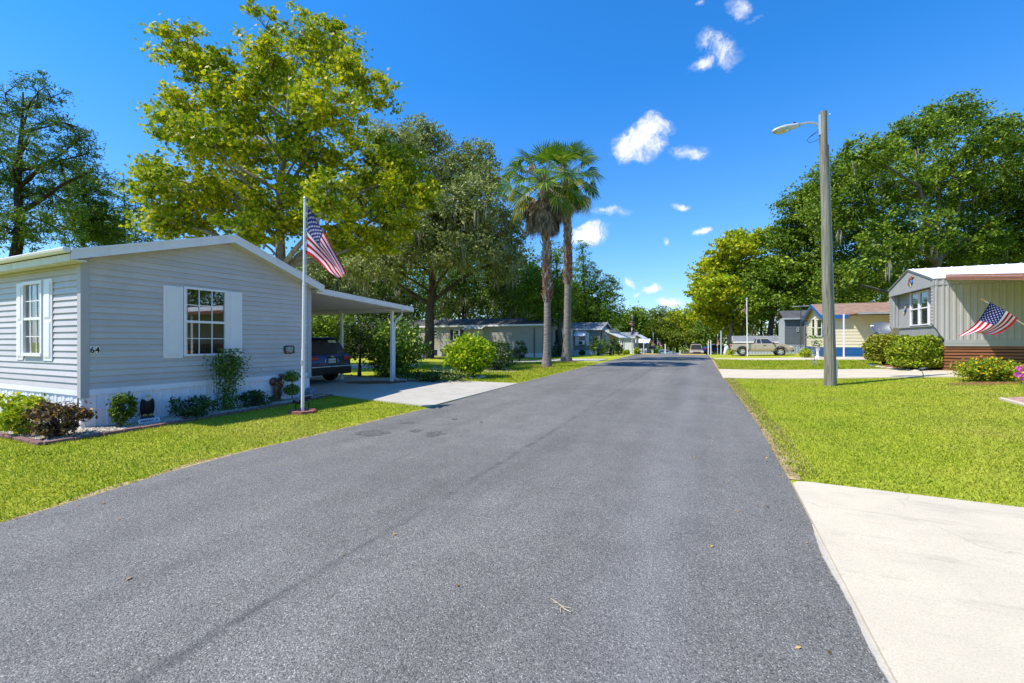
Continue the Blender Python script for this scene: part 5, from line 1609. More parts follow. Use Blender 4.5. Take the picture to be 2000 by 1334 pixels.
mb.build('lamp_head', M('lamp_grey', (.50, .53, .56), .4, .08, 8, metal=.2), ut, smooth=True)
mb = MB(); head(mb, [(.36, .07, .09, .0), (.5, .13, .13, .0), (.68, .14, .145, .0), (.88, .11, .10, .0), (.96, .05, .05, .0)], 1)
mb.build('lamp_lens', glass_mat('lamp_lens', (.34, .34, .32), .1, see=False), ut, smooth=True)
mb = MB(); pc = tipA + ax_ * Lh * .18 + Vector((0, 0, .06)); mb.lathe([(.032, 0), (.035, .05), (.028, .06), (0, .062)], pc, 10); mb.build('photocell', BLACK, ut)
mb = MB()
mb.tube([PD(x, y, dP) for x, y in ((1601, 252), (1594, 258), (1583, 266), (1576, 274), (1581, 279), (1590, 276), (1600, 272))], .007, 5)
mb.tube([PD(x, y, dP) for x, y in ((1601, 257), (1590, 262), (1582, 268))], .006, 5); mb.build('wire', BLACK, ut)
for y in (224, 254): mb = MB(); mb.tube([PD(1599, y + 1, dP), PD(1621, y - 1, dP)], .010, 6); mb.ball(tuple(PD(1621, y - 1, dP)), .018, 8, 6); mb.build('bolt', STEEL, ut)
mb = MB()
cd = [pb_.lerp(ptop, s) + AX * (.166 - .056 * s + .012) - AY * .02 for s in (0, .15, .3, .45, .6, .75, .88)]
cd[0] = cd[0] - Vector((0, 0, .05))
mb.tube(cd, .022, 8); mb.build('conduit', M('conduit_grey', (.32, .34, .37), .5, .1, 3), ut, smooth=True)
mb = MB(); w0 = pb_.lerp(ptop, .06) + AX * .175 - AY * .06
mb.box(w0.x - .02, w0.x + .02, w0.y - .02, w0.y + .02, w0.z - .25, w0.z + .3); mb.build('guard', WHITE, ut)

# ================================================================ taupe mobile home on the right, brown slatted skirting, awning
TAUPE = M('taupe_metal', (.375, .355, .34), .5, .06, 1.2, spec=.4, dirt=((.26, .25, .22), 2.5, .3))
TAUPE_D = M('taupe_board', (.34, .335, .325), .55, .06, 2)
BROWN = M('brown_slat', (.27, .10, .045), .55, .22, 2, 60, .15, stretch=(1, 1, 6))
AWN = M('awning_brown', (.33, .135, .075), .5, .08, 3)
ROOFW = M('roof_white', (.80, .80, .80), .5, .03, 2)
c0 = at(1845, 725)
X0 = c0.x; YN = c0.y
XE = X0 - .34
th_ = thing('mobile_home', 'taupe ribbed metal mobile home with brown slatted skirting and white roof', 'mobile home', (X0 + 6, YN + 3, c0.z))
zf = PX(1848, 676, X0 + .02).z; zf = PY(1848, 676, YN).z
zbtop = PY(1850, 664, YN).z
ze = PY(1830, 546, YN).z
fl = PX(1738, 579, XE); YF = fl.y
zped = PX(1738, 580, XE).z; zpedn = PX(1825, 559, XE).z
pk_ = PX(1776.5, 528, XE)
YM = (YN + YF) / 2; zr = pk_.z
zm = PX(1827, 634, XE).z
g0 = c0.z
XQ = X0 + 16
WRN = W((X0, YN), (1, 0), (0, -1))          # long lit wall facing the near yard
mb = MB()
RIB = ((0, 0), (.22, 0), (.36, 1), (.62, 1), (.76, 0), (1, 0))
def zlow(a): return zbtop if a > 0 else zbtop + (-a / .34) * (zm - zbtop)
ribbed(mb, W((XE, YN), (1, 0), (0, -1)), 0, .34, lambda a: zm + (zbtop - zm) * (a / .34), ze - .22, .20, .022, RIB)
ribbed(mb, WRN, 0, 15.9, zbtop, ze - .22, .20, .022, RIB)
ribbed(mb, W((XE, YN), (1, 0), (0, -1)), 0, 16.2, ze - .20, ze + .02, .20, .02, RIB, o=.012)
mb.box(XE, XQ, YN + .001, YN + .1, zbtop, ze)  if False else None
mb.build('wall', TAUPE, th_)
mb = MB(); WRN.box(mb, .0, 15.9, zf, zbtop + .01, -.05, .035); WRN.box(mb, .0, 15.9, zf + .095, zf + .10, .035, .04); mb.box(XE - .005, XE + .02, YN - .02, YN + .02, zm, ze - .2)
W((XE, YN), (1, 0), (0, -1)).box(mb, 0, 16.2, ze - .215, ze - .195, .0, .03)
mb.build('band', TAUPE_D, th_)
# side wings with cut-off feet and the set-back end wall
RX = XE + .30
mb = MB()
WE = W((XE, YN), (0, 1), (-1, 0))
for (ya, yb) in ((YN, YN + .16), (YF - .16, YF)):
    k = 12
    for i in range(k):
        za = zm + (ze - .25 - zm) * i / k; zb = zm + (ze - .25 - zm) * (i + 1) / k
        mb.hexa([(XE, ya, za), (XE + .5, ya + .001, za), (XE + .5, yb - .001, za), (XE, yb, za), (XE - .022, ya, za + (zb - za) * .7), (XE + .5, ya + .001, zb), (XE + .5, yb - .001, zb), (XE - .022, yb, za + (zb - za) * .7)])
        mb.hexa([(XE - .022, ya, za + (zb - za) * .7), (XE + .4, ya + .002, za + (zb - za) * .7), (XE + .4, yb - .002, za + (zb - za) * .7), (XE - .022, yb, za + (zb - za) * .7), (XE, ya, zb), (XE + .4, ya + .002, zb), (XE + .4, yb - .002, zb), (XE, yb, zb)])
    k = 7
    for i in range(k):   # stepped soffit of the raked foot
        xa = XE + .34 * i / k; xb = XE + .34 * (i + 1) / k; za = zm + (zbtop - zm) * i / k; zb = zm + (zbtop - zm) * (i + 1) / k
        mb.hexa([(xa, ya + .02, za), (xa + .05, ya + .02, zb + .02), (xa + .05, yb - .005, zb + .02), (xa, yb - .005, za), (xa - .02, ya + .02, za + .03), (xb, ya + .02, zb + .05), (xb, yb - .005, zb + .05), (xa - .02, yb - .005, za + .03)])
mb.build('wing', TAUPE, th_)
mb = MB()
WR = W((RX, YN), (0, 1), (-1, 0)); a1_ = YF - YN
ribbed(mb, WR, .15, a1_ - .15, zm + .0, ze - .02, .15, .006, ((0, 0), (.9, 0), (.92, 1), (.98, 1), (1, 0)))
for i in range(30):   # lower sloping panel
    ya = YN + .15 + (a1_ - .3) * i / 30; yb = YN + .15 + (a1_ - .3) * (i + 1) / 30 - .008
    mb.quad((X0 - .01, ya, zbtop - .2), (RX + .0, ya, zm - .03), (RX + .0, yb, zm - .03), (X0 - .01, yb, zbtop - .2))
WR.box(mb, .15, a1_ - .15, zm - .03, zm + .02, -.02, .05)
# white-grey corrugated return on the far side of the recess
ribbed(mb, W((RX, YF - .17), (-1, 0), (0, -1)), .0, .28, zm, ze - .02, .12, .02, RIB)
mb.build('end_wall', TAUPE_D, th_)
mb = MB()
P1 = [(XE - .03, YN - .03, ze + .04), (XE - .03, YM, zr + .0), (XE - .03, YF + .03, ze + .04), (XE - .03, YF + .03, zped), (XE - .03, YN - .03, zped)]
mb.prism(P1, [(x + .06, y, z) for x, y, z in P1])
for i in range(1, 34):
    y = YN + (YF - YN) * i / 34; zt = ze + .02 + (zr - ze - .04) * (1 - abs(y - YM) / (YF - YM)); mb.box(XE - .036, XE - .03, y - .008, y + .008, zped + .02, zt - .02)
mb.build('pediment', TAUPE_D, th_)
mb = MB()
for (ya, za, yb, zb) in ((YN - .05, ze + .03, YM, zr + .02), (YM, zr + .02, YF + .05, ze + .03)):
    p = [(XE - .05, ya, za), (XQ, ya, za), (XQ, yb, zb), (XE - .05, yb, zb)]
    mb.prism(p, [(x, y, z + .035) for x, y, z in p])
for i in range(38):
    x = XE + .1 + i * .42
    for (ya, za, yb, zb) in ((YN - .05, ze + .066, YM, zr + .056),): mb.hexa([(x, ya, za), (x + .05, ya, za), (x + .05, yb, zb), (x, yb, zb), (x + .01, ya, za + .02), (x + .04, ya, za + .02), (x + .04, yb, zb + .02), (x + .01, yb, zb + .02)])
mb.build('roof', ROOFW, th_)
mb = MB()
for (ya, za, yb, zb) in ((YN - .05, ze + .03, YM, zr + .02), (YM, zr + .02, YF + .05, ze + .03)):
    a = [(XE - .07, ya, za - .03), (XE - .07, yb, zb - .03), (XE - .07, yb, zb + .04), (XE - .07, ya, za + .04)]; mb.prism(a, [(x + .02, y, z) for x, y, z in a])
mb.build('roof_edge', M('edge_grey', (.16, .16, .165), .5, .1, 4), th_)
mb = MB(); mb.box(XE + .6, XQ, YN + .05, YF - .05, zf - .1, ze - .01); mb.box(XE + .32, XE + .6, YN + .05, YF - .05, zm, ze - .02); mb.build('inner_wall', DARKIN, th_)
# picture window in the set-back wall
wa0 = WR.a_of(PX(1780, 600, RX)); wa1 = WR.a_of(PX(1816, 600, RX)); wz1 = PX(1816, 565, RX).z; wz0 = PX(1780, 637, RX).z
wa0, wa1 = sorted((wa0, wa1))
FLY = M('window_shade', (.22, .22, .22), .8, .3, 3)
am = (wa0 + wa1) / 2
window(WR, wa0, am - .01, wz0, wz1, th_, WHITE_S, GLASSD, 1, 1, .05, .0, .06); window(WR, am + .01, wa1, wz0, wz1, th_, WHITE_S, GLASSD, 1, 1, .05, .0, .06)
# slatted skirting
mb = MB(); nsl = 8; zg = g0 - .25
hh_ = (zf - g0) / 8.0
for i in range(10):
    z1_ = zf - .01 - i * hh_; z0_ = z1_ - hh_ + .035
    if z1_ < g0 - .3: break
    mb.box(X0 + .0, X0 + 15.9, YN + .0, YN + .03, z0_, z1_); mb.box(X0 + .0, X0 + .03, YN + .031, YF - .1, z0_, z1_)
mb.build('skirting', BROWN, th_)
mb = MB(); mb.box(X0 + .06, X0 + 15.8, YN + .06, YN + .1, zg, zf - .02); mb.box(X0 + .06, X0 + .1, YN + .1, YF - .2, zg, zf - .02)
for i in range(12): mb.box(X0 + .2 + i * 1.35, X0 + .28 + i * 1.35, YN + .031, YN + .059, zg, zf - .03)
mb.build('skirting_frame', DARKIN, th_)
# awning: left edge runs out from the wall
mb = MB()
aw0 = PY(1847, 541, YN - .02); zaw = aw0.z; awx = aw0.x
ye_ = PX(1998, 540, awx).y; zend = PX(1998, 540, awx).z
def slabq(x0, x1, ya, za, yb, zb, t0, t1): 
    p = [(x0, ya, za + t0), (x1, ya, za + t0), (x1, yb, zb + t0), (x0, yb, zb + t0)]; mb.prism(p, [(x, y, z + t1 - t0) for x, y, z in p])
slabq(awx + .03, awx + 12, YN - .03, zaw, ye_, zend, -.04, .0)
mb.build('awning', ROOFW, th_)
mb = MB()
for (t0, t1, o) in ((-.10, -.035, 0), (-.03, .035, -.012), (.04, .10, 0)):
    slabq(awx + o, awx + .028, YN - .035, zaw, ye_, zend, t0, t1)
slabq(awx, awx + 12, ye_ - .01, zend, ye_ - .08, zend, -.11, .10)
mb.build('awning_fascia', AWN, th_)
for i, x in enumerate((awx + 3.2, awx + 7, awx + 11)):
    mb = MB(); mb.box(x - .04, x + .04, ye_ + .05, ye_ + .13, gz(x, ye_) - .05, zend - .04); mb.build('awning_post', WHITE_S, th_)
# wall ornaments on the end: horse-and-rider relief on the pediment, flowers by the window
orn = thing('wall_ornament', 'brown and blue relief ornament on the taupe pediment', 'ornament', (XE - .05, YM, zr - .3))
oc = PX(1778, 549, XE - .05); mb = MB()
mb.ball((oc.x, oc.y, oc.z + .06), (.04, .20, .10), 10, 7, jit=.18); mb.ball((oc.x, oc.y - .22, oc.z + .14), (.035, .09, .06), 8, 6, jit=.2); mb.ball((oc.x, oc.y + .15, oc.z - .08), (.035, .07, .12), 8, 6, jit=.2)
mb.build('figure', M('ornament_brown', (.22, .085, .04), .6, .35, 12), orn)
mb = MB(); mb.ball((oc.x - .01, oc.y - .13, oc.z - .06), (.04, .10, .09), 9, 6, jit=.2); mb.build('drape', M('ornament_blue', (.04, .16, .40), .6, .25, 12), orn)
mb = MB(); mb.tube([(oc.x, oc.y + .02, oc.z - .06), (oc.x, oc.y - .03, oc.z - .24)], .022, 6); mb.tube([(oc.x, oc.y - .26, oc.z + .15), (oc.x, oc.y - .36, oc.z + .14)], .02, 6); mb.build('limb', M('ornament_cream', (.5, .42, .28), .6, .2, 12), orn)
orn = thing('wall_ornament', 'cream and blue garland hanging on the wall beside the double window', 'ornament', tuple(PX(1768, 604, RX - .02)))
oc = PX(1768, 604, RX - .03); mb = MB()
for i in range(7): mb.ball((oc.x, oc.y + .05 * (i - 3) + .02 * (i % 2), oc.z - .055 * (i - 3)), (.035, .06, .05), 8, 6, jit=.25)
mb.build('flowers', MATS['ornament_cream'], orn)
mb = MB()
for i in range(3): mb.ball((oc.x - .02, oc.y + .05 * i - .09, oc.z - .04 * i), (.03, .04, .04), 7, 5, jit=.25)
mb.build('ribbon', MATS['ornament_blue'], orn)

# staff flag
fd = 13.6
sA = PD(1922, 587, fd); sB = PD(2035, 655, fd)
sp = thing('flag_staff', 'white slanted flag staff with gilt eagle tip by the taupe home', 'flag staff', tuple(sB))
mb = MB(); mb.tube([sA, sB], .013, 8); mb.build('pole', WHITE_S, sp)
mb = MB(); d_ = (sA - sB).normalized(); mb.ball(tuple(sA), .024, 8, 6); mb.tube([sA, sA + d_ * .05], .012, 6)
mb.tube([sA + d_ * .06 + AX * .07 + Vector((0, 0, .04)), sA + d_ * .05, sA + d_ * .06 - AX * .09 + Vector((0, 0, .01))], [.006, .02, .006], 6); mb.ball(tuple(sA + d_ * .085), .018, 8, 6)
mb.build('finial', M('gilt', (.62, .42, .12), .3, .1, 20, metal=.8), sp)
stb_ = gz(sB.x, sB.y)
mb = MB(); mb.tube([sB + Vector((.02, 0, .05)), Vector((sB.x + .02, sB.y, stb_ - .1))], .03, 8); mb.build('post', WHITE_S, sp)
T2 = [PD(x, y, fd) for x, y in ((1930.7, 590), (1914, 620), (1899, 636), (1873, 657))]
B2 = [PD(x, y, fd) for x, y in ((1985.5, 622), (1972, 638), (1950, 650), (1930, 654), (1906, 647))]
def wv2(s, t): return .06 * math.sin(t * 8 + s * 2) * (.3 + s) + .05 * s * math.sin(s * 7) - .05
stripes_flag('flag', 'stars and stripes hanging from the slanted staff before the taupe wall', flag_between(T2, B2, wv2))

# ================================================================ hedges, lantana, right yard details
L_HEDGE = leaf_mat('leaf_hedge', [(0, (0.07, 0.126, 0.008)), (0.4, (0.224, 0.308, 0.015)), (0.8, (0.42, 0.476, 0.025)), (1, (0.56, 0.532, 0.06))], .3, .4, .4)
L_HEDGE2 = leaf_mat('leaf_hedge_olive', [(0, (0.084, 0.098, 0.01)), (0.4, (0.238, 0.266, 0.02)), (0.8, (0.392, 0.406, 0.03)), (1, (0.504, 0.434, 0.06))], .3, .4, .4)
h1 = at(1727, 715); h2 = at(1797, 727)
def wpx(px, p): return px / F * depth_of(p)
shrub('hedge', 'rounded olive-green clipped hedge ball next to the satellite dish', back(h1, .7), wpx(66, h1), wpx(60, h1), L_HEDGE2, n=6500, ls=.10, box=.15, seed=51, lift=.12, d=wpx(58, h1), cat='hedge')
shrub('hedge', 'wide bright clipped hedge in front of the taupe home end', back(h2, .8), wpx(106, h2), wpx(68, h2), L_HEDGE, n=12000, ls=.10, box=.6, seed=52, lift=.08, d=wpx(60, h2), cat='hedge', rot=YAW)
lt = at(1928, 747)
shrub('lantana', 'low lantana mound covered in yellow blossom beside the concrete', back(lt, .35), wpx(116, lt), wpx(47, lt), leaf_mat('leaf_lantana', [(0, (0.07, 0.14, 0.01)), (0.5, (0.238, 0.35, 0.02)), (1, (0.476, 0.504, 0.04))], .3), n=5200, ls=.07, clump=90, seed=53, d=wpx(60, lt), cat='flowering bush', rot=YAW, flowers=(230, YELF, .055))
pf_ = at(1996, 753)
fl_ = thing('garden_flower', 'oversized pink metal flower on a stake by the lantana', 'garden ornament', pf_)
mb = MB(); hz_ = PD(1996, 728, depth_of(pf_)); mb.tube([pf_, hz_], .008, 6); mb.build('stake', M('stake_green', (.05, .15, .03), .5, .1, 5), fl_)
mb = MB()
for k in range(6):
    th = 2 * PI * k / 6 + .3; u = AX * math.cos(th) + Vector((0, 0, 1)) * math.sin(th); v = AX * -math.sin(th) + Vector((0, 0, 1)) * math.cos(th)
    r_ = wpx(17, pf_)
    P = [hz_ + u * r_ * a + v * r_ * b - AY * c for a, b, c in ((.12, 0, .03), (.5, .26, .05), (.85, .24, .02), (1, 0, .0), (.85, -.24, .02), (.5, -.26, .05))]
    mb.prism(P, [p + AY * .012 for p in P])
mb.build('petals', PINK, fl_)
mb = MB(); mb.ball(tuple(hz_ - AY * .04), .035, 10, 8); mb.build('centre', YELF, fl_)
s3 = at(1803, 739.5); spotlight(tuple(s3), 'solar spotlight on a thin stake at the edge of the far driveway', YAW + .2, .33, SG)
# mulch islands
def blob(name, px, py, rx, ry, mat, off=.02, seed=1):
    p = at(px, py); r = random.Random(seed); P = []
    for k in range(26):
        th = 2 * PI * k / 26; v = p + AX * math.cos(th) * rx * r.uniform(.9, 1.08) + AY * math.sin(th) * ry * r.uniform(.9, 1.08); P.append((v.x, v.y, gz(v.x, v.y) + off))
    mb = MB(); mb.add([(p.x, p.y, p.z + off + .02)] + P, [(0, k + 1, (k + 1) % 26 + 1) for k in range(26)]); o = mb.build(name, mat); o['kind'] = 'structure'
blob('mulch', 1775, 716, 1.9, .9, MULCH, .02, 2); blob('mulch', 1932, 748.5, 1.2, .42, MULCH, .008, 3); blob('mulch', 740, 748, 2.0, .9, MULCH, .02, 4)
# border stones by the hedge
rbs = random.Random(9)
for i in range(7):
    p = at(1715 + i * 12 + rbs.uniform(-2, 2), 718 + i * 1.3); k = MB(); k.ball((0, 0, 0), (.13, .09, .05), 7, 5, jit=.2); o = k.build('border_stone', M('stone_pale', (.50, .44, .36), .85, .2, 12, 40, .4)); o.location = (p.x, p.y, p.z + .03)
    tag(o, 'pale flat border stone edging the mulch under the clipped hedges', 'stone', 'border stones round the hedge mulch')
p = at(1778, 722); k = MB(); k.ball((0, 0, 0), (.24, .16, .11), 9, 6, jit=.16); o = k.build('boulder', M('stone_slate', (.13, .14, .16), .7, .3, 10, 40, .5)); o.location = (p.x, p.y, p.z + .07); tag(o, 'dark slate coloured rock under the wide bright hedge', 'rock')
# satellite dish
sdp = back(at(1717, 712), 1.6); dd_ = depth_of(sdp)
sdh = thing('satellite_dish', 'satellite dish in painted shade-grey on a post behind the clipped hedges', 'satellite dish', sdp)
dc = PD(1720.5, 641, dd_)
mb = MB(); mb.tube([sdp, Vector((sdp.x, sdp.y, dc.z - .15)), dc + AY * .1], .028, 8); mb.build('mast', M('dish_mast', (.16, .18, .2), .5, .1, 5), sdh)
dn = ((-AX * .69 + Vector((0, 0, .72))) * .72 - AY * .69).normalized(); du_ = dn.cross(Vector((0, 0, 1))).normalized(); dv_ = du_.cross(dn)
mb = MB(); R_ = wpx(17, sdp); rings = []
for i in range(6):
    rr_ = R_ * i / 5; rings.append([dc + du_ * rr_ * 1.02 * math.cos(2 * PI * k / 26) + dv_ * rr_ * .86 * math.sin(2 * PI * k / 26) + dn * (.32 * rr_ * rr_ - .04) for k in range(26)])
for i in range(5):
    for k in range(26):
        j = (k + 1) % 26; mb.quad(rings[i][k], rings[i + 1][k], rings[i + 1][j], rings[i][j]); mb.quad(rings[i][k] - dn * .012, rings[i][j] - dn * .012, rings[i + 1][j] - dn * .012, rings[i + 1][k] - dn * .012)
for k in range(26):
    j = (k + 1) % 26; mb.quad(rings[5][k], rings[5][k] - dn * .012, rings[5][j] - dn * .012, rings[5][j])
mb.build('reflector', M('dish_shade_grey', (.10, .115, .14), .4, .05, 4), sdh, smooth=True, angle=60)  # dark grey-blue carries the shade of the dish face in its colour
mb = MB(); lnb = PD(1699, 637, dd_) - AY * .1; mb.tube([dc - dv_ * R_ * .8, PD(1707, 648, dd_) - AY * .1, lnb], .014, 6); mb.build('feed_arm', MATS['dish_mast'], sdh)
mb = MB(); mb.ball(tuple(lnb), (.05, .05, .06), 8, 6); mb.ball(tuple(lnb + AX * .08), (.045, .045, .05), 8, 6); mb.build('receiver', WHITE_S, sdh)
# little blue sprinkler on the lawn
spk = thing('sprinkler', 'small blue lawn sprinkler lying on the turf beyond the driveway', 'sprinkler', at(1702, 715.5)); p = LOC[spk.name]
mb = MB(); mb.lathe([(.09, 0), (.1, .02), (.05, .04), (.03, .08), (0, .085)], p, 12); mb.tube([p + Vector((-.14, 0, .09)), p + Vector((.14, .03, .09))], .013, 6); mb.build('base', M('sprinkler_blue', (.10, .22, .32), .5, .2, 9), spk)
mb = MB(); mb.box(p.x - .05, p.x + .05, p.y - .02, p.y + .02, p.z + .1, p.z + .115); mb.build('arm', BLACK, spk)

# ================================================================ cream home with blue trim
yc = at(1612, 698); XY, YY = yc.x, yc.y
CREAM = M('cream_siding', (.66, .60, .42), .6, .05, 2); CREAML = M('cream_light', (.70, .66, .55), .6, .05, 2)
BLUE = M('blue_trim', (.015, .10, .30), .45, .08, 3); BLUES = M('blue_skirting', (.012, .09, .26), .5, .1, 3)
yh = thing('mobile_home', 'cream sided mobile home with bright blue trim, blue skirting and brown roof', 'mobile home', (XY + 5, YY + 2.5, yc.z))
zy0 = PY(1612, 678, YY).z; zy1 = PY(1612, 617, YY).z; yf = PX(1577, 624, XY).y; ypk = (YY + yf) / 2; zpk = PX(1589, 595, XY - .2).z
WY = W((XY, YY), (1, 0), (0, -1)); WYE = W((XY, YY), (0, 1), (-1, 0)); DY = yf - YY
mb = MB(); lap_wall(mb, WY, lambda z: [(0, 13)], zy0, zy1 + .05, .2, .02)
def yspan(z):
    t = max(0, (z - zy1) / (zpk - zy1)); return [(DY * .5 * t, DY * (1 - .5 * t))]
lap_wall(mb, WYE, yspan, zy0, zpk - .12, .2, .02, cuts=(zy1,))
mb.build('wall', CREAM, yh)
mb = MB(); lap_wall(mb, WY, lambda z: [(0, 13)], yc.z - .1, zy0, .16, .02); lap_wall(mb, WYE, lambda z: [(0, DY)], yc.z - .1, zy0, .16, .02); mb.build('skirting', BLUES, yh)
mb = MB(); mb.box(XY + .05, XY + 13, YY + .06, YY + .1, yc.z, zy1 + .02); mb.box(XY + .05, XY + .1, YY + .1, yf, yc.z, zy1); mb.build('inner_wall', DARKIN, yh)
mb = MB(); XR0 = XY - .28
for (ya, za, yb, zb) in ((YY - .3, zy1 - .02, ypk, zpk), (ypk, zpk, yf + .3, zy1 - .02)):
    p = [(XR0, ya, za), (XY + 13.3, ya, za), (XY + 13.3, yb, zb), (XR0, yb, zb)]; mb.prism(p, [(x, y, z + .06) for x, y, z in p])
mb.build('roof', mat_shingle('shingle_brown', (.22, .125, .08), (.36, .22, .14)), yh)
mb = MB()
for (ya, za, yb, zb) in ((YY - .3, zy1 - .02, ypk, zpk), (ypk, zpk, yf + .3, zy1 - .02)):
    a = [(XR0 - .03, ya, za - .16), (XR0 - .03, yb, zb - .16), (XR0 - .03, yb, zb + .065), (XR0 - .03, ya, za + .065)]; mb.prism(a, [(x + .03, y, z) for x, y, z in a])
mb.box(XR0, XY + 1.15, YY - .33, YY - .30, zy1 - .20, zy1 + .045)
mb.build('fascia', BLUE, yh)
mb = MB()  # porch roof continuing the slope, gutter and posts
prx = XY + 1.2; ypo = YY - 2.1; zpo = PY(1648, 613, ypo).z
p = [(prx, ypo, zpo), (XY + 13, ypo, zpo), (XY + 13, YY - .3, zy1 + .03), (prx, YY - .3, zy1 + .03)]; mb.prism(p, [(x, y, z + .05) for x, y, z in p]); mb.build('porch_roof', MATS['shingle_brown'], yh)
mb = MB(); mb.box(prx, XY + 13, ypo - .1, ypo - .0, zpo - .05, zpo + .07); mb.build('porch_gutter', M('gutter_grey', (.32, .31, .30), .5, .2, 5), yh)
for x in (PY(1648, 650, ypo + .05).x, XY + 5.5, XY + 9.5):
    mb = MB(); mb.box(x - .035, x + .035, ypo + .03, ypo + .10, gz(x, ypo) - .05, zpo); mb.build('porch_post', WHITE_S, yh)
# end windows with blue shutter
for (pa, pb2) in ((1586, 1593), (1596, 1607)):
    a0_, a1_ = sorted((WYE.a_of(PX(pa, 640, XY)), WYE.a_of(PX(pb2, 640, XY)))); zt = PX(pb2, 622, XY).z; zb_ = PX(pb2, 657, XY).z
    window(WYE, a0_, a1_, zb_, zt, yh, CREAML, GLASSD, 1, 1, .05, .015, .07)
a0_, a1_ = sorted((WYE.a_of(PX(1607.5, 640, XY)), WYE.a_of(PX(1611.5, 640, XY)))); mb = MB(); WYE.box(mb, a0_, a1_, PX(1609, 658, XY).z, PX(1609, 619, XY).z, .015, .05); mb.build('shutter', BLUE, yh)
slab('walk', [(XY + .3, ypo - .6, 0), (XY + 13, ypo - .6, 0), (XY + 13, YY - .1, 0), (XY + .3, YY - .1, 0)], CONC, .028, 6)
# hose reel by the blue skirting
hr = at(1633, 697); hro = thing('hose_reel', 'blue hose coiled on a reel against the blue skirting', 'hose reel', hr)
mb = MB()
for k in range(4): mb.tube([hr + AX * .26 * math.cos(2 * PI * i / 20) + AY * (.04 * k) + Vector((0, 0, .42 + .30 * math.sin(2 * PI * i / 20))) for i in range(21)], .022, 6)
mb.build('coil', M('hose_blue', (.02, .17, .40), .5, .15, 8), hro)
mb = MB(); mb.box(hr.x - .2, hr.x + .2, hr.y - .05, hr.y + .2, hr.z - .02, hr.z + .12); mb.tube([hr + Vector((0, 0, .1)), hr + Vector((0, 0, .75))], .02, 6); mb.build('frame', BLACK, hro)
# young sapling in a wire cage
sa = at(1590.5, 714); saz = thing('sapling', 'young sapling with few leaves inside a pale wire cage', 'sapling', sa)
hS = PD(1592, 656, depth_of(sa)).z - sa.z
mb = MB(); mb.tube([sa, sa + Vector((0, 0, hS * .5)), sa + Vector((.03, 0, hS))], [.012, .009, .005], 5)
for k in range(5): mb.tube([sa + Vector((0, 0, hS * (.55 + .08 * k))), sa + Vector((.22 * math.cos(k * 2.2), .22 * math.sin(k * 2.2), hS * (.66 + .08 * k)))], .005, 4)
mb.build('stem', MATS['bark_pale'], saz)
rs_ = np.random.default_rng(61); pts2 = np.concatenate([np.array([sa.x - .1, sa.y, sa.z + hS * .97]) + rs_.normal(size=(30, 3)) * [.16, .12, .05], np.array([sa.x + .14, sa.y, sa.z + hS * .72]) + rs_.normal(size=(40, 3)) * [.10, .10, .14]])
leaf_mesh('foliage', pts2, .13, 'leaf', L_MID, saz, .3, None, rs_)
mb = MB(); rC = .14
for k in range(8): a = 2 * PI * k / 8; mb.tube([sa + Vector((rC * math.cos(a), rC * math.sin(a), 0)), sa + Vector((rC * math.cos(a), rC * math.sin(a), hS * .62))], .004, 4)
for j in range(6): mb.tube([sa + Vector((rC * math.cos(2 * PI * k / 16), rC * math.sin(2 * PI * k / 16), hS * .62 * j / 5 + .01)) for k in range(17)], .004, 4)
mb.build('wire_cage', STEEL, saz)
pl2 = at(1574, 699); shrub('bedding_plant', 'bright yellow-green potted plant by the corner of the cream home', pl2, .75, .62, L_YEL, n=420, ls=.13, seed=62, cat='plant', flowers=(5, M('flower_pale', (.75, .6, .52), .6, .1, 20), .12))
yp_ = thing('plant_stand', 'white statuette planter on a plinth at the blue skirting corner', 'garden ornament', at(1597, 701)); p = LOC[yp_.name]
mb = MB(); mb.lathe([(.14, 0), (.14, .12), (.08, .16), (.07, .5), (.12, .62), (.14, .66), (0, .67)], p, 12); mb.build('plinth', WHITE_S, yp_)
mb = MB(); mb.ball((p.x, p.y, p.z + .8), (.12, .12, .14), 9, 7, jit=.1); mb.build('pot', M('pot_cream', (.6, .5, .4), .7, .1, 9), yp_)

# ================================================================ dark grey home behind the pickup
GYD = M('slate_siding', (.10, .11, .125), .6, .08, 2); GYL = M('slate_light', (.40, .42, .45), .6, .08, 2)
gY = 44.0; gx0 = PY(1533, 650, gY).x; gx1 = gx0 + 5.0; ggz = gz(gx0 + 2, gY)
gh = thing('mobile_home', 'dark slate grey home with pale end wall behind the tan pickup', 'mobile home', (gx0 + 2.5, gY + 2, ggz))
zt = PY(1540, 622, gY).z; zs_ = PY(1560, 674, gY).z
gyb = PX(1521, 650, gx0).y
WD_ = W((gx0, gY), (1, 0), (0, -1)); WL_ = W((gx0, gY), (0, 1), (-1, 0))
mb = MB(); lap_wall(mb, WD_, lambda z: [(0, 12)], zs_, zt, .13, .014); mb.build('wall', GYD, gh)
mb = MB(); lap_wall(mb, WL_, lambda z: [(0, gyb - gY)], ggz - .1, zt + .1, .13, .014); o = mb.build('wall', GYL, gh); o['label'] = 'pale grey end wall'
mb = MB(); ribbed(mb, WD_, 0, 12, ggz - .1, zs_ - .02, .25, .03); WD_.box(mb, 0, 12, zs_ - .04, zs_ + .02, .0, .04); mb.build('skirting', M('slate_skirting', (.30, .34, .40), .5, .08, 3), gh)
mb = MB()
zrg = PY(1540, 611, gY + 2).z
for (ya, za, yb, zb) in ((gY - .25, zt + .02, (gY + gyb) / 2, zrg + .1), ((gY + gyb) / 2, zrg + .1, gyb + .25, zt + .02)):
    p = [(gx0 - .2, ya, za), (gx0 + 12, ya, za), (gx0 + 12, yb, zb), (gx0 - .2, yb, zb)]; mb.prism(p, [(x, y, z + .08) for x, y, z in p])
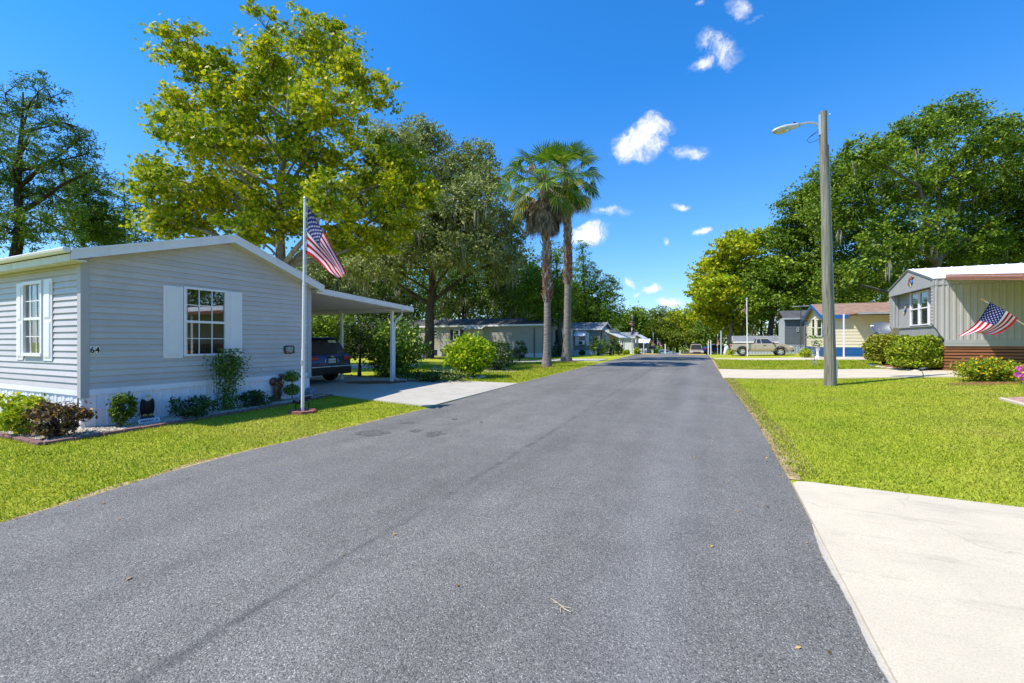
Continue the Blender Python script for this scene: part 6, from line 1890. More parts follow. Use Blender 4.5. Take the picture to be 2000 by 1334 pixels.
mb.build('roof', MATS.get('shingle_dark') or mat_shingle('shingle_dark', (.05, .05, .05), (.11, .105, .1)), gh)
mb = MB(); mb.box(gx0 - .22, gx0 + 12, gY - .28, gY - .24, zt - .10, zt + .05); mb.build('fascia', M('fascia_grey', (.35, .36, .37), .5, .1, 3), gh)
mb = MB(); mb.box(gx0 + .05, gx0 + 11.9, gY + .05, gyb - .05, ggz, zt); mb.build('inner_wall', DARKIN, gh)
d0 = WD_.a_of(PY(1571, 660, gY)); mb = MB(); WD_.box(mb, d0, d0 + 1.0, zs_ - .1, zs_ + 2.0, .015, .05); dr_ = mb.build('door', M('door_beige', (.36, .33, .26), .5, .1, 3), gh)
mb = MB(); WD_.box(mb, d0 + .1, d0 + .16, zs_ + .85, zs_ + .95, .05, .09); mb.build('handle', BLACK, dr_)
window(WD_, WD_.a_of(PY(1556, 650, gY)), WD_.a_of(PY(1560, 650, gY)), PY(1556, 648, gY).z, PY(1556, 640, gY).z, gh, GYL, GLASSD, 1, 1, .04, .014, .05, mid=False)
# antenna mast by that home
anb = PY(1564, 690, gY - .4); anb.z = gz(anb.x, anb.y)
an = thing('antenna_mast', 'tall thin television antenna mast in front of the slate grey home', 'antenna', anb)
zt_ = PY(1564, 598, gY - .4).z
mb = MB(); mb.tube([anb, Vector((anb.x, anb.y, zt_))], .035, 6); mb.build('mast', M('antenna_dark', (.05, .05, .05), .6, .2, 5), an)
mb = MB(); mb.tube([Vector((anb.x - .6, anb.y - .2, zt_ - .05)), Vector((anb.x + .6, anb.y + .2, zt_ + .05))], .018, 5)
for k in range(6): x = anb.x - .5 + .2 * k; mb.tube([Vector((x + .1, anb.y - .35 + .06 * k, zt_)), Vector((x - .1, anb.y + .35 + .02 * k, zt_))], .01, 4)
mb.build('aerial', ALU, an)
# far long home behind the pickup bed
def simple_home(name, label, X, Y, L, D, gz0, zs0, zw, zr, mwall, mroof, mskirt, wins=(), axis='x', cat='mobile home', trim=WHITE, gable_to=None, over=.25):
    """a single long home: wall facing the viewer along x, ridge along x"""
    t = thing(name, label, cat, (X + L / 2, Y + D / 2, gz0))
    w = W((X, Y), (1, 0), (0, -1)); e0 = W((X, Y), (0, 1), (-1, 0)); e1 = W((X + L, Y), (0, 1), (1, 0))
    mb = MB()
    lap_wall(mb, w, lambda z: [(0, L)], zs0, zw, .15, .015)
    def sp(z):
        k = max(0, (z - zw) / (zr - zw + 1e-6)); return [(D * .5 * k, D * (1 - .5 * k))]
    for e in (e0, e1): lap_wall(mb, e, sp, zs0, zr - .02, .15, .015, cuts=(zw,))
    mb.build('wall', mwall, t)
    mb = MB(); ribbed(mb, w, 0, L, gz0 - .25, zs0 - .01, .3, .02); ribbed(mb, e0, 0, D, gz0 - .25, zs0 - .01, .3, .02); ribbed(mb, e1, 0, D, gz0 - .25, zs0 - .01, .3, .02); mb.build('skirting', mskirt, t)
    mb = MB(); mb.box(X + .05, X + L - .05, Y + .05, Y + D - .05, gz0, zw - .01); mb.build('inner_wall', DARKIN, t)
    mb = MB()
    for (ya, za, yb, zb) in ((Y - over, zw + .0, Y + D / 2, zr), (Y + D / 2, zr, Y + D + over, zw + .0)):
        p = [(X - over, ya, za), (X + L + over, ya, za), (X + L + over, yb, zb), (X - over, yb, zb)]; mb.prism(p, [(x, y, z + .07) for x, y, z in p])
    mb.build('roof', mroof, t)
    mb = MB(); mb.box(X - over, X + L + over, Y - over - .03, Y - over, zw - .10, zw + .06)
    for xx in (X - over - .02, X + L + over):
        for (ya, za, yb, zb) in ((Y - over, zw + .0, Y + D / 2, zr), (Y + D / 2, zr, Y + D + over, zw + .0)):
            a = [(xx, ya, za - .10), (xx, yb, zb - .10), (xx, yb, zb + .075), (xx, ya, za + .075)]; mb.prism(a, [(x + .02, y, z) for x, y, z in a])
    mb.build('fascia', trim, t)
    for (pa, pb2, pt, pbm, sh) in wins:
        a0 = w.a_of(PY(pa, 660, Y)); a1 = w.a_of(PY(pb2, 660, Y)); z0 = PY(pa, pbm, Y).z; z1 = PY(pa, pt, Y).z
        window(w, a0, a1, z0, z1, t, WHITE_S, GLASSD, 1, 1, .06, .015, .07)
        if sh:
            sw = .38
            for (b0, b1) in ((a0 - sw, a0 - .01), (a1 + .01, a1 + sw)):
                mb = MB(); w.box(mb, b0, b1, z0, z1, .016, .05); mb.build('shutter', sh, t)
    return t, w
yb_ = 58.0; xa_ = PY(1436, 670, yb_).x; xb_ = PY(1530, 670, yb_).x + 2
gbz = gz(xa_ + 3, yb_)
simple_home('mobile_home', 'long low grey-roofed home half hidden behind the pickup bed', xa_, yb_, xb_ - xa_, 4, gbz, gbz + .5, PY(1470, 668, yb_).z, PY(1470, 657, yb_ + 2).z, M('greige_siding', (.30, .28, .24), .6, .1, 2), mat_shingle('shingle_silver', (.14, .155, .17), (.26, .27, .29)), GYL)
# white statue / flower tub by the pickup tail
wt = thing('garden_figure', 'white carved garden figure standing behind the pickup tail', 'garden ornament', tuple(PD(1419, 693, 42))); p = LOC[wt.name].copy(); p.z = gz(p.x, p.y)
mb = MB(); mb.lathe([(.28, 0), (.3, .15), (.24, .4), (.2, .7), (.12, .9), (.05, .95)], p, 10, sx=1, sy=.5); mb.build('body', M('carved_white', (.6, .58, .53), .8, .15, 4, 9, .8), wt, smooth=True)
mb = MB(); mb.ball((p.x - .1, p.y, p.z + .95), (.12, .1, .12), 9, 7, jit=.1); mb.build('head', MATS['carved_white'], wt)
ytb = PD(1427, 693, 41); ytb.z = gz(ytb.x, ytb.y); shrub('bedding_plant', 'yellow and green bedding plant under the pickup tail', ytb, .9, .6, L_YEL, n=260, ls=.14, seed=63, cat='plant')
# flagpole on the right lawn
f2 = at(1460, 696); dq = depth_of(f2)
fq = thing('flagpole', 'white metal flagpole in front of the tan pickup', 'flagpole', f2); t2 = PD(1458.5, 585, dq)
mb = MB(); mb.tube([f2, t2], [.045, .036], 10); mb.build('pole', WHITE, fq, smooth=True, angle=50)
mb = MB(); mb.ball(tuple(t2 + Vector((0, 0, .06))), .07, 10, 8); mb.build('finial', ALU, fq)
stripes_flag('flag', 'limp stars and stripes on the white pole in front of the pickup', flag_between([PD(x, y, dq) for x, y in ((1458, 587), (1455, 596), (1452.5, 603), (1450.5, 606))], [PD(x, y, dq) for x, y in ((1458.5, 612), (1456.5, 613), (1454, 611), (1450, 607))], lambda s, t: .12 * math.sin(s * 8 + t * 6) * s), stars=True, nu=24, sub=1)

# ================================================================ long cream home behind the left yard
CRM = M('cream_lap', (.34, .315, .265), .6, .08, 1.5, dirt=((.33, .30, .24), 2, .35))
cy_ = 37.6; cxr = PY(1059, 660, cy_).x; cxl = PY(762, 660, cy_).x
cg = gz(cxr - 6, cy_)
SHB = M('shutter_black', (.02, .018, .017), .6, .2, 5)
MATS.get('shingle_dark')
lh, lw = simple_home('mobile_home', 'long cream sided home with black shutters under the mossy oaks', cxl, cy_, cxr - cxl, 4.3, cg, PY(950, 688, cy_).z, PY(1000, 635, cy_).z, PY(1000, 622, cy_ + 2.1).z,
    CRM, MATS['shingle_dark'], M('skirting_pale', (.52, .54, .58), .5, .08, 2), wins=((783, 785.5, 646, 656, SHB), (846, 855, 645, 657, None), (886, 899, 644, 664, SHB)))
# door under a curved canopy, wreath on it
a0 = lw.a_of(PY(926, 660, cy_)); a1 = lw.a_of(PY(945, 660, cy_)); zs_ = PY(950, 688, cy_).z
mb = MB(); lw.box(mb, a0, a0 + 1.0, zs_ - .05, PY(930, 644, cy_).z, .016, .05); dr_ = mb.build('door', M('door_cream', (.50, .46, .36), .5, .1, 3), lh)
mb = MB(); lw.box(mb, a0 + .85, a0 + .91, zs_ + .9, zs_ + 1.0, .05, .1); mb.build('handle', BLACK, dr_)
mb = MB(); cc = lw.p(a0 + .5, zs_ + 1.45, .07); mb.tube([cc + Vector((.24 * math.cos(2 * PI * k / 16), 0, .24 * math.sin(2 * PI * k / 16))) for k in range(17)], .05, 6); o = mb.build('door_wreath', M('wreath_teal', (.02, .14, .13), .7, .4, 20), lh)
mb = MB(); zc = PY(925, 641, cy_).z
for i in range(8):
    u0, u1 = i / 8, (i + 1) / 8
    f = lambda u: (-.05 - 1.0 * u, zc + .16 - .3 * u * u)
    (o0, z0), (o1, z1) = f(u0), f(u1)
    p = [lw.p(a0 - .7, z0, -o0 - .05), lw.p(a0 + 1.4, z0, -o0 - .05), lw.p(a0 + 1.4, z1, -o1 - .05), lw.p(a0 - .7, z1, -o1 - .05)]; mb.prism(p, [q + Vector((0, 0, .03)) for q in p])
mb.build('canopy', M('canopy_pale', (.36, .36, .34), .5, .1, 3), lh)
mb = MB(); lw.box(mb, lw.a_of(PY(1043, 660, cy_)), lw.a_of(PY(1043, 660, cy_)) + .08, cg, PY(1043, 640, cy_).z, .02, .10); mb.build('downspout', M('downspout_brown', (.12, .09, .07), .5, .1, 3), lh)
ax_ = lw.a_of(PY(872, 690, cy_)); acp = lw.p(ax_, 0, 1.2); acp.z = gz(acp.x, acp.y)
ac = thing('air_conditioner', 'squat grey air conditioning unit by the long cream home', 'air conditioner', acp)
mb = MB(); mb.box(acp.x - .5, acp.x + .5, acp.y - .4, acp.y + .4, acp.z, acp.z + .72); mb.build('case', M('ac_grey', (.42, .40, .37), .6, .1, 4), ac, bevel=.03)
mb = MB(); mb.box(acp.x - .46, acp.x - .02, acp.y - .415, acp.y - .405, acp.z + .1, acp.z + .66); mb.box(acp.x - .46, acp.x + .46, acp.y - .36, acp.y + .36, acp.z + .721, acp.z + .735); mb.build('grille', BLACK, ac)

# white gabled cottage end, then the grey home with the window awning
wy = 40.5
wx0 = PY(1066, 660, wy).x; wx1 = PY(1097, 660, wy).x
PALE = M('white_lap', (.62, .63, .62), .6, .05, 2)
t = thing('cottage', 'narrow white gabled cottage end between the two palm trunks', 'house', ((wx0 + wx1) / 2, wy + 3, gz(wx0, wy)))
w_ = W((wx0, wy), (1, 0), (0, -1)); D_ = wx1 - wx0; zw_ = PY(1070, 640, wy).z; zr_ = PY(1082, 626, wy).z; gb = gz(wx0, wy)
wside = W((wx1, wy), (0, 1), (1, 0))
mb = MB()
def gsp(z):
    k = max(0, (z - zw_) / (zr_ - zw_)); return [(D_ * .5 * k, D_ * (1 - .5 * k))]
lap_wall(mb, w_, gsp, gb + .45, zr_ - .02, .14, .015, cuts=(zw_,)); lap_wall(mb, wside, lambda z: [(0, 4.2)], gb + .45, zw_, .14, .015); mb.build('wall', PALE, t)
mb = MB(); ribbed(mb, w_, 0, D_, gb - .2, gb + .44, .3, .02); ribbed(mb, wside, 0, 4.2, gb - .2, gb + .44, .3, .02); mb.build('skirting', MATS['skirting_pale'], t)
mb = MB(); xm = (wx0 + wx1) / 2
for (xa, za, xb, zb) in ((wx0 - .2, zw_ - .02, xm, zr_), (xm, zr_, wx1 + .2, zw_ - .02)):
    p = [(xa, wy - .2, za), (xb, wy - .2, zb), (xb, wy + 4.3, zb), (xa, wy + 4.3, za)]; mb.prism(p, [(x, y, z + .07) for x, y, z in p])
mb.build('roof', MATS['shingle_silver'], t)
mb = MB(); mb.box(wx0 + .05, wx1 - .05, wy + .05, wy + 4.1, gb, zw_ - .05); mb.build('inner_wall', DARKIN, t)
window(w_, w_.a_of(PY(1085, 650, wy)), w_.a_of(PY(1091, 650, wy)), PY(1087, 672, wy).z, PY(1087, 644, wy).z, t, SHB, GLASSD, 1, 1, .14, .015, .07)

gy_ = 44.5; gxa = PY(1112, 660, gy_).x; gxb = PY(1172, 660, gy_).x
gg = gz(gxb, gy_)
GREYW = M('grey_lap', (.23, .23, .25), .6, .07, 2); TANW = M('tan_lap', (.55, .48, .38), .6, .07, 2)
zs_ = PY(1140, 684, gy_).z; zt_ = PY(1140, 643, gy_).z; zro = PY(1150, 631, gy_ + 2.4).z
t, w_ = simple_home('mobile_home', 'grey sided home with a white window awning beyond the palms', gxa, gy_, gxb - gxa, 4.8, gg, zs_, zt_, zro, GREYW, MATS['shingle_silver'], MATS['skirting_pale'])
a0 = w_.a_of(PY(1130, 660, gy_)); a1 = w_.a_of(PY(1145, 660, gy_)); z0 = PY(1137, 675, gy_).z; z1 = PY(1137, 655, gy_).z
window(w_, a0, a1, z0 + .5, z1, t, WHITE_S, GLASSD, 1, 2, .06, .016, .07)
for (b0, b1) in ((a0 - .36, a0 - .01), (a1 + .01, a1 + .30)):
    mb = MB(); w_.box(mb, b0, b1, z0, z1 + .3, .016, .05); mb.build('shutter', WHITE_S, t)
mb = MB(); p = [w_.p(a0 - .35, z1 + .5, .02), w_.p(a1 + .05, z1 + .5, .02), w_.p(a1 + .05, z1 - .1, .62), w_.p(a0 - .35, z1 - .1, .62)]; mb.prism(p, [q + Vector((0, -.01, .02)) for q in p]); mb.build('window_awning', M('awning_white', (.66, .70, .76), .5, .05, 3), t)
mb = MB(); w_.box(mb, a0 + .1, a1 - .1, z0 + .1, z0 + .5, .0, .42); a_ = mb.build('air_conditioner', M('ac_white', (.6, .6, .6), .5, .05, 4), t)
mb = MB(); w_.box(mb, a0 + .18, a1 - .32, z0 + .15, z0 + .45, .422, .43); mb.build('grille', BLACK, a_)
# tan end wing with sloping porch roof
tx = gxb + .06; tz = zt_
tw_ = thing('house', 'tan house end with a swooping porch roof beside the grey home', 'house', (tx + 1.2, gy_ + 1.5, gg))
wt_ = W((tx, gy_ + .6), (1, 0), (0, -1)); Lt = PY(1190, 650, gy_ + .6).x - tx
wte = W((tx + Lt, gy_ + .6), (0, 1), (1, 0))
mb = MB(); lap_wall(mb, wt_, lambda z: [(0, Lt)], gg - .1, tz - .06, .15, .015); lap_wall(mb, wte, lambda z: [(0, 6)], gg - .1, tz - .06, .15, .015); mb.build('wall', TANW, tw_)
mb = MB(); mb.box(tx + .05, tx + Lt - .05, gy_ + .66, gy_ + 6.5, gg, tz - .1); mb.build('inner_wall', DARKIN, tw_)
window(wt_, wt_.a_of(PY(1179, 650, gy_ + .6)), wt_.a_of(PY(1184, 650, gy_ + .6)), PY(1180, 668, gy_ + .6).z, PY(1180, 650, gy_ + .6).z, tw_, WHITE_S, GLASSD, 1, 1, .06, .015, .06)
mb = MB(); xq = tx + Lt - .25
x_end = PY(1213, 660, gy_ + .4).x; z_end = PY(1213, 661, gy_ + .4).z; z_top = PY(1190, 640, gy_ + .4).z
for i in range(8):
    f = lambda u: (tx - .1 + (x_end - tx + .1) * u, z_top + (z_end - z_top) * (u ** .75))
    (xa, za), (xb, zb) = f(i / 8), f((i + 1) / 8); p = [(xa, gy_ + .3, za), (xb, gy_ + .3, zb), (xb, gy_ + 6.6, zb), (xa, gy_ + 6.6, za)]; mb.prism(p, [(x, y, z + .10) for x, y, z in p])
mb.build('porch_roof', M('porch_white', (.60, .60, .58), .5, .06, 3), tw_)
mb = MB(); mb.box(x_end - .25, x_end - .15, gy_ + .5, gy_ + .6, gg - .2, z_end); mb.build('porch_post', WHITE_S, tw_)

# white home with grey roof, grey shed, railing
wy2 = 58.5; wa = PY(1204, 670, wy2).x; wb = PY(1237, 670, wy2).x; wg = gz(wb, wy2)
t, w_ = simple_home('mobile_home', 'small white home with pale grey roof near the far flagpole', wa, wy2, wb - wa, 4.6, wg, wg + .5, PY(1225, 659, wy2).z, PY(1225, 650, wy2 + 2.3).z, PALE, MATS['shingle_silver'], WHITE_S)
window(w_, w_.a_of(PY(1214, 660, wy2)), w_.a_of(PY(1219, 660, wy2)), PY(1215, 680, wy2).z, PY(1215, 664, wy2).z, t, WHITE_S, GLASSD, 1, 1, .07, .015, .07)
e1 = W((wb, wy2), (0, 1), (1, 0))
window(e1, 1.2, 2.6, wg + 1.1, wg + 2.3, t, WHITE_S, GLASSD, 1, 1, .07, .015, .07)
mb = MB(); p = [(wb + .28, wy2 + .2, PY(1245, 655, wy2).z + .1), (wb + 1.35, wy2 + .2, PY(1253, 663, wy2).z), (wb + 1.35, wy2 + 4.8, PY(1253, 663, wy2).z), (wb + .28, wy2 + 4.8, PY(1245, 655, wy2).z + .1)]; mb.prism(p, [(x, y, z + .08) for x, y, z in p]); mb.build('porch_roof', MATS['porch_white'], t)
mb = MB(); mb.box(wb + 1.2, wb + 1.28, wy2 + .4, wy2 + .5, wg - .3, PY(1253, 663, wy2).z); mb.build('porch_post', WHITE_S, t)
sy_ = 64.0; sa_ = PY(1244, 670, sy_).x; sb_2 = PY(1264, 670, sy_).x; sg = gz(sb_2, sy_)
simple_home('shed', 'grey garden shed with bright white roof behind the railing', sa_, sy_, sb_2 - sa_, 3, sg, sg + .1, PY(1255, 670, sy_).z, PY(1255, 664, sy_ + 1.5).z + .1, M('shed_grey', (.34, .36, .36), .6, .08, 2), ROOFW, GYL, cat='shed')
ry_ = 56.5; ra = PY(1237, 685, ry_).x; rb_2 = PY(1262, 685, ry_).x; rg = gz(ra, ry_)
rl = thing('porch_railing', 'white porch railing in front of the small white home', 'railing', ((ra + rb_2) / 2, ry_, rg))
mb = MB(); zt_ = PY(1250, 681.5, ry_).z; zb_ = zt_ - 1.0
mb.box(ra, rb_2, ry_ - .03, ry_ + .03, zt_ - .08, zt_); mb.box(ra, rb_2, ry_ - .03, ry_ + .03, zb_, zb_ + .07); mb.build('rail', WHITE_S, rl)
nb = 9
for i in range(nb + 1):
    x = ra + (rb_2 - ra) * i / nb; k = MB(); wd2 = .06 if i % 3 == 0 else .03; k.box(x - wd2, x + wd2, ry_ - .05, ry_ + .05, rg - .3 if i % 3 == 0 else zb_ + .071, zt_ + (.08 if i % 3 == 0 else -.081)); k.build('post' if i % 3 == 0 else 'baluster', WHITE_S, rl)

# far flagpoles with flags, marker posts
def far_pole(label, px, pyb, pyt, d, r=.05, name='flagpole', mat=ALU, ball=True, group=None, cat='flagpole'):
    b = PD(px, pyb, d); b.z = gz(b.x, b.y); t = thing(name, label, cat, b, 0, group); top = PD(px, pyt, d)
    mb = MB(); mb.tube([b, top], [r, r * .8], 8); mb.build('pole' if ball else 'shaft', mat, t)
    if ball:
        mb = MB(); mb.ball(tuple(top + Vector((0, 0, .05))), r * 1.7, 8, 6); mb.build('finial', ALU, t)
    return t
far_pole('white flagpole carrying two flags before the small white home', 1234.5, 691, 617, 56, .06)
def ff(label, T, B, d, amp=.15, stars=True, name='flag', group=None):
    return stripes_flag(name, label, flag_between([PD(x, y, d) for x, y in T], [PD(x, y, d) for x, y in B], lambda s, t: amp * math.sin(s * 9 + t * 5) * s), group, stars=stars, nu=26, sub=1)
ff('upper stars and stripes on the far flagpole with two flags', ((1235, 621), (1232, 627), (1230, 631), (1228, 633)), ((1235, 633), (1238, 635), (1240, 636), (1241, 636)), 55.9)
# lower service flag: plain purple cloth with a pale patch
SF = [PD(x, y, 55.9) for x, y in ((1234.5, 637), (1233, 645), (1232, 655))]; SG2 = [PD(x, y, 55.9) for x, y in ((1235, 638), (1238, 645), (1239.5, 652))]
mb = MB(); nn = 10
for i in range(nn):
    for j in range(6):
        def q_(u, v):
            f = u * 2; k = min(1, int(f)); a = SF[k].lerp(SF[k + 1], f - k); b = SG2[k].lerp(SG2[k + 1], f - k); return a.lerp(b, v) + AY * .12 * math.sin(u * 7 + v * 6)
        mb.quad(q_(i / nn, j / 6), q_((i + 1) / nn, j / 6), q_((i + 1) / nn, (j + 1) / 6), q_(i / nn, (j + 1) / 6), 1 if j < 2 else (0 if not (i > 5 and j == 4) else 2))
o = mb.build('flag', [M('flag_purple', (.05, .04, .28), .7, .1, 9), M('flag_pale', (.55, .35, .50), .7, .1, 9), FRED], smooth=True); tag(o, 'faded purple and pink flag below the stars and stripes', 'flag')
far_pole('short white flagpole with drooping flag by the green yucca', 1276, 692, 652, 60, .05)
ff('limp red striped flag on the short white flagpole by the yucca', ((1276, 656), (1275, 662), (1274.5, 667), (1274, 670)), ((1276, 667), (1278, 671), (1279, 675), (1279.5, 677)), 59.9, .1)
far_pole('thin grey flagpole right of the green yucca', 1284, 692, 662, 62, .04)
ff('faded pale flag blowing from the thin grey flagpole', ((1284, 663), (1288, 666), (1291, 671), (1293, 675)), ((1284.5, 671), (1287, 673), (1290, 676), (1293, 678)), 61.9, .1)
far_pole('slim flagpole with a furled flag behind the right verge', 1401.5, 693, 655, 52, .045)
ff('furled stars and stripes on the slim pole behind the right verge', ((1401.5, 656), (1400.5, 662), (1400, 669), (1400.5, 675)), ((1402, 658), (1403, 664), (1403, 670), (1402, 676)), 51.9, .1)
far_pole('tall pale grey post at the right end of the crest', 1408.5, 693, 646, 46, .085, 'post', MATS['conduit_grey'] if False else M('post_grey', (.42, .45, .48), .6, .1, 4), False, None, 'post')
PG = 'slim white posts beyond the right verge'
for px in (1383.5, 1388.5): far_pole('slim white post beyond the right verge near the blue car', px, 692, 665, 57, .07, 'post', WHITE_S, False, PG, 'post')
far_pole('thin dark grey post left of the tan vehicle', 1340, 690, 668, 66, .05, 'post', M('post_dark', (.13, .14, .15), .6, .1, 4), False, None, 'post')
far_pole('white wooden post in front of the pale blue car', 1299.5, 693, 672, 56, .08, 'post', WHITE_S, False, None, 'post')
sb = far_pole('short white post with flag bracket near the road end', 1328.5, 693, 684, 52, .07, 'post', WHITE_S, False, None, 'post')
# mailbox by the yucca
mbp = PD(1274, 693, 57); mbp.z = gz(mbp.x, mbp.y); mx = thing('mailbox', 'dark mailbox on a white post beside the green yucca', 'mailbox', mbp)
zm_ = PD(1274, 680, 57).z
mb = MB(); mb.box(mbp.x - .12, mbp.x + .12, mbp.y - .12, mbp.y + .12, mbp.z - .1, zm_ - .1); mb.build('post', WHITE_S, mx)
mb = MB(); mb.box(mbp.x - .42, mbp.x + .42, mbp.y - .2, mbp.y + .2, zm_ - .1, zm_ + .18); mb.tube([(mbp.x - .42, mbp.y, zm_ + .16), (mbp.x + .42, mbp.y, zm_ + .16)], .2, 10); mb.build('box', BLACK, mx)

# painted speed hump on the crest
hy = 40.6; xl = xat(RL, hy) + .1; xr_ = xat(RR, hy) - .2
YP = M('yellow_paint', (.52, .33, .05), .7, .3, 5, dirt=((.15, .13, .10), 4, .6))
hump = thing('speed_hump', 'low yellow painted speed hump crossing the road at the crest', 'speed hump', ((xl + xr_) / 2, hy, gz(-3, hy)))
def humpseg(x0, x1, mat, nm):
    mb = MB(); n = 8
    rows = []
    for i in range(n + 1):
        y = hy - .45 + .9 * i / n; z = .018 + .055 * math.sin(PI * i / n)
        rows.append([(x0, y, gz(x0, y) + z), (x1, y, gz(x1, y) + z)])
    for a, b in zip(rows[:-1], rows[1:]): mb.quad(a[0], a[1], b[1], b[0])
    mb.build(nm, mat, hump)
w3 = (xr_ - xl)
humpseg(xl, xl + w3 * .32, YP, 'painted_strip'); humpseg(xl + w3 * .32, xl + w3 * .62, ASPH, 'worn_strip'); humpseg(xl + w3 * .62, xr_, YP, 'painted_strip')

# ================================================================ left yard plants and ornaments
def wpx2(px, p): return px / F * depth_of(p)
lb = at(917, 738)
lime = shrub('lime_shrub', 'bright yellow-green shrub on a short trunk ringed by pale stones', lb, wpx2(92, lb), wpx2(82, lb), leaf_mat('leaf_lime_bright', [(0, (0.078, 0.1755, 0.0072)), (0.4, (0.247, 0.405, 0.0135)), (0.8, (0.468, 0.567, 0.018)), (1, (0.624, 0.648, 0.045))], .4), n=5600, ls=.13, clump=110, lift=.25, seed=71, d=wpx2(86, lb), cat='shrub', stem=4, mstem=MATS['bark_grey'])
rs9 = random.Random(12)
for k in range(13):
    a = 2 * PI * k / 13; p = lb + Vector((.55 * math.cos(a), .5 * math.sin(a), 0)); s_ = MB(); s_.ball((0, 0, 0), (.13, .11, .06), 7, 5, jit=.2); o = s_.build('border_stone', M('stone_white', (.55, .52, .46), .85, .15, 12, 40, .3)); o.location = (p.x, p.y, gz(p.x, p.y) + .03); o.rotation_euler = (0, 0, a)
    tag(o, 'pale rounded stone in the ring at the foot of the lime shrub', 'stone', 'stone ring under the lime shrub')
db = at(972, 724); shrub('shrub', 'dark rounded evergreen shrub right of the lime shrub', db, wpx2(62, db), wpx2(56, db), L_DARK, n=3000, ls=.10, seed=72, lift=.05, cat='bush', box=.1)
dc2 = at(1015, 706); shrub('shrub', 'small dark upright shrub in front of the long cream home', dc2, wpx2(28, dc2), wpx2(40, dc2), L_DARK, n=800, ls=.12, clump=20, seed=73, cat='bush')
bb = at(772, 752); bb2 = back(at(772, 745), 2.6)
shrub('shrub', 'large glossy dark green shrub behind the carport corner post', bb2, wpx2(115, bb2), wpx2(104, bb2), L_MID if False else leaf_mat('leaf_glossy', [(0, (0.0364, 0.085, 0.0086)), (0.45, (0.091, 0.189, 0.0162)), (0.8, (0.2366, 0.3591, 0.0324)), (1, (0.4732, 0.5292, 0.0648))], .25, .3, .6), n=6500, ls=.14, clump=120, seed=74, d=wpx2(110, bb2), cat='bush')
gcv = at(845, 746); o = shrub('ground_cover', 'low ground cover dotted with yellow flowers along the driveway edge', gcv, 2.6, .38, L_DARK, n=1600, ls=.09, clump=60, seed=75, d=1.3, cat='ground cover', flowers=(22, YELF, .04), stem=False, rot=.2)
sm = at(702, 735); tsm = at(702, 735)
tree('small_tree', 'slender small tree seen between the carport posts', sm, [(705, 660, 34, 32), (690, 640, 24, 22), (725, 635, 24, 24), (708, 690, 26, 18)], depth_of(sm), (706, 640), .07, L_DARK, BARK, clumps=90, per=22, cr=.34, ls=.11, seed=76)
# flower spinner
sp0 = at(822, 722); spn = thing('wind_spinner', 'pale blue and pink flower wind spinner beside the glossy shrub', 'wind spinner', sp0); dsp_ = depth_of(sp0); hc = PD(822, 696.5, dsp_)
mb = MB(); mb.tube([sp0, hc + AY * .03], .012, 6); mb.build('stake', MATS['stake_green'], spn)
for k in range(8):
    th = 2 * PI * k / 8 + .2; u = AX * math.cos(th) + Vector((0, 0, 1)) * math.sin(th); v = AX * -math.sin(th) + Vector((0, 0, 1)) * math.cos(th); R_ = wpx2(8.2, sp0)
    P = [hc + u * R_ * a + v * R_ * b - AY * c for a, b, c in ((.25, -.05, .02), (.7, -.26, .04), (1, -.16, 0), (1.02, .14, 0), (.7, .2, 0), (.25, .05, .02))]
    mb = MB(); mb.prism(P, [p + AY * .008 for p in P]); mb.build('petal', M('spinner_blue', (.40, .62, .66), .4, .05, 5) if k % 4 else M('spinner_pink', (.62, .30, .42), .4, .05, 5), spn)
mb = MB(); mb.ball(tuple(hc - AY * .02), .04, 9, 7); mb.build('hub', BLACK, spn)
# pots by the long home
for (px, pyb, w_, h_, lab) in ((1042, 697, .5, .45, 'black flower pot against the skirting of the cream home'), (1019, 700, .6, .35, 'wide black planter beside the small upright shrub')):
    p = at(px, pyb); t = thing('plant_pot', lab, 'plant pot', p); mb = MB(); mb.lathe([(w_ * .36, 0), (w_ * .5, h_), (w_ * .44, h_), (w_ * .4, h_ - .06), (0, h_ - .07)], p, 14); mb.build('pot', BLACK, t)
    mb = MB()
    for k in range(3): mb.tube([p + Vector((.05 * (k - 1), 0, h_ - .07)), p + Vector((.07 * (k - 1), 0, h_ + 1.0))], .014, 5)
    mb.build('stake', M('stake_dark', (.05, .05, .05), .6, .1, 5), t)
# shrubs before the grey home and the far side
for i, (px, py, wp, hp, m_, lab) in enumerate(((1168, 695, 34, 38, L_MID, 'leafy green oleander in front of the grey home'), (1087, 697, 22, 30, L_DARK, 'dark vine-like shrub between the palm trunks'), (1198, 694, 30, 30, L_DARK, 'dark shrub under the swooping porch roof'), (1137, 694, 12, 10, L_DARK, 'tiny dark shrub beneath the window awning'), (1208, 693, 18, 20, L_MID, 'bright shrub beside the porch post of the tan house'), (1222, 692, 16, 9, L_YEL, 'low yellowish shrub at the far flagpole foot'), (1244, 692, 12, 12, L_YEL, 'golden small shrub below the white railing'))):
    p = at(px, py); shrub('shrub', lab, p, wpx2(wp, p), wpx2(hp, p), m_, n=700 if wp > 20 else 300, ls=.17, seed=80 + i, cat='bush', clump=20 if wp > 20 else None)
gzb = at(1186, 694.5); gz_ = thing('gazing_ball', 'blue glazed garden globe under the oleander', 'garden ornament', gzb + AX * -.6)
p = LOC[gz_.name]; mb = MB(); mb.lathe([(.25, 0), (.2, .1), (.12, .3), (.2, .42), (0, .43)], p, 12); mb.build('pedestal', M('glaze_pale', (.45, .52, .58), .3, .1, 5), gz_); mb = MB(); mb.ball(tuple(p + Vector((0, 0, .7))), .3, 14, 10); mb.build('globe', M('glaze_blue', (.12, .28, .5), .1, .1, 5, spec=.9), gz_, smooth=True)
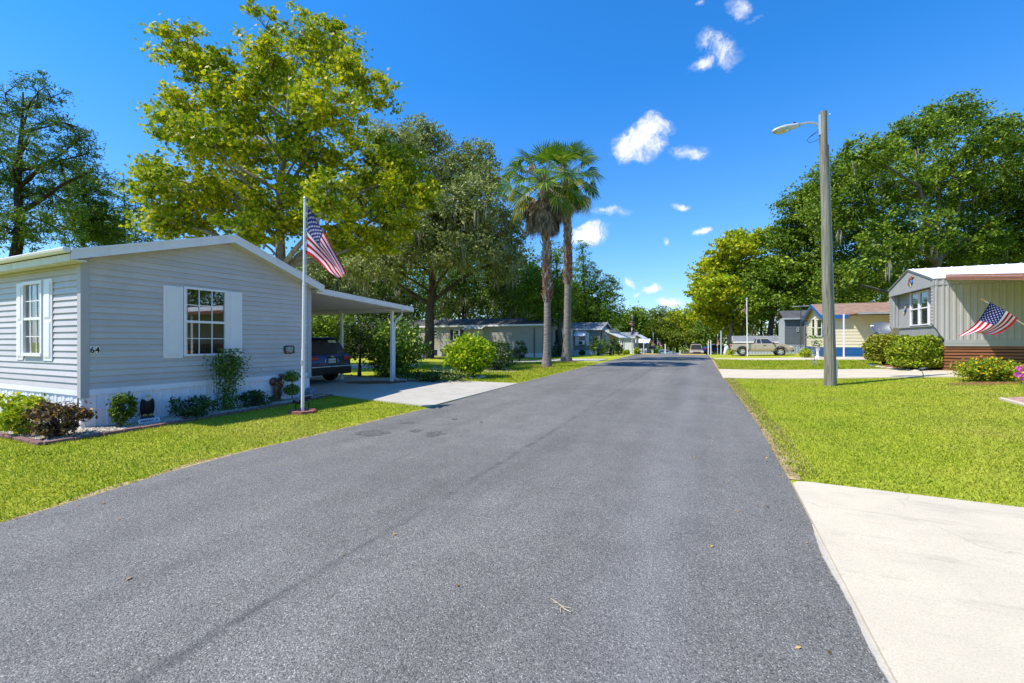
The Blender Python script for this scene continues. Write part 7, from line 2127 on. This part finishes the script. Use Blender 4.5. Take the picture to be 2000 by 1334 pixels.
hb = PD(1202, 676, 43.5); hg = thing('hanging_basket', 'orange and red flower basket hanging by the porch', 'hanging basket', hb); mb = MB(); mb.lathe([(.12, -.25), (.3, 0), (.3, .04), (0, .05)], hb, 12); mb.build('basket', M('basket_brown', (.3, .15, .06), .8, .2, 10), hg)
rq = np.random.default_rng(91); leaf_mesh('flowers', np.array(hb) + rq.normal(size=(120, 3)) * [.22, .22, .14] + [0, 0, .15], .14, 'oval', ORNG, hg, .3, None, rq)
mb = MB(); mb.tube([hb + Vector((0, 0, .05)), hb + Vector((0, 0, 1.0))], .012, 4); mb.build('chain', BLACK, hg)
# yucca fan by the mailbox
yk = PD(1281, 692, 60); yk.z = gz(yk.x, yk.y); yt = thing('yucca', 'spiky bright green yucca beside the dark mailbox', 'plant', yk)
V = []; r5 = random.Random(31)
for k in range(90):
    a = r5.uniform(0, 2 * PI); el = r5.uniform(.35, 1.45); L = r5.uniform(.9, 1.7); dv = Vector((math.cos(a) * math.cos(el), math.sin(a) * math.cos(el), math.sin(el))); s_ = dv.cross(Vector((0, 0, 1))).normalized() * .06; b = yk + Vector((0, 0, .15))
    V += [b - s_ * .5, b + s_ * .5, b + dv * L * .5 + s_, b + dv * L, b + dv * L * .5 - s_]
raw_mesh('foliage', np.array([tuple(v) for v in V]), 90, 5, leaf_mat('leaf_yucca', [(0, (.05, .14, .02)), (1, (.18, .30, .04))], .3), yt)

# ================================================================ trees
LF_SYC = leaf_mat('leaf_sycamore', [(0, (0.052, 0.1125, 0.0072)), (0.25, (0.1336, 0.225, 0.0108)), (0.5, (0.3267, 0.39, 0.0135)), (0.75, (0.594, 0.555, 0.018)), (0.9, (0.72, 0.6, 0.027)), (1, (0.4752, 0.225, 0.027))], .42, .42, .4, patch=.35)
LF_OAK = leaf_mat('leaf_oak', [(0, (0.0395, 0.084, 0.0065)), (0.45, (0.11, 0.1878, 0.0113)), (0.8, (0.2639, 0.3535, 0.0227)), (1, (0.4838, 0.5304, 0.0567))], .28, .4, .5, patch=.3)
LF_OAKG = leaf_mat('leaf_oak_grey', [(0, (0.0749, 0.1134, 0.031)), (0.45, (0.2122, 0.252, 0.0776)), (0.8, (0.4242, 0.4536, 0.1552)), (1, (0.6987, 0.7056, 0.3105))], .25, .45, .5, patch=.3)
LF_CYP = leaf_mat('leaf_cypress', [(0, (0.0275, 0.0755, 0.0108)), (0.5, (0.0826, 0.1617, 0.0173)), (0.85, (0.2066, 0.2965, 0.0216)), (1, (0.4406, 0.4581, 0.0324))], .25, .5, .3, patch=.25)
LF_CED = leaf_mat('leaf_cedar', [(0, (0.0255, 0.07, 0.0072)), (0.45, (0.085, 0.175, 0.0126)), (0.8, (0.221, 0.3325, 0.018)), (1, (0.374, 0.455, 0.036))], .3, .5, .3, patch=.35)
LF_GOLD = leaf_mat('leaf_golden', [(0, (0.0762, 0.1512, 0.009)), (0.3, (0.2285, 0.336, 0.0135)), (0.6, (0.4824, 0.504, 0.018)), (0.85, (0.584, 0.504, 0.027)), (1, (0.3809, 0.2184, 0.027))], .35, .45, .3, patch=.25)
LF_FAR = leaf_mat('leaf_far', [(0, (0.045, 0.09, 0.009)), (0.5, (0.15, 0.21, 0.018)), (0.8, (0.33, 0.36, 0.027)), (1, (0.54, 0.465, 0.036))], .3, .5, .3, patch=.15)
LF_WOOD = leaf_mat('leaf_wood', [(0, (0.0309, 0.0669, 0.0114)), (0.5, (0.0902, 0.1546, 0.02)), (0.85, (0.2061, 0.2834, 0.0358)), (1, (0.3864, 0.4122, 0.0858))], .25, .5, .3, patch=.15)

def gnd(px, d):
    p = PD(px, 700, d); p.z = gz(p.x, p.y); return p
tree('sycamore_tree', 'tall spreading sycamore with yellow-green leaves behind the grey home', gnd(543, 24),
     [(519, 55, 30, 52), (535, 130, 48, 50), (592, 70, 26, 52), (655, 100, 46, 55), (705, 160, 50, 44), (752, 195, 28, 22), (365, 95, 44, 36), (328, 92, 24, 24), (425, 150, 55, 48), (375, 215, 55, 44), (465, 205, 52, 52), (570, 185, 62, 58),
      (640, 205, 64, 46), (335, 245, 32, 22), (405, 285, 76, 50), (500, 290, 76, 56), (600, 295, 66, 52), (305, 335, 38, 26), (345, 375, 76, 46), (450, 385, 86, 55), (560, 395, 76, 56), (312, 428, 44, 34), (385, 440, 66, 32), (480, 450, 66, 32), (640, 395, 56, 56), (276, 325, 18, 11),
      (730, 318, 54, 52), (788, 340, 42, 55), (700, 385, 56, 56), (772, 405, 56, 54), (680, 445, 48, 36), (752, 465, 48, 30), (836, 375, 22, 26), (655, 478, 36, 26)],
     24, (566, 120), .36, LF_SYC, MATS['bark_pale'], clumps=1650, per=42, cr=.44, ls=.172, shape='lobed', seed=101, fork=.32, spread=.62, up=.35, twigs=.35, jag=.10)
tree('bald_cypress', 'very tall dark conifer with open feathery crown at the left edge', gnd(28, 27),
     [(10, 182, 15, 32), (40, 215, 26, 36), (74, 180, 16, 30), (100, 190, 16, 32), (84, 240, 40, 36), (128, 240, 22, 28), (146, 280, 28, 26), (172, 300, 18, 18), (50, 290, 50, 40), (120, 320, 50, 30), (182, 335, 16, 12), (15, 350, 46, 56), (100, 375, 62, 34), (-40, 290, 50, 110), (-30, 430, 56, 60), (80, 430, 70, 30), (20, 455, 50, 34)],
     27, (45, 180), .42, LF_CYP, MATS['bark_dark'], clumps=600, per=48, cr=.41, ls=.20, shape='spray', seed=102, fork=.4, up=.2, twigs=.5, flat=.6, jag=.2)
tree('conifer_tree', 'dense dark conifer of middle height behind the roof of the grey home', gnd(166, 33), [(166, 340, 24, 30), (165, 375, 38, 30), (160, 420, 48, 32), (172, 462, 62, 30), (190, 430, 34, 30)], 33, (165, 330), .22, LF_CYP, MATS['bark_dark'], clumps=360, per=34, cr=.5, ls=.26, shape='spray', seed=103, fork=.15, twigs=.4, up=.2)
tree('conifer_tree', 'thin sparse conifer between the dense conifer and the sycamore', gnd(247, 38), [(238, 362, 16, 24), (250, 400, 30, 24), (245, 435, 42, 24), (255, 468, 54, 24), (205, 460, 34, 24)], 38, (242, 338), .16, LF_CYP, MATS['bark_dark'], clumps=210, per=26, cr=.5, ls=.26, shape='spray', seed=104, fork=.15, twigs=.6, up=.2)
ok = at(836, 700)
tree('live_oak', 'big live oak hung with grey moss in front of the long cream home', ok,
     [(830, 275, 50, 36), (785, 290, 44, 40), (740, 272, 34, 26), (925, 315, 48, 36), (955, 350, 34, 36), (880, 350, 60, 46), (800, 365, 56, 42), (925, 400, 62, 46), (860, 425, 74, 42), (960, 450, 52, 44), (800, 450, 44, 34), (1000, 440, 26, 44), (740, 480, 44, 40), (900, 490, 76, 34), (980, 510, 42, 42), (830, 500, 60, 30), (700, 520, 40, 30), (800, 470, 70, 34), (890, 455, 80, 40), (760, 520, 44, 26)],
     depth_of(ok), (850, 330), .46, LF_OAKG, MATS['bark_brown'], clumps=2300, per=34, cr=.58, ls=.25, seed=105, fork=.28, spread=.85, moss=330, twigs=.15, jag=.08)
# darker trees standing behind: each one its own
for i, (px, d, lobes, top, lf, lab, ms, cl) in enumerate((
    (640, 46, [(610, 560, 40, 40), (650, 540, 44, 44), (690, 560, 44, 44), (640, 600, 66, 30), (620, 520, 36, 30)], (640, 520), LF_OAKG, 'mossy grey-green oak seen above the carport roof', 90, 420),
    (745, 50, [(720, 560, 44, 44), (770, 560, 44, 44), (745, 520, 50, 40), (790, 600, 44, 30), (710, 605, 44, 28)], (745, 520), LF_WOOD, 'dark mossy oak left of the big oak trunk', 70, 420),
    (905, 54, [(880, 560, 46, 36), (930, 575, 46, 34), (905, 530, 50, 36), (960, 585, 40, 34), (860, 595, 40, 28)], (905, 530), LF_WOOD, 'shaded oak behind the roof of the long cream home', 60, 420),
    (1000, 50, [(990, 560, 36, 44), (1020, 520, 30, 44), (1005, 600, 46, 30), (970, 540, 30, 40)], (1005, 510), LF_WOOD, 'dark oak between the big oak and the palms', 40, 330),
    (615, 40, [(615, 650, 46, 40), (660, 640, 36, 36), (640, 690, 50, 24)], (630, 620), LF_OAK, 'dark leafy tree behind the parked navy car', 0, 260),
    (560, 44, [(545, 590, 36, 34), (590, 560, 36, 34), (570, 620, 46, 34)], (570, 560), LF_OAKG, 'grey-green oak behind the gable end of the grey home', 30, 220))):
    tree('oak_tree', lab, gnd(px, d), lobes, d, top, .24, lf, MATS['bark_dark'], clumps=cl, per=26, cr=.75, ls=.27, seed=110 + i, fork=.3, spread=.8, moss=ms or None, twigs=.1)
tree('cedar_tree', 'bright green feathery cedar right of the palms', gnd(1150, 50), [(1137, 492, 9, 22), (1142, 530, 24, 28), (1125, 565, 40, 36), (1172, 565, 32, 30), (1150, 600, 54, 34), (1196, 590, 24, 24), (1120, 620, 36, 20), (1170, 625, 44, 18), (1205, 610, 18, 18), (1190, 548, 12, 14)], 50, (1137, 480), .22, LF_CED, MATS['bark_dark'], clumps=620, per=30, cr=.55, ls=.28, shape='spray', seed=121, fork=.15, up=.4, jag=.16, twigs=.3)
tree('cedar_tree', 'rounder light green cedar between the palm trunks', gnd(1097, 41), [(1085, 505, 18, 34), (1060, 560, 36, 46), (1090, 570, 34, 50), (1040, 590, 34, 38), (1075, 615, 44, 24), (1030, 555, 22, 36)], 41, (1085, 490), .26, LF_CED, MATS['bark_brown'], clumps=520, per=30, cr=.55, ls=.26, shape='spray', seed=122, fork=.3, up=.4)
# far trees closing the road
for i, (px, d, lobes, lab, lf) in enumerate((
    (1232, 84, [(1225, 632, 20, 16), (1245, 622, 20, 16), (1235, 648, 24, 18)], 'dark green tree above the small white home roof', LF_OAK),
    (1268, 92, [(1262, 622, 24, 18), (1285, 615, 22, 15), (1270, 645, 32, 20), (1295, 640, 24, 24)], 'broad green tree at the centre of the road end', LF_FAR),
    (1322, 96, [(1315, 618, 22, 14), (1330, 630, 24, 18), (1310, 645, 24, 20)], 'yellowing tree just right of the road end centre', LF_GOLD),
    (1348, 104, [(1345, 630, 18, 24), (1356, 645, 18, 24), (1340, 650, 18, 18)], 'dark tree behind the tan vehicle at the road end', LF_OAK),
    (1310, 86, [(1300, 662, 26, 15), (1330, 664, 24, 14), (1275, 660, 20, 14)], 'low green tree shading the pale blue car', LF_FAR),
    (1360, 84, [(1360, 660, 22, 16), (1385, 655, 22, 18)], 'leafy low tree over the tan vehicle roof', LF_FAR))):
    tree('far_tree', lab, gnd(px, d), lobes, d, (px, lobes[0][1]), .28, lf, MATS['bark_dark'], clumps=260, per=24, cr=.85, ls=.40, seed=130 + i, fork=.25, spread=.7, twigs=.05)
tree('sycamore_tree', 'golden autumn sycamore left of the big dark oaks', gnd(1425, 60), [(1475, 468, 38, 22), (1440, 482, 38, 28), (1405, 515, 34, 30), (1372, 535, 18, 16), (1455, 530, 52, 36), (1400, 570, 44, 34), (1470, 590, 36, 32), (1382, 605, 28, 28), (1430, 630, 46, 24), (1365, 580, 14, 14)], 60, (1430, 500), .34, LF_GOLD, MATS['bark_pale'], clumps=820, per=26, cr=.75, ls=.36, shape='lobed', seed=141, fork=.25, spread=.7)
tree('live_oak', 'dark green oak directly behind the pickup and slate home', gnd(1498, 54), [(1530, 475, 38, 34), (1500, 540, 44, 44), (1560, 412, 40, 36), (1580, 450, 50, 44), (1545, 540, 50, 44), (1595, 530, 50, 44), (1480, 590, 34, 30), (1590, 385, 32, 32), (1540, 590, 44, 20)], 54, (1530, 480), .42, LF_OAK, MATS['bark_brown'], clumps=1200, per=32, cr=.75, ls=.36, seed=142, fork=.25, spread=.6)
tree('live_oak', 'huge broad live oak rising behind the taupe home', gnd(1825, 44),
     [(1862, 228, 56, 36), (1790, 268, 54, 40), (1700, 305, 54, 38), (1930, 268, 50, 36), (1990, 275, 46, 44), (1640, 345, 52, 44), (1725, 370, 76, 56), (1830, 350, 84, 64), (1940, 380, 76, 64), (1625, 420, 50, 50), (1670, 460, 66, 54), (1765, 465, 76, 56), (1862, 475, 76, 54), (1965, 480, 66, 56), (1690, 535, 60, 34), (1640, 545, 50, 36), (1785, 540, 56, 28), (2050, 380, 70, 110)],
     44, (1835, 300), .55, LF_OAK, MATS['bark_grey'], clumps=3500, per=36, cr=.66, ls=.29, seed=143, fork=.22, spread=.6, moss=90, twigs=.12, jag=.04)
for i, (px, d, lobes, lab, lf) in enumerate((
    (1680, 62, [(1660, 560, 50, 30), (1710, 570, 50, 26), (1630, 580, 44, 24)], 'shaded oak behind the brown roof of the cream home', LF_OAK),
    (1930, 60, [(1900, 500, 56, 36), (1960, 500, 50, 36), (2020, 500, 50, 40)], 'dark mossy oak filling the gap above the white roof', LF_WOOD),
    (1590, 66, [(1570, 585, 40, 20), (1610, 575, 40, 24)], 'yellow-green tree glimpsed over the slate home roof', LF_FAR))):
    tree('oak_tree', lab, gnd(px, d), lobes, d, (px, lobes[0][1] - 10), .3, lf, MATS['bark_dark'], clumps=320, per=26, cr=.8, ls=.33, seed=150 + i, fork=.3, spread=.8, moss=30 if i == 1 else None, twigs=.1)

# distant wood closing the view between the trees: one mass
rw = np.random.default_rng(200)
def wood(n, px0, px1, prof, d0, d1, seed):
    rw = np.random.default_rng(seed)
    px = rw.uniform(px0, px1, n); d = rw.uniform(d0, d1, n)
    ytop = np.interp(px, [p[0] for p in prof], [p[1] for p in prof]) + 9 * np.sin(px * .06) + 6 * np.sin(px * .17 + 1)
    y = ytop + (700 - ytop) * rw.random(n)
    a = (px - 1000) / F
    C = np.stack([d * (FW[0] + a * RT[0]), d * (FW[1] + a * RT[1]), HC + d * (667 - y) / F], 1)
    per = 26; ci = np.repeat(np.arange(n), per)
    return C[ci] + rw.normal(size=(n * per, 3)) * np.array([.9, .9, .6])
pw = np.concatenate([wood(1100, -120, 600, [(-200, 520), (300, 505), (600, 500)], 62, 80, 1), wood(2300, 590, 1190, [(590, 500), (700, 470), (1000, 500), (1120, 560), (1190, 612)], 66, 84, 2), wood(500, 1190, 1380, [(1190, 612), (1250, 612), (1380, 620)], 112, 135, 3), wood(1700, 1370, 2150, [(1370, 600), (1480, 560), (1700, 500), (2150, 480)], 74, 92, 4), rw.normal(size=(26 * 900, 3)) * [.9, .9, .6] + np.repeat(np.stack([rw.uniform(30, 52, 900), rw.uniform(8, 56, 900), rw.uniform(.3, 11.5, 900)], 1), 26, axis=0)])
o = leaf_mesh('wood', pw, .54 * rw.uniform(.7, 1.3, len(pw)), 'leaf', LF_WOOD, None, .3, None, rw, kind='stuff'); tag(o, 'dark mass of distant woodland behind all the homes', 'woodland')
mb = MB(); rt_ = random.Random(3)
for k in range(130):
    px = rt_.choice([rt_.uniform(-100, 1190), rt_.uniform(590, 1190), rt_.uniform(1400, 2100)]); d = rt_.uniform(56, 80); b = gnd(px, d); h = rt_.uniform(5, 10)
    mb.tube([b, b + Vector((rt_.uniform(-.5, .5), rt_.uniform(-.5, .5), h * .5)), b + Vector((rt_.uniform(-1, 1), rt_.uniform(-1, 1), h))], [.2, .15, .06], 6)
o = mb.build('wood_stems', MATS['bark_brown']); tag(o, 'bare stems of the distant woodland', 'woodland', kind='stuff')

# ================================================================ fan palms
LF_PALM = leaf_mat('leaf_palm', [(0, (.03, .085, .008)), (.5, (.08, .17, .014)), (.85, (.19, .28, .025)), (1, (.34, .34, .05))], .32, .55, .25)
LF_PALMY = leaf_mat('leaf_palm_yellow', [(0, (.16, .18, .02)), (1, (.42, .36, .05))], .35, .4, .4)
LF_DEAD = leaf_mat('frond_dead', [(0, (.09, .065, .045)), (.5, (.20, .155, .11)), (1, (.36, .30, .23))], .2, .8, .1)
m_, nt_, b_ = _nt('palm_trunk')
n_ = noise(nt_, 2.2, 6, .65, mapping(nt_, (1.5, 1.5, 9))); c_ = ramp(nt_, n_, [(.3, (.095, .08, .065)), (.7, (.29, .25, .205))]); nt_.links.new(c_, b_.inputs['Base Color']); b_.inputs['Roughness'].default_value = .9; bump(nt_, b_, n_, .7, .04); PALMT = m_
BOOT = M('palm_boot', (.22, .115, .07), .9, .5, 7, 30, .5)
BOOTG = M('palm_boot_grey', (.30, .255, .21), .9, .4, 7, 30, .5)
def fan_palm(name, label, base, top, r0, r1, n_fr, rad, pet, seed, boots, skirt, lean_out=0, hvy=1):
    t = thing(name, label, 'palm tree', base); R = random.Random(seed)
    base = Vector(base); top = Vector(top); H = top.z - base.z
    def tp(s): 
        p = base.lerp(top, s); return p + Vector((.10 * math.sin(s * 3), .08 * math.sin(s * 2.2 + 1), 0))
    mb = MB(); N = 30
    mb.tube([tp(0) - Vector((0, 0, .2))] + [tp(i / N) for i in range(N + 1)], [r0 * 1.7] + [r0 * (1 + .65 * math.exp(-i / N * H / .45)) * (1 - i / N) + r1 * (i / N) + .008 * R.uniform(-1, 1) for i in range(N + 1)], 14)
    mb.build('trunk', PALMT, t, smooth=True)
    # old leaf bases on the upper trunk
    mb = MB(); z = boots * H; k = 0
    while z < H - .05:
        s = z / H; c = tp(s); rr = (r0 * (1 - s) + r1 * s)
        for j in range(5):
            a = k * .62 + j * 2 * PI / 5 + R.uniform(-.15, .15); d = Vector((math.cos(a), math.sin(a), 0)); sd = Vector((-d.y, d.x, 0)); L = R.uniform(.22, .36); up = Vector((0, 0, 1))
            b0 = c + d * rr * .82; ed = d * R.uniform(.25, .55) + up * .9 + sd * R.uniform(-.35, .35); w_ = .085
            P = [b0 - sd * w_ - up * .05, b0 + sd * w_ - up * .05, b0 + sd * w_ * .45 + ed * L, b0 - sd * w_ * .45 + ed * L]
            mb.prism(P, [p + d * .035 for p in P], 0 if R.random() < (.75 if s < boots + .22 else .35) else 1)
        z += .13; k += 1
    mb.build('leaf_bases', [BOOT, BOOTG], t)
    # one loose curl of peeling bases
    def fan(V, tip, dirv, rad_, ndroop, nseg, spread, width, rnd):
        u = dirv.normalized(); side = u.cross(Vector((0, 0, 1)))
        side = side.normalized() if side.length > .05 else Vector((1, 0, 0)); nrm = side.cross(u)
        tw = rnd.uniform(-.5, .5); side2 = side * math.cos(tw) + nrm * math.sin(tw); nrm2 = u.cross(side2) * -1
        for i in range(nseg):
            a = (i / (nseg - 1) - .5) * spread; dv = u * math.cos(a) + side2 * math.sin(a)
            L = rad_ * (.72 + .28 * math.cos(a * .7)) * rnd.uniform(.88, 1.05)
            pl = dv.cross(nrm2).normalized() * width * .5
            m1 = tip + dv * L * .55 + nrm2 * (.03 * L) - Vector((0, 0, ndroop * L * .05)); e = tip + dv * L * .93 - Vector((0, 0, ndroop * L * (.25 + .25 * rnd.random())))
            V.append([tip, m1 + pl, e, m1 - pl])
    G = []; Y = []; mbp = MB()
    for i in range(n_fr):
        u = (i + .5) / n_fr; el = math.radians(78 - 112 * u ** .85) ; a = i * 2.399 + R.uniform(-.25, .25); dv = Vector((math.cos(a) * math.cos(el), math.sin(a) * math.cos(el), math.sin(el)))
        b0 = top + Vector((0, 0, .15 * (1 - u))) ; L = pet * R.uniform(.8, 1.15) * (.75 + .35 * min(1, u * 2)); end = b0 + dv * L - Vector((0, 0, .18 * L * u))
        mbp.tube([b0, b0.lerp(end, .5) + Vector((0, 0, .06)), end], [.022, .016, .011], 5, cap=False)
        fd_ = (end - b0).normalized() * .9 + Vector((R.uniform(-.3, .3), R.uniform(-.3, .3), -.1 - .65 * u))
        fan(Y if (u > .72 and R.random() < .35) else G, end, fd_, rad * R.uniform(.85, 1.1), .2 + .55 * u, 20, math.radians(190), .085, R)
    mbp.build('petiole', M('petiole_green', (.16, .20, .05), .5, .2, 5), t)
    def bl(name, V, mat):
        A = np.array([[tuple(p) for p in q] for q in V]); raw_mesh(name, A.reshape(-1, 3), len(A), 4, mat, t)
    bl('crown', G, LF_PALM)
    if Y: bl('yellow_fronds', Y, LF_PALMY)
    D = []
    for i in range(skirt):
        a = R.uniform(0, 2 * PI); z0 = -R.uniform(.6, 1.7); d = Vector((math.cos(a), math.sin(a), 0)); b0 = top + d * r1 + Vector((0, 0, z0)); end = b0 + d * R.uniform(.2, .62) + Vector((0, 0, -R.uniform(.15, .5)))
        fan(D, end, d * .25 + Vector((0, 0, -1)), R.uniform(.75, 1.15), .2, 16, math.radians(75), .06, R)
    for i in range(int(skirt * hvy * .14)):
        a = R.uniform(0, 2 * PI); d = Vector((math.cos(a), math.sin(a), 0)); end = top + d * R.uniform(.5, 1.1) + Vector((0, 0, R.uniform(.1, .9))); fan(D, end, d * .3 + Vector((0, 0, -1)), R.uniform(.5, .9), .3, 10, math.radians(60), .05, R)
    bl('dead_skirt', D, LF_DEAD)
    return t
pL = at(1067, 717); dL = depth_of(pL); pR = at(1105.5, 706); dR = depth_of(pR)
fan_palm('fan_palm', 'nearer fan palm with a thick skirt of dead fronds', pL, PD(1061, 358, dL), .19, .145, 42, 1.12, 1.45, 301, .36, 60)
fan_palm('fan_palm', 'farther taller fan palm with smooth grey lower trunk', pR, PD(1106, 345, dR), .25, .17, 38, 1.25, 1.6, 302, .42, 22, hvy=1.5)
blob('bare_soil', 1067, 718, .55, .5, MULCH, .02, 7); blob('bare_soil', 1105, 707, .75, .6, MULCH, .02, 8)

# a scatter of fallen leaves along the road edges
rl_ = np.random.default_rng(400); n = 420
yy = rl_.uniform(1, 34, n); side = rl_.random(n) < .5
xl_ = np.array([xat(RL, y) for y in yy]); xr2 = np.array([xat(RR, y) for y in yy])
dx_ = np.abs(rl_.normal(size=n)) * .35
xx = np.where(side, xl_ + dx_ - .1, xr2 - dx_ + .1); xx = np.where(rl_.random(n) < .12, rl_.uniform(-5, .4, n), xx)
P = np.column_stack([xx, yy, g(xx, yy) + .024])
o = leaf_mesh('leaf_litter', P, .035 * rl_.uniform(.5, 1.4, n), 'leaf', leaf_mat('leaf_fallen', [(0, (.16, .08, .03)), (.6, (.42, .26, .08)), (1, (.55, .42, .16))], .1, .8, .1), None, 3.0, None, rl_, kind='stuff')
tag(o, 'scattered small dry leaves along the asphalt edges', 'leaf litter')
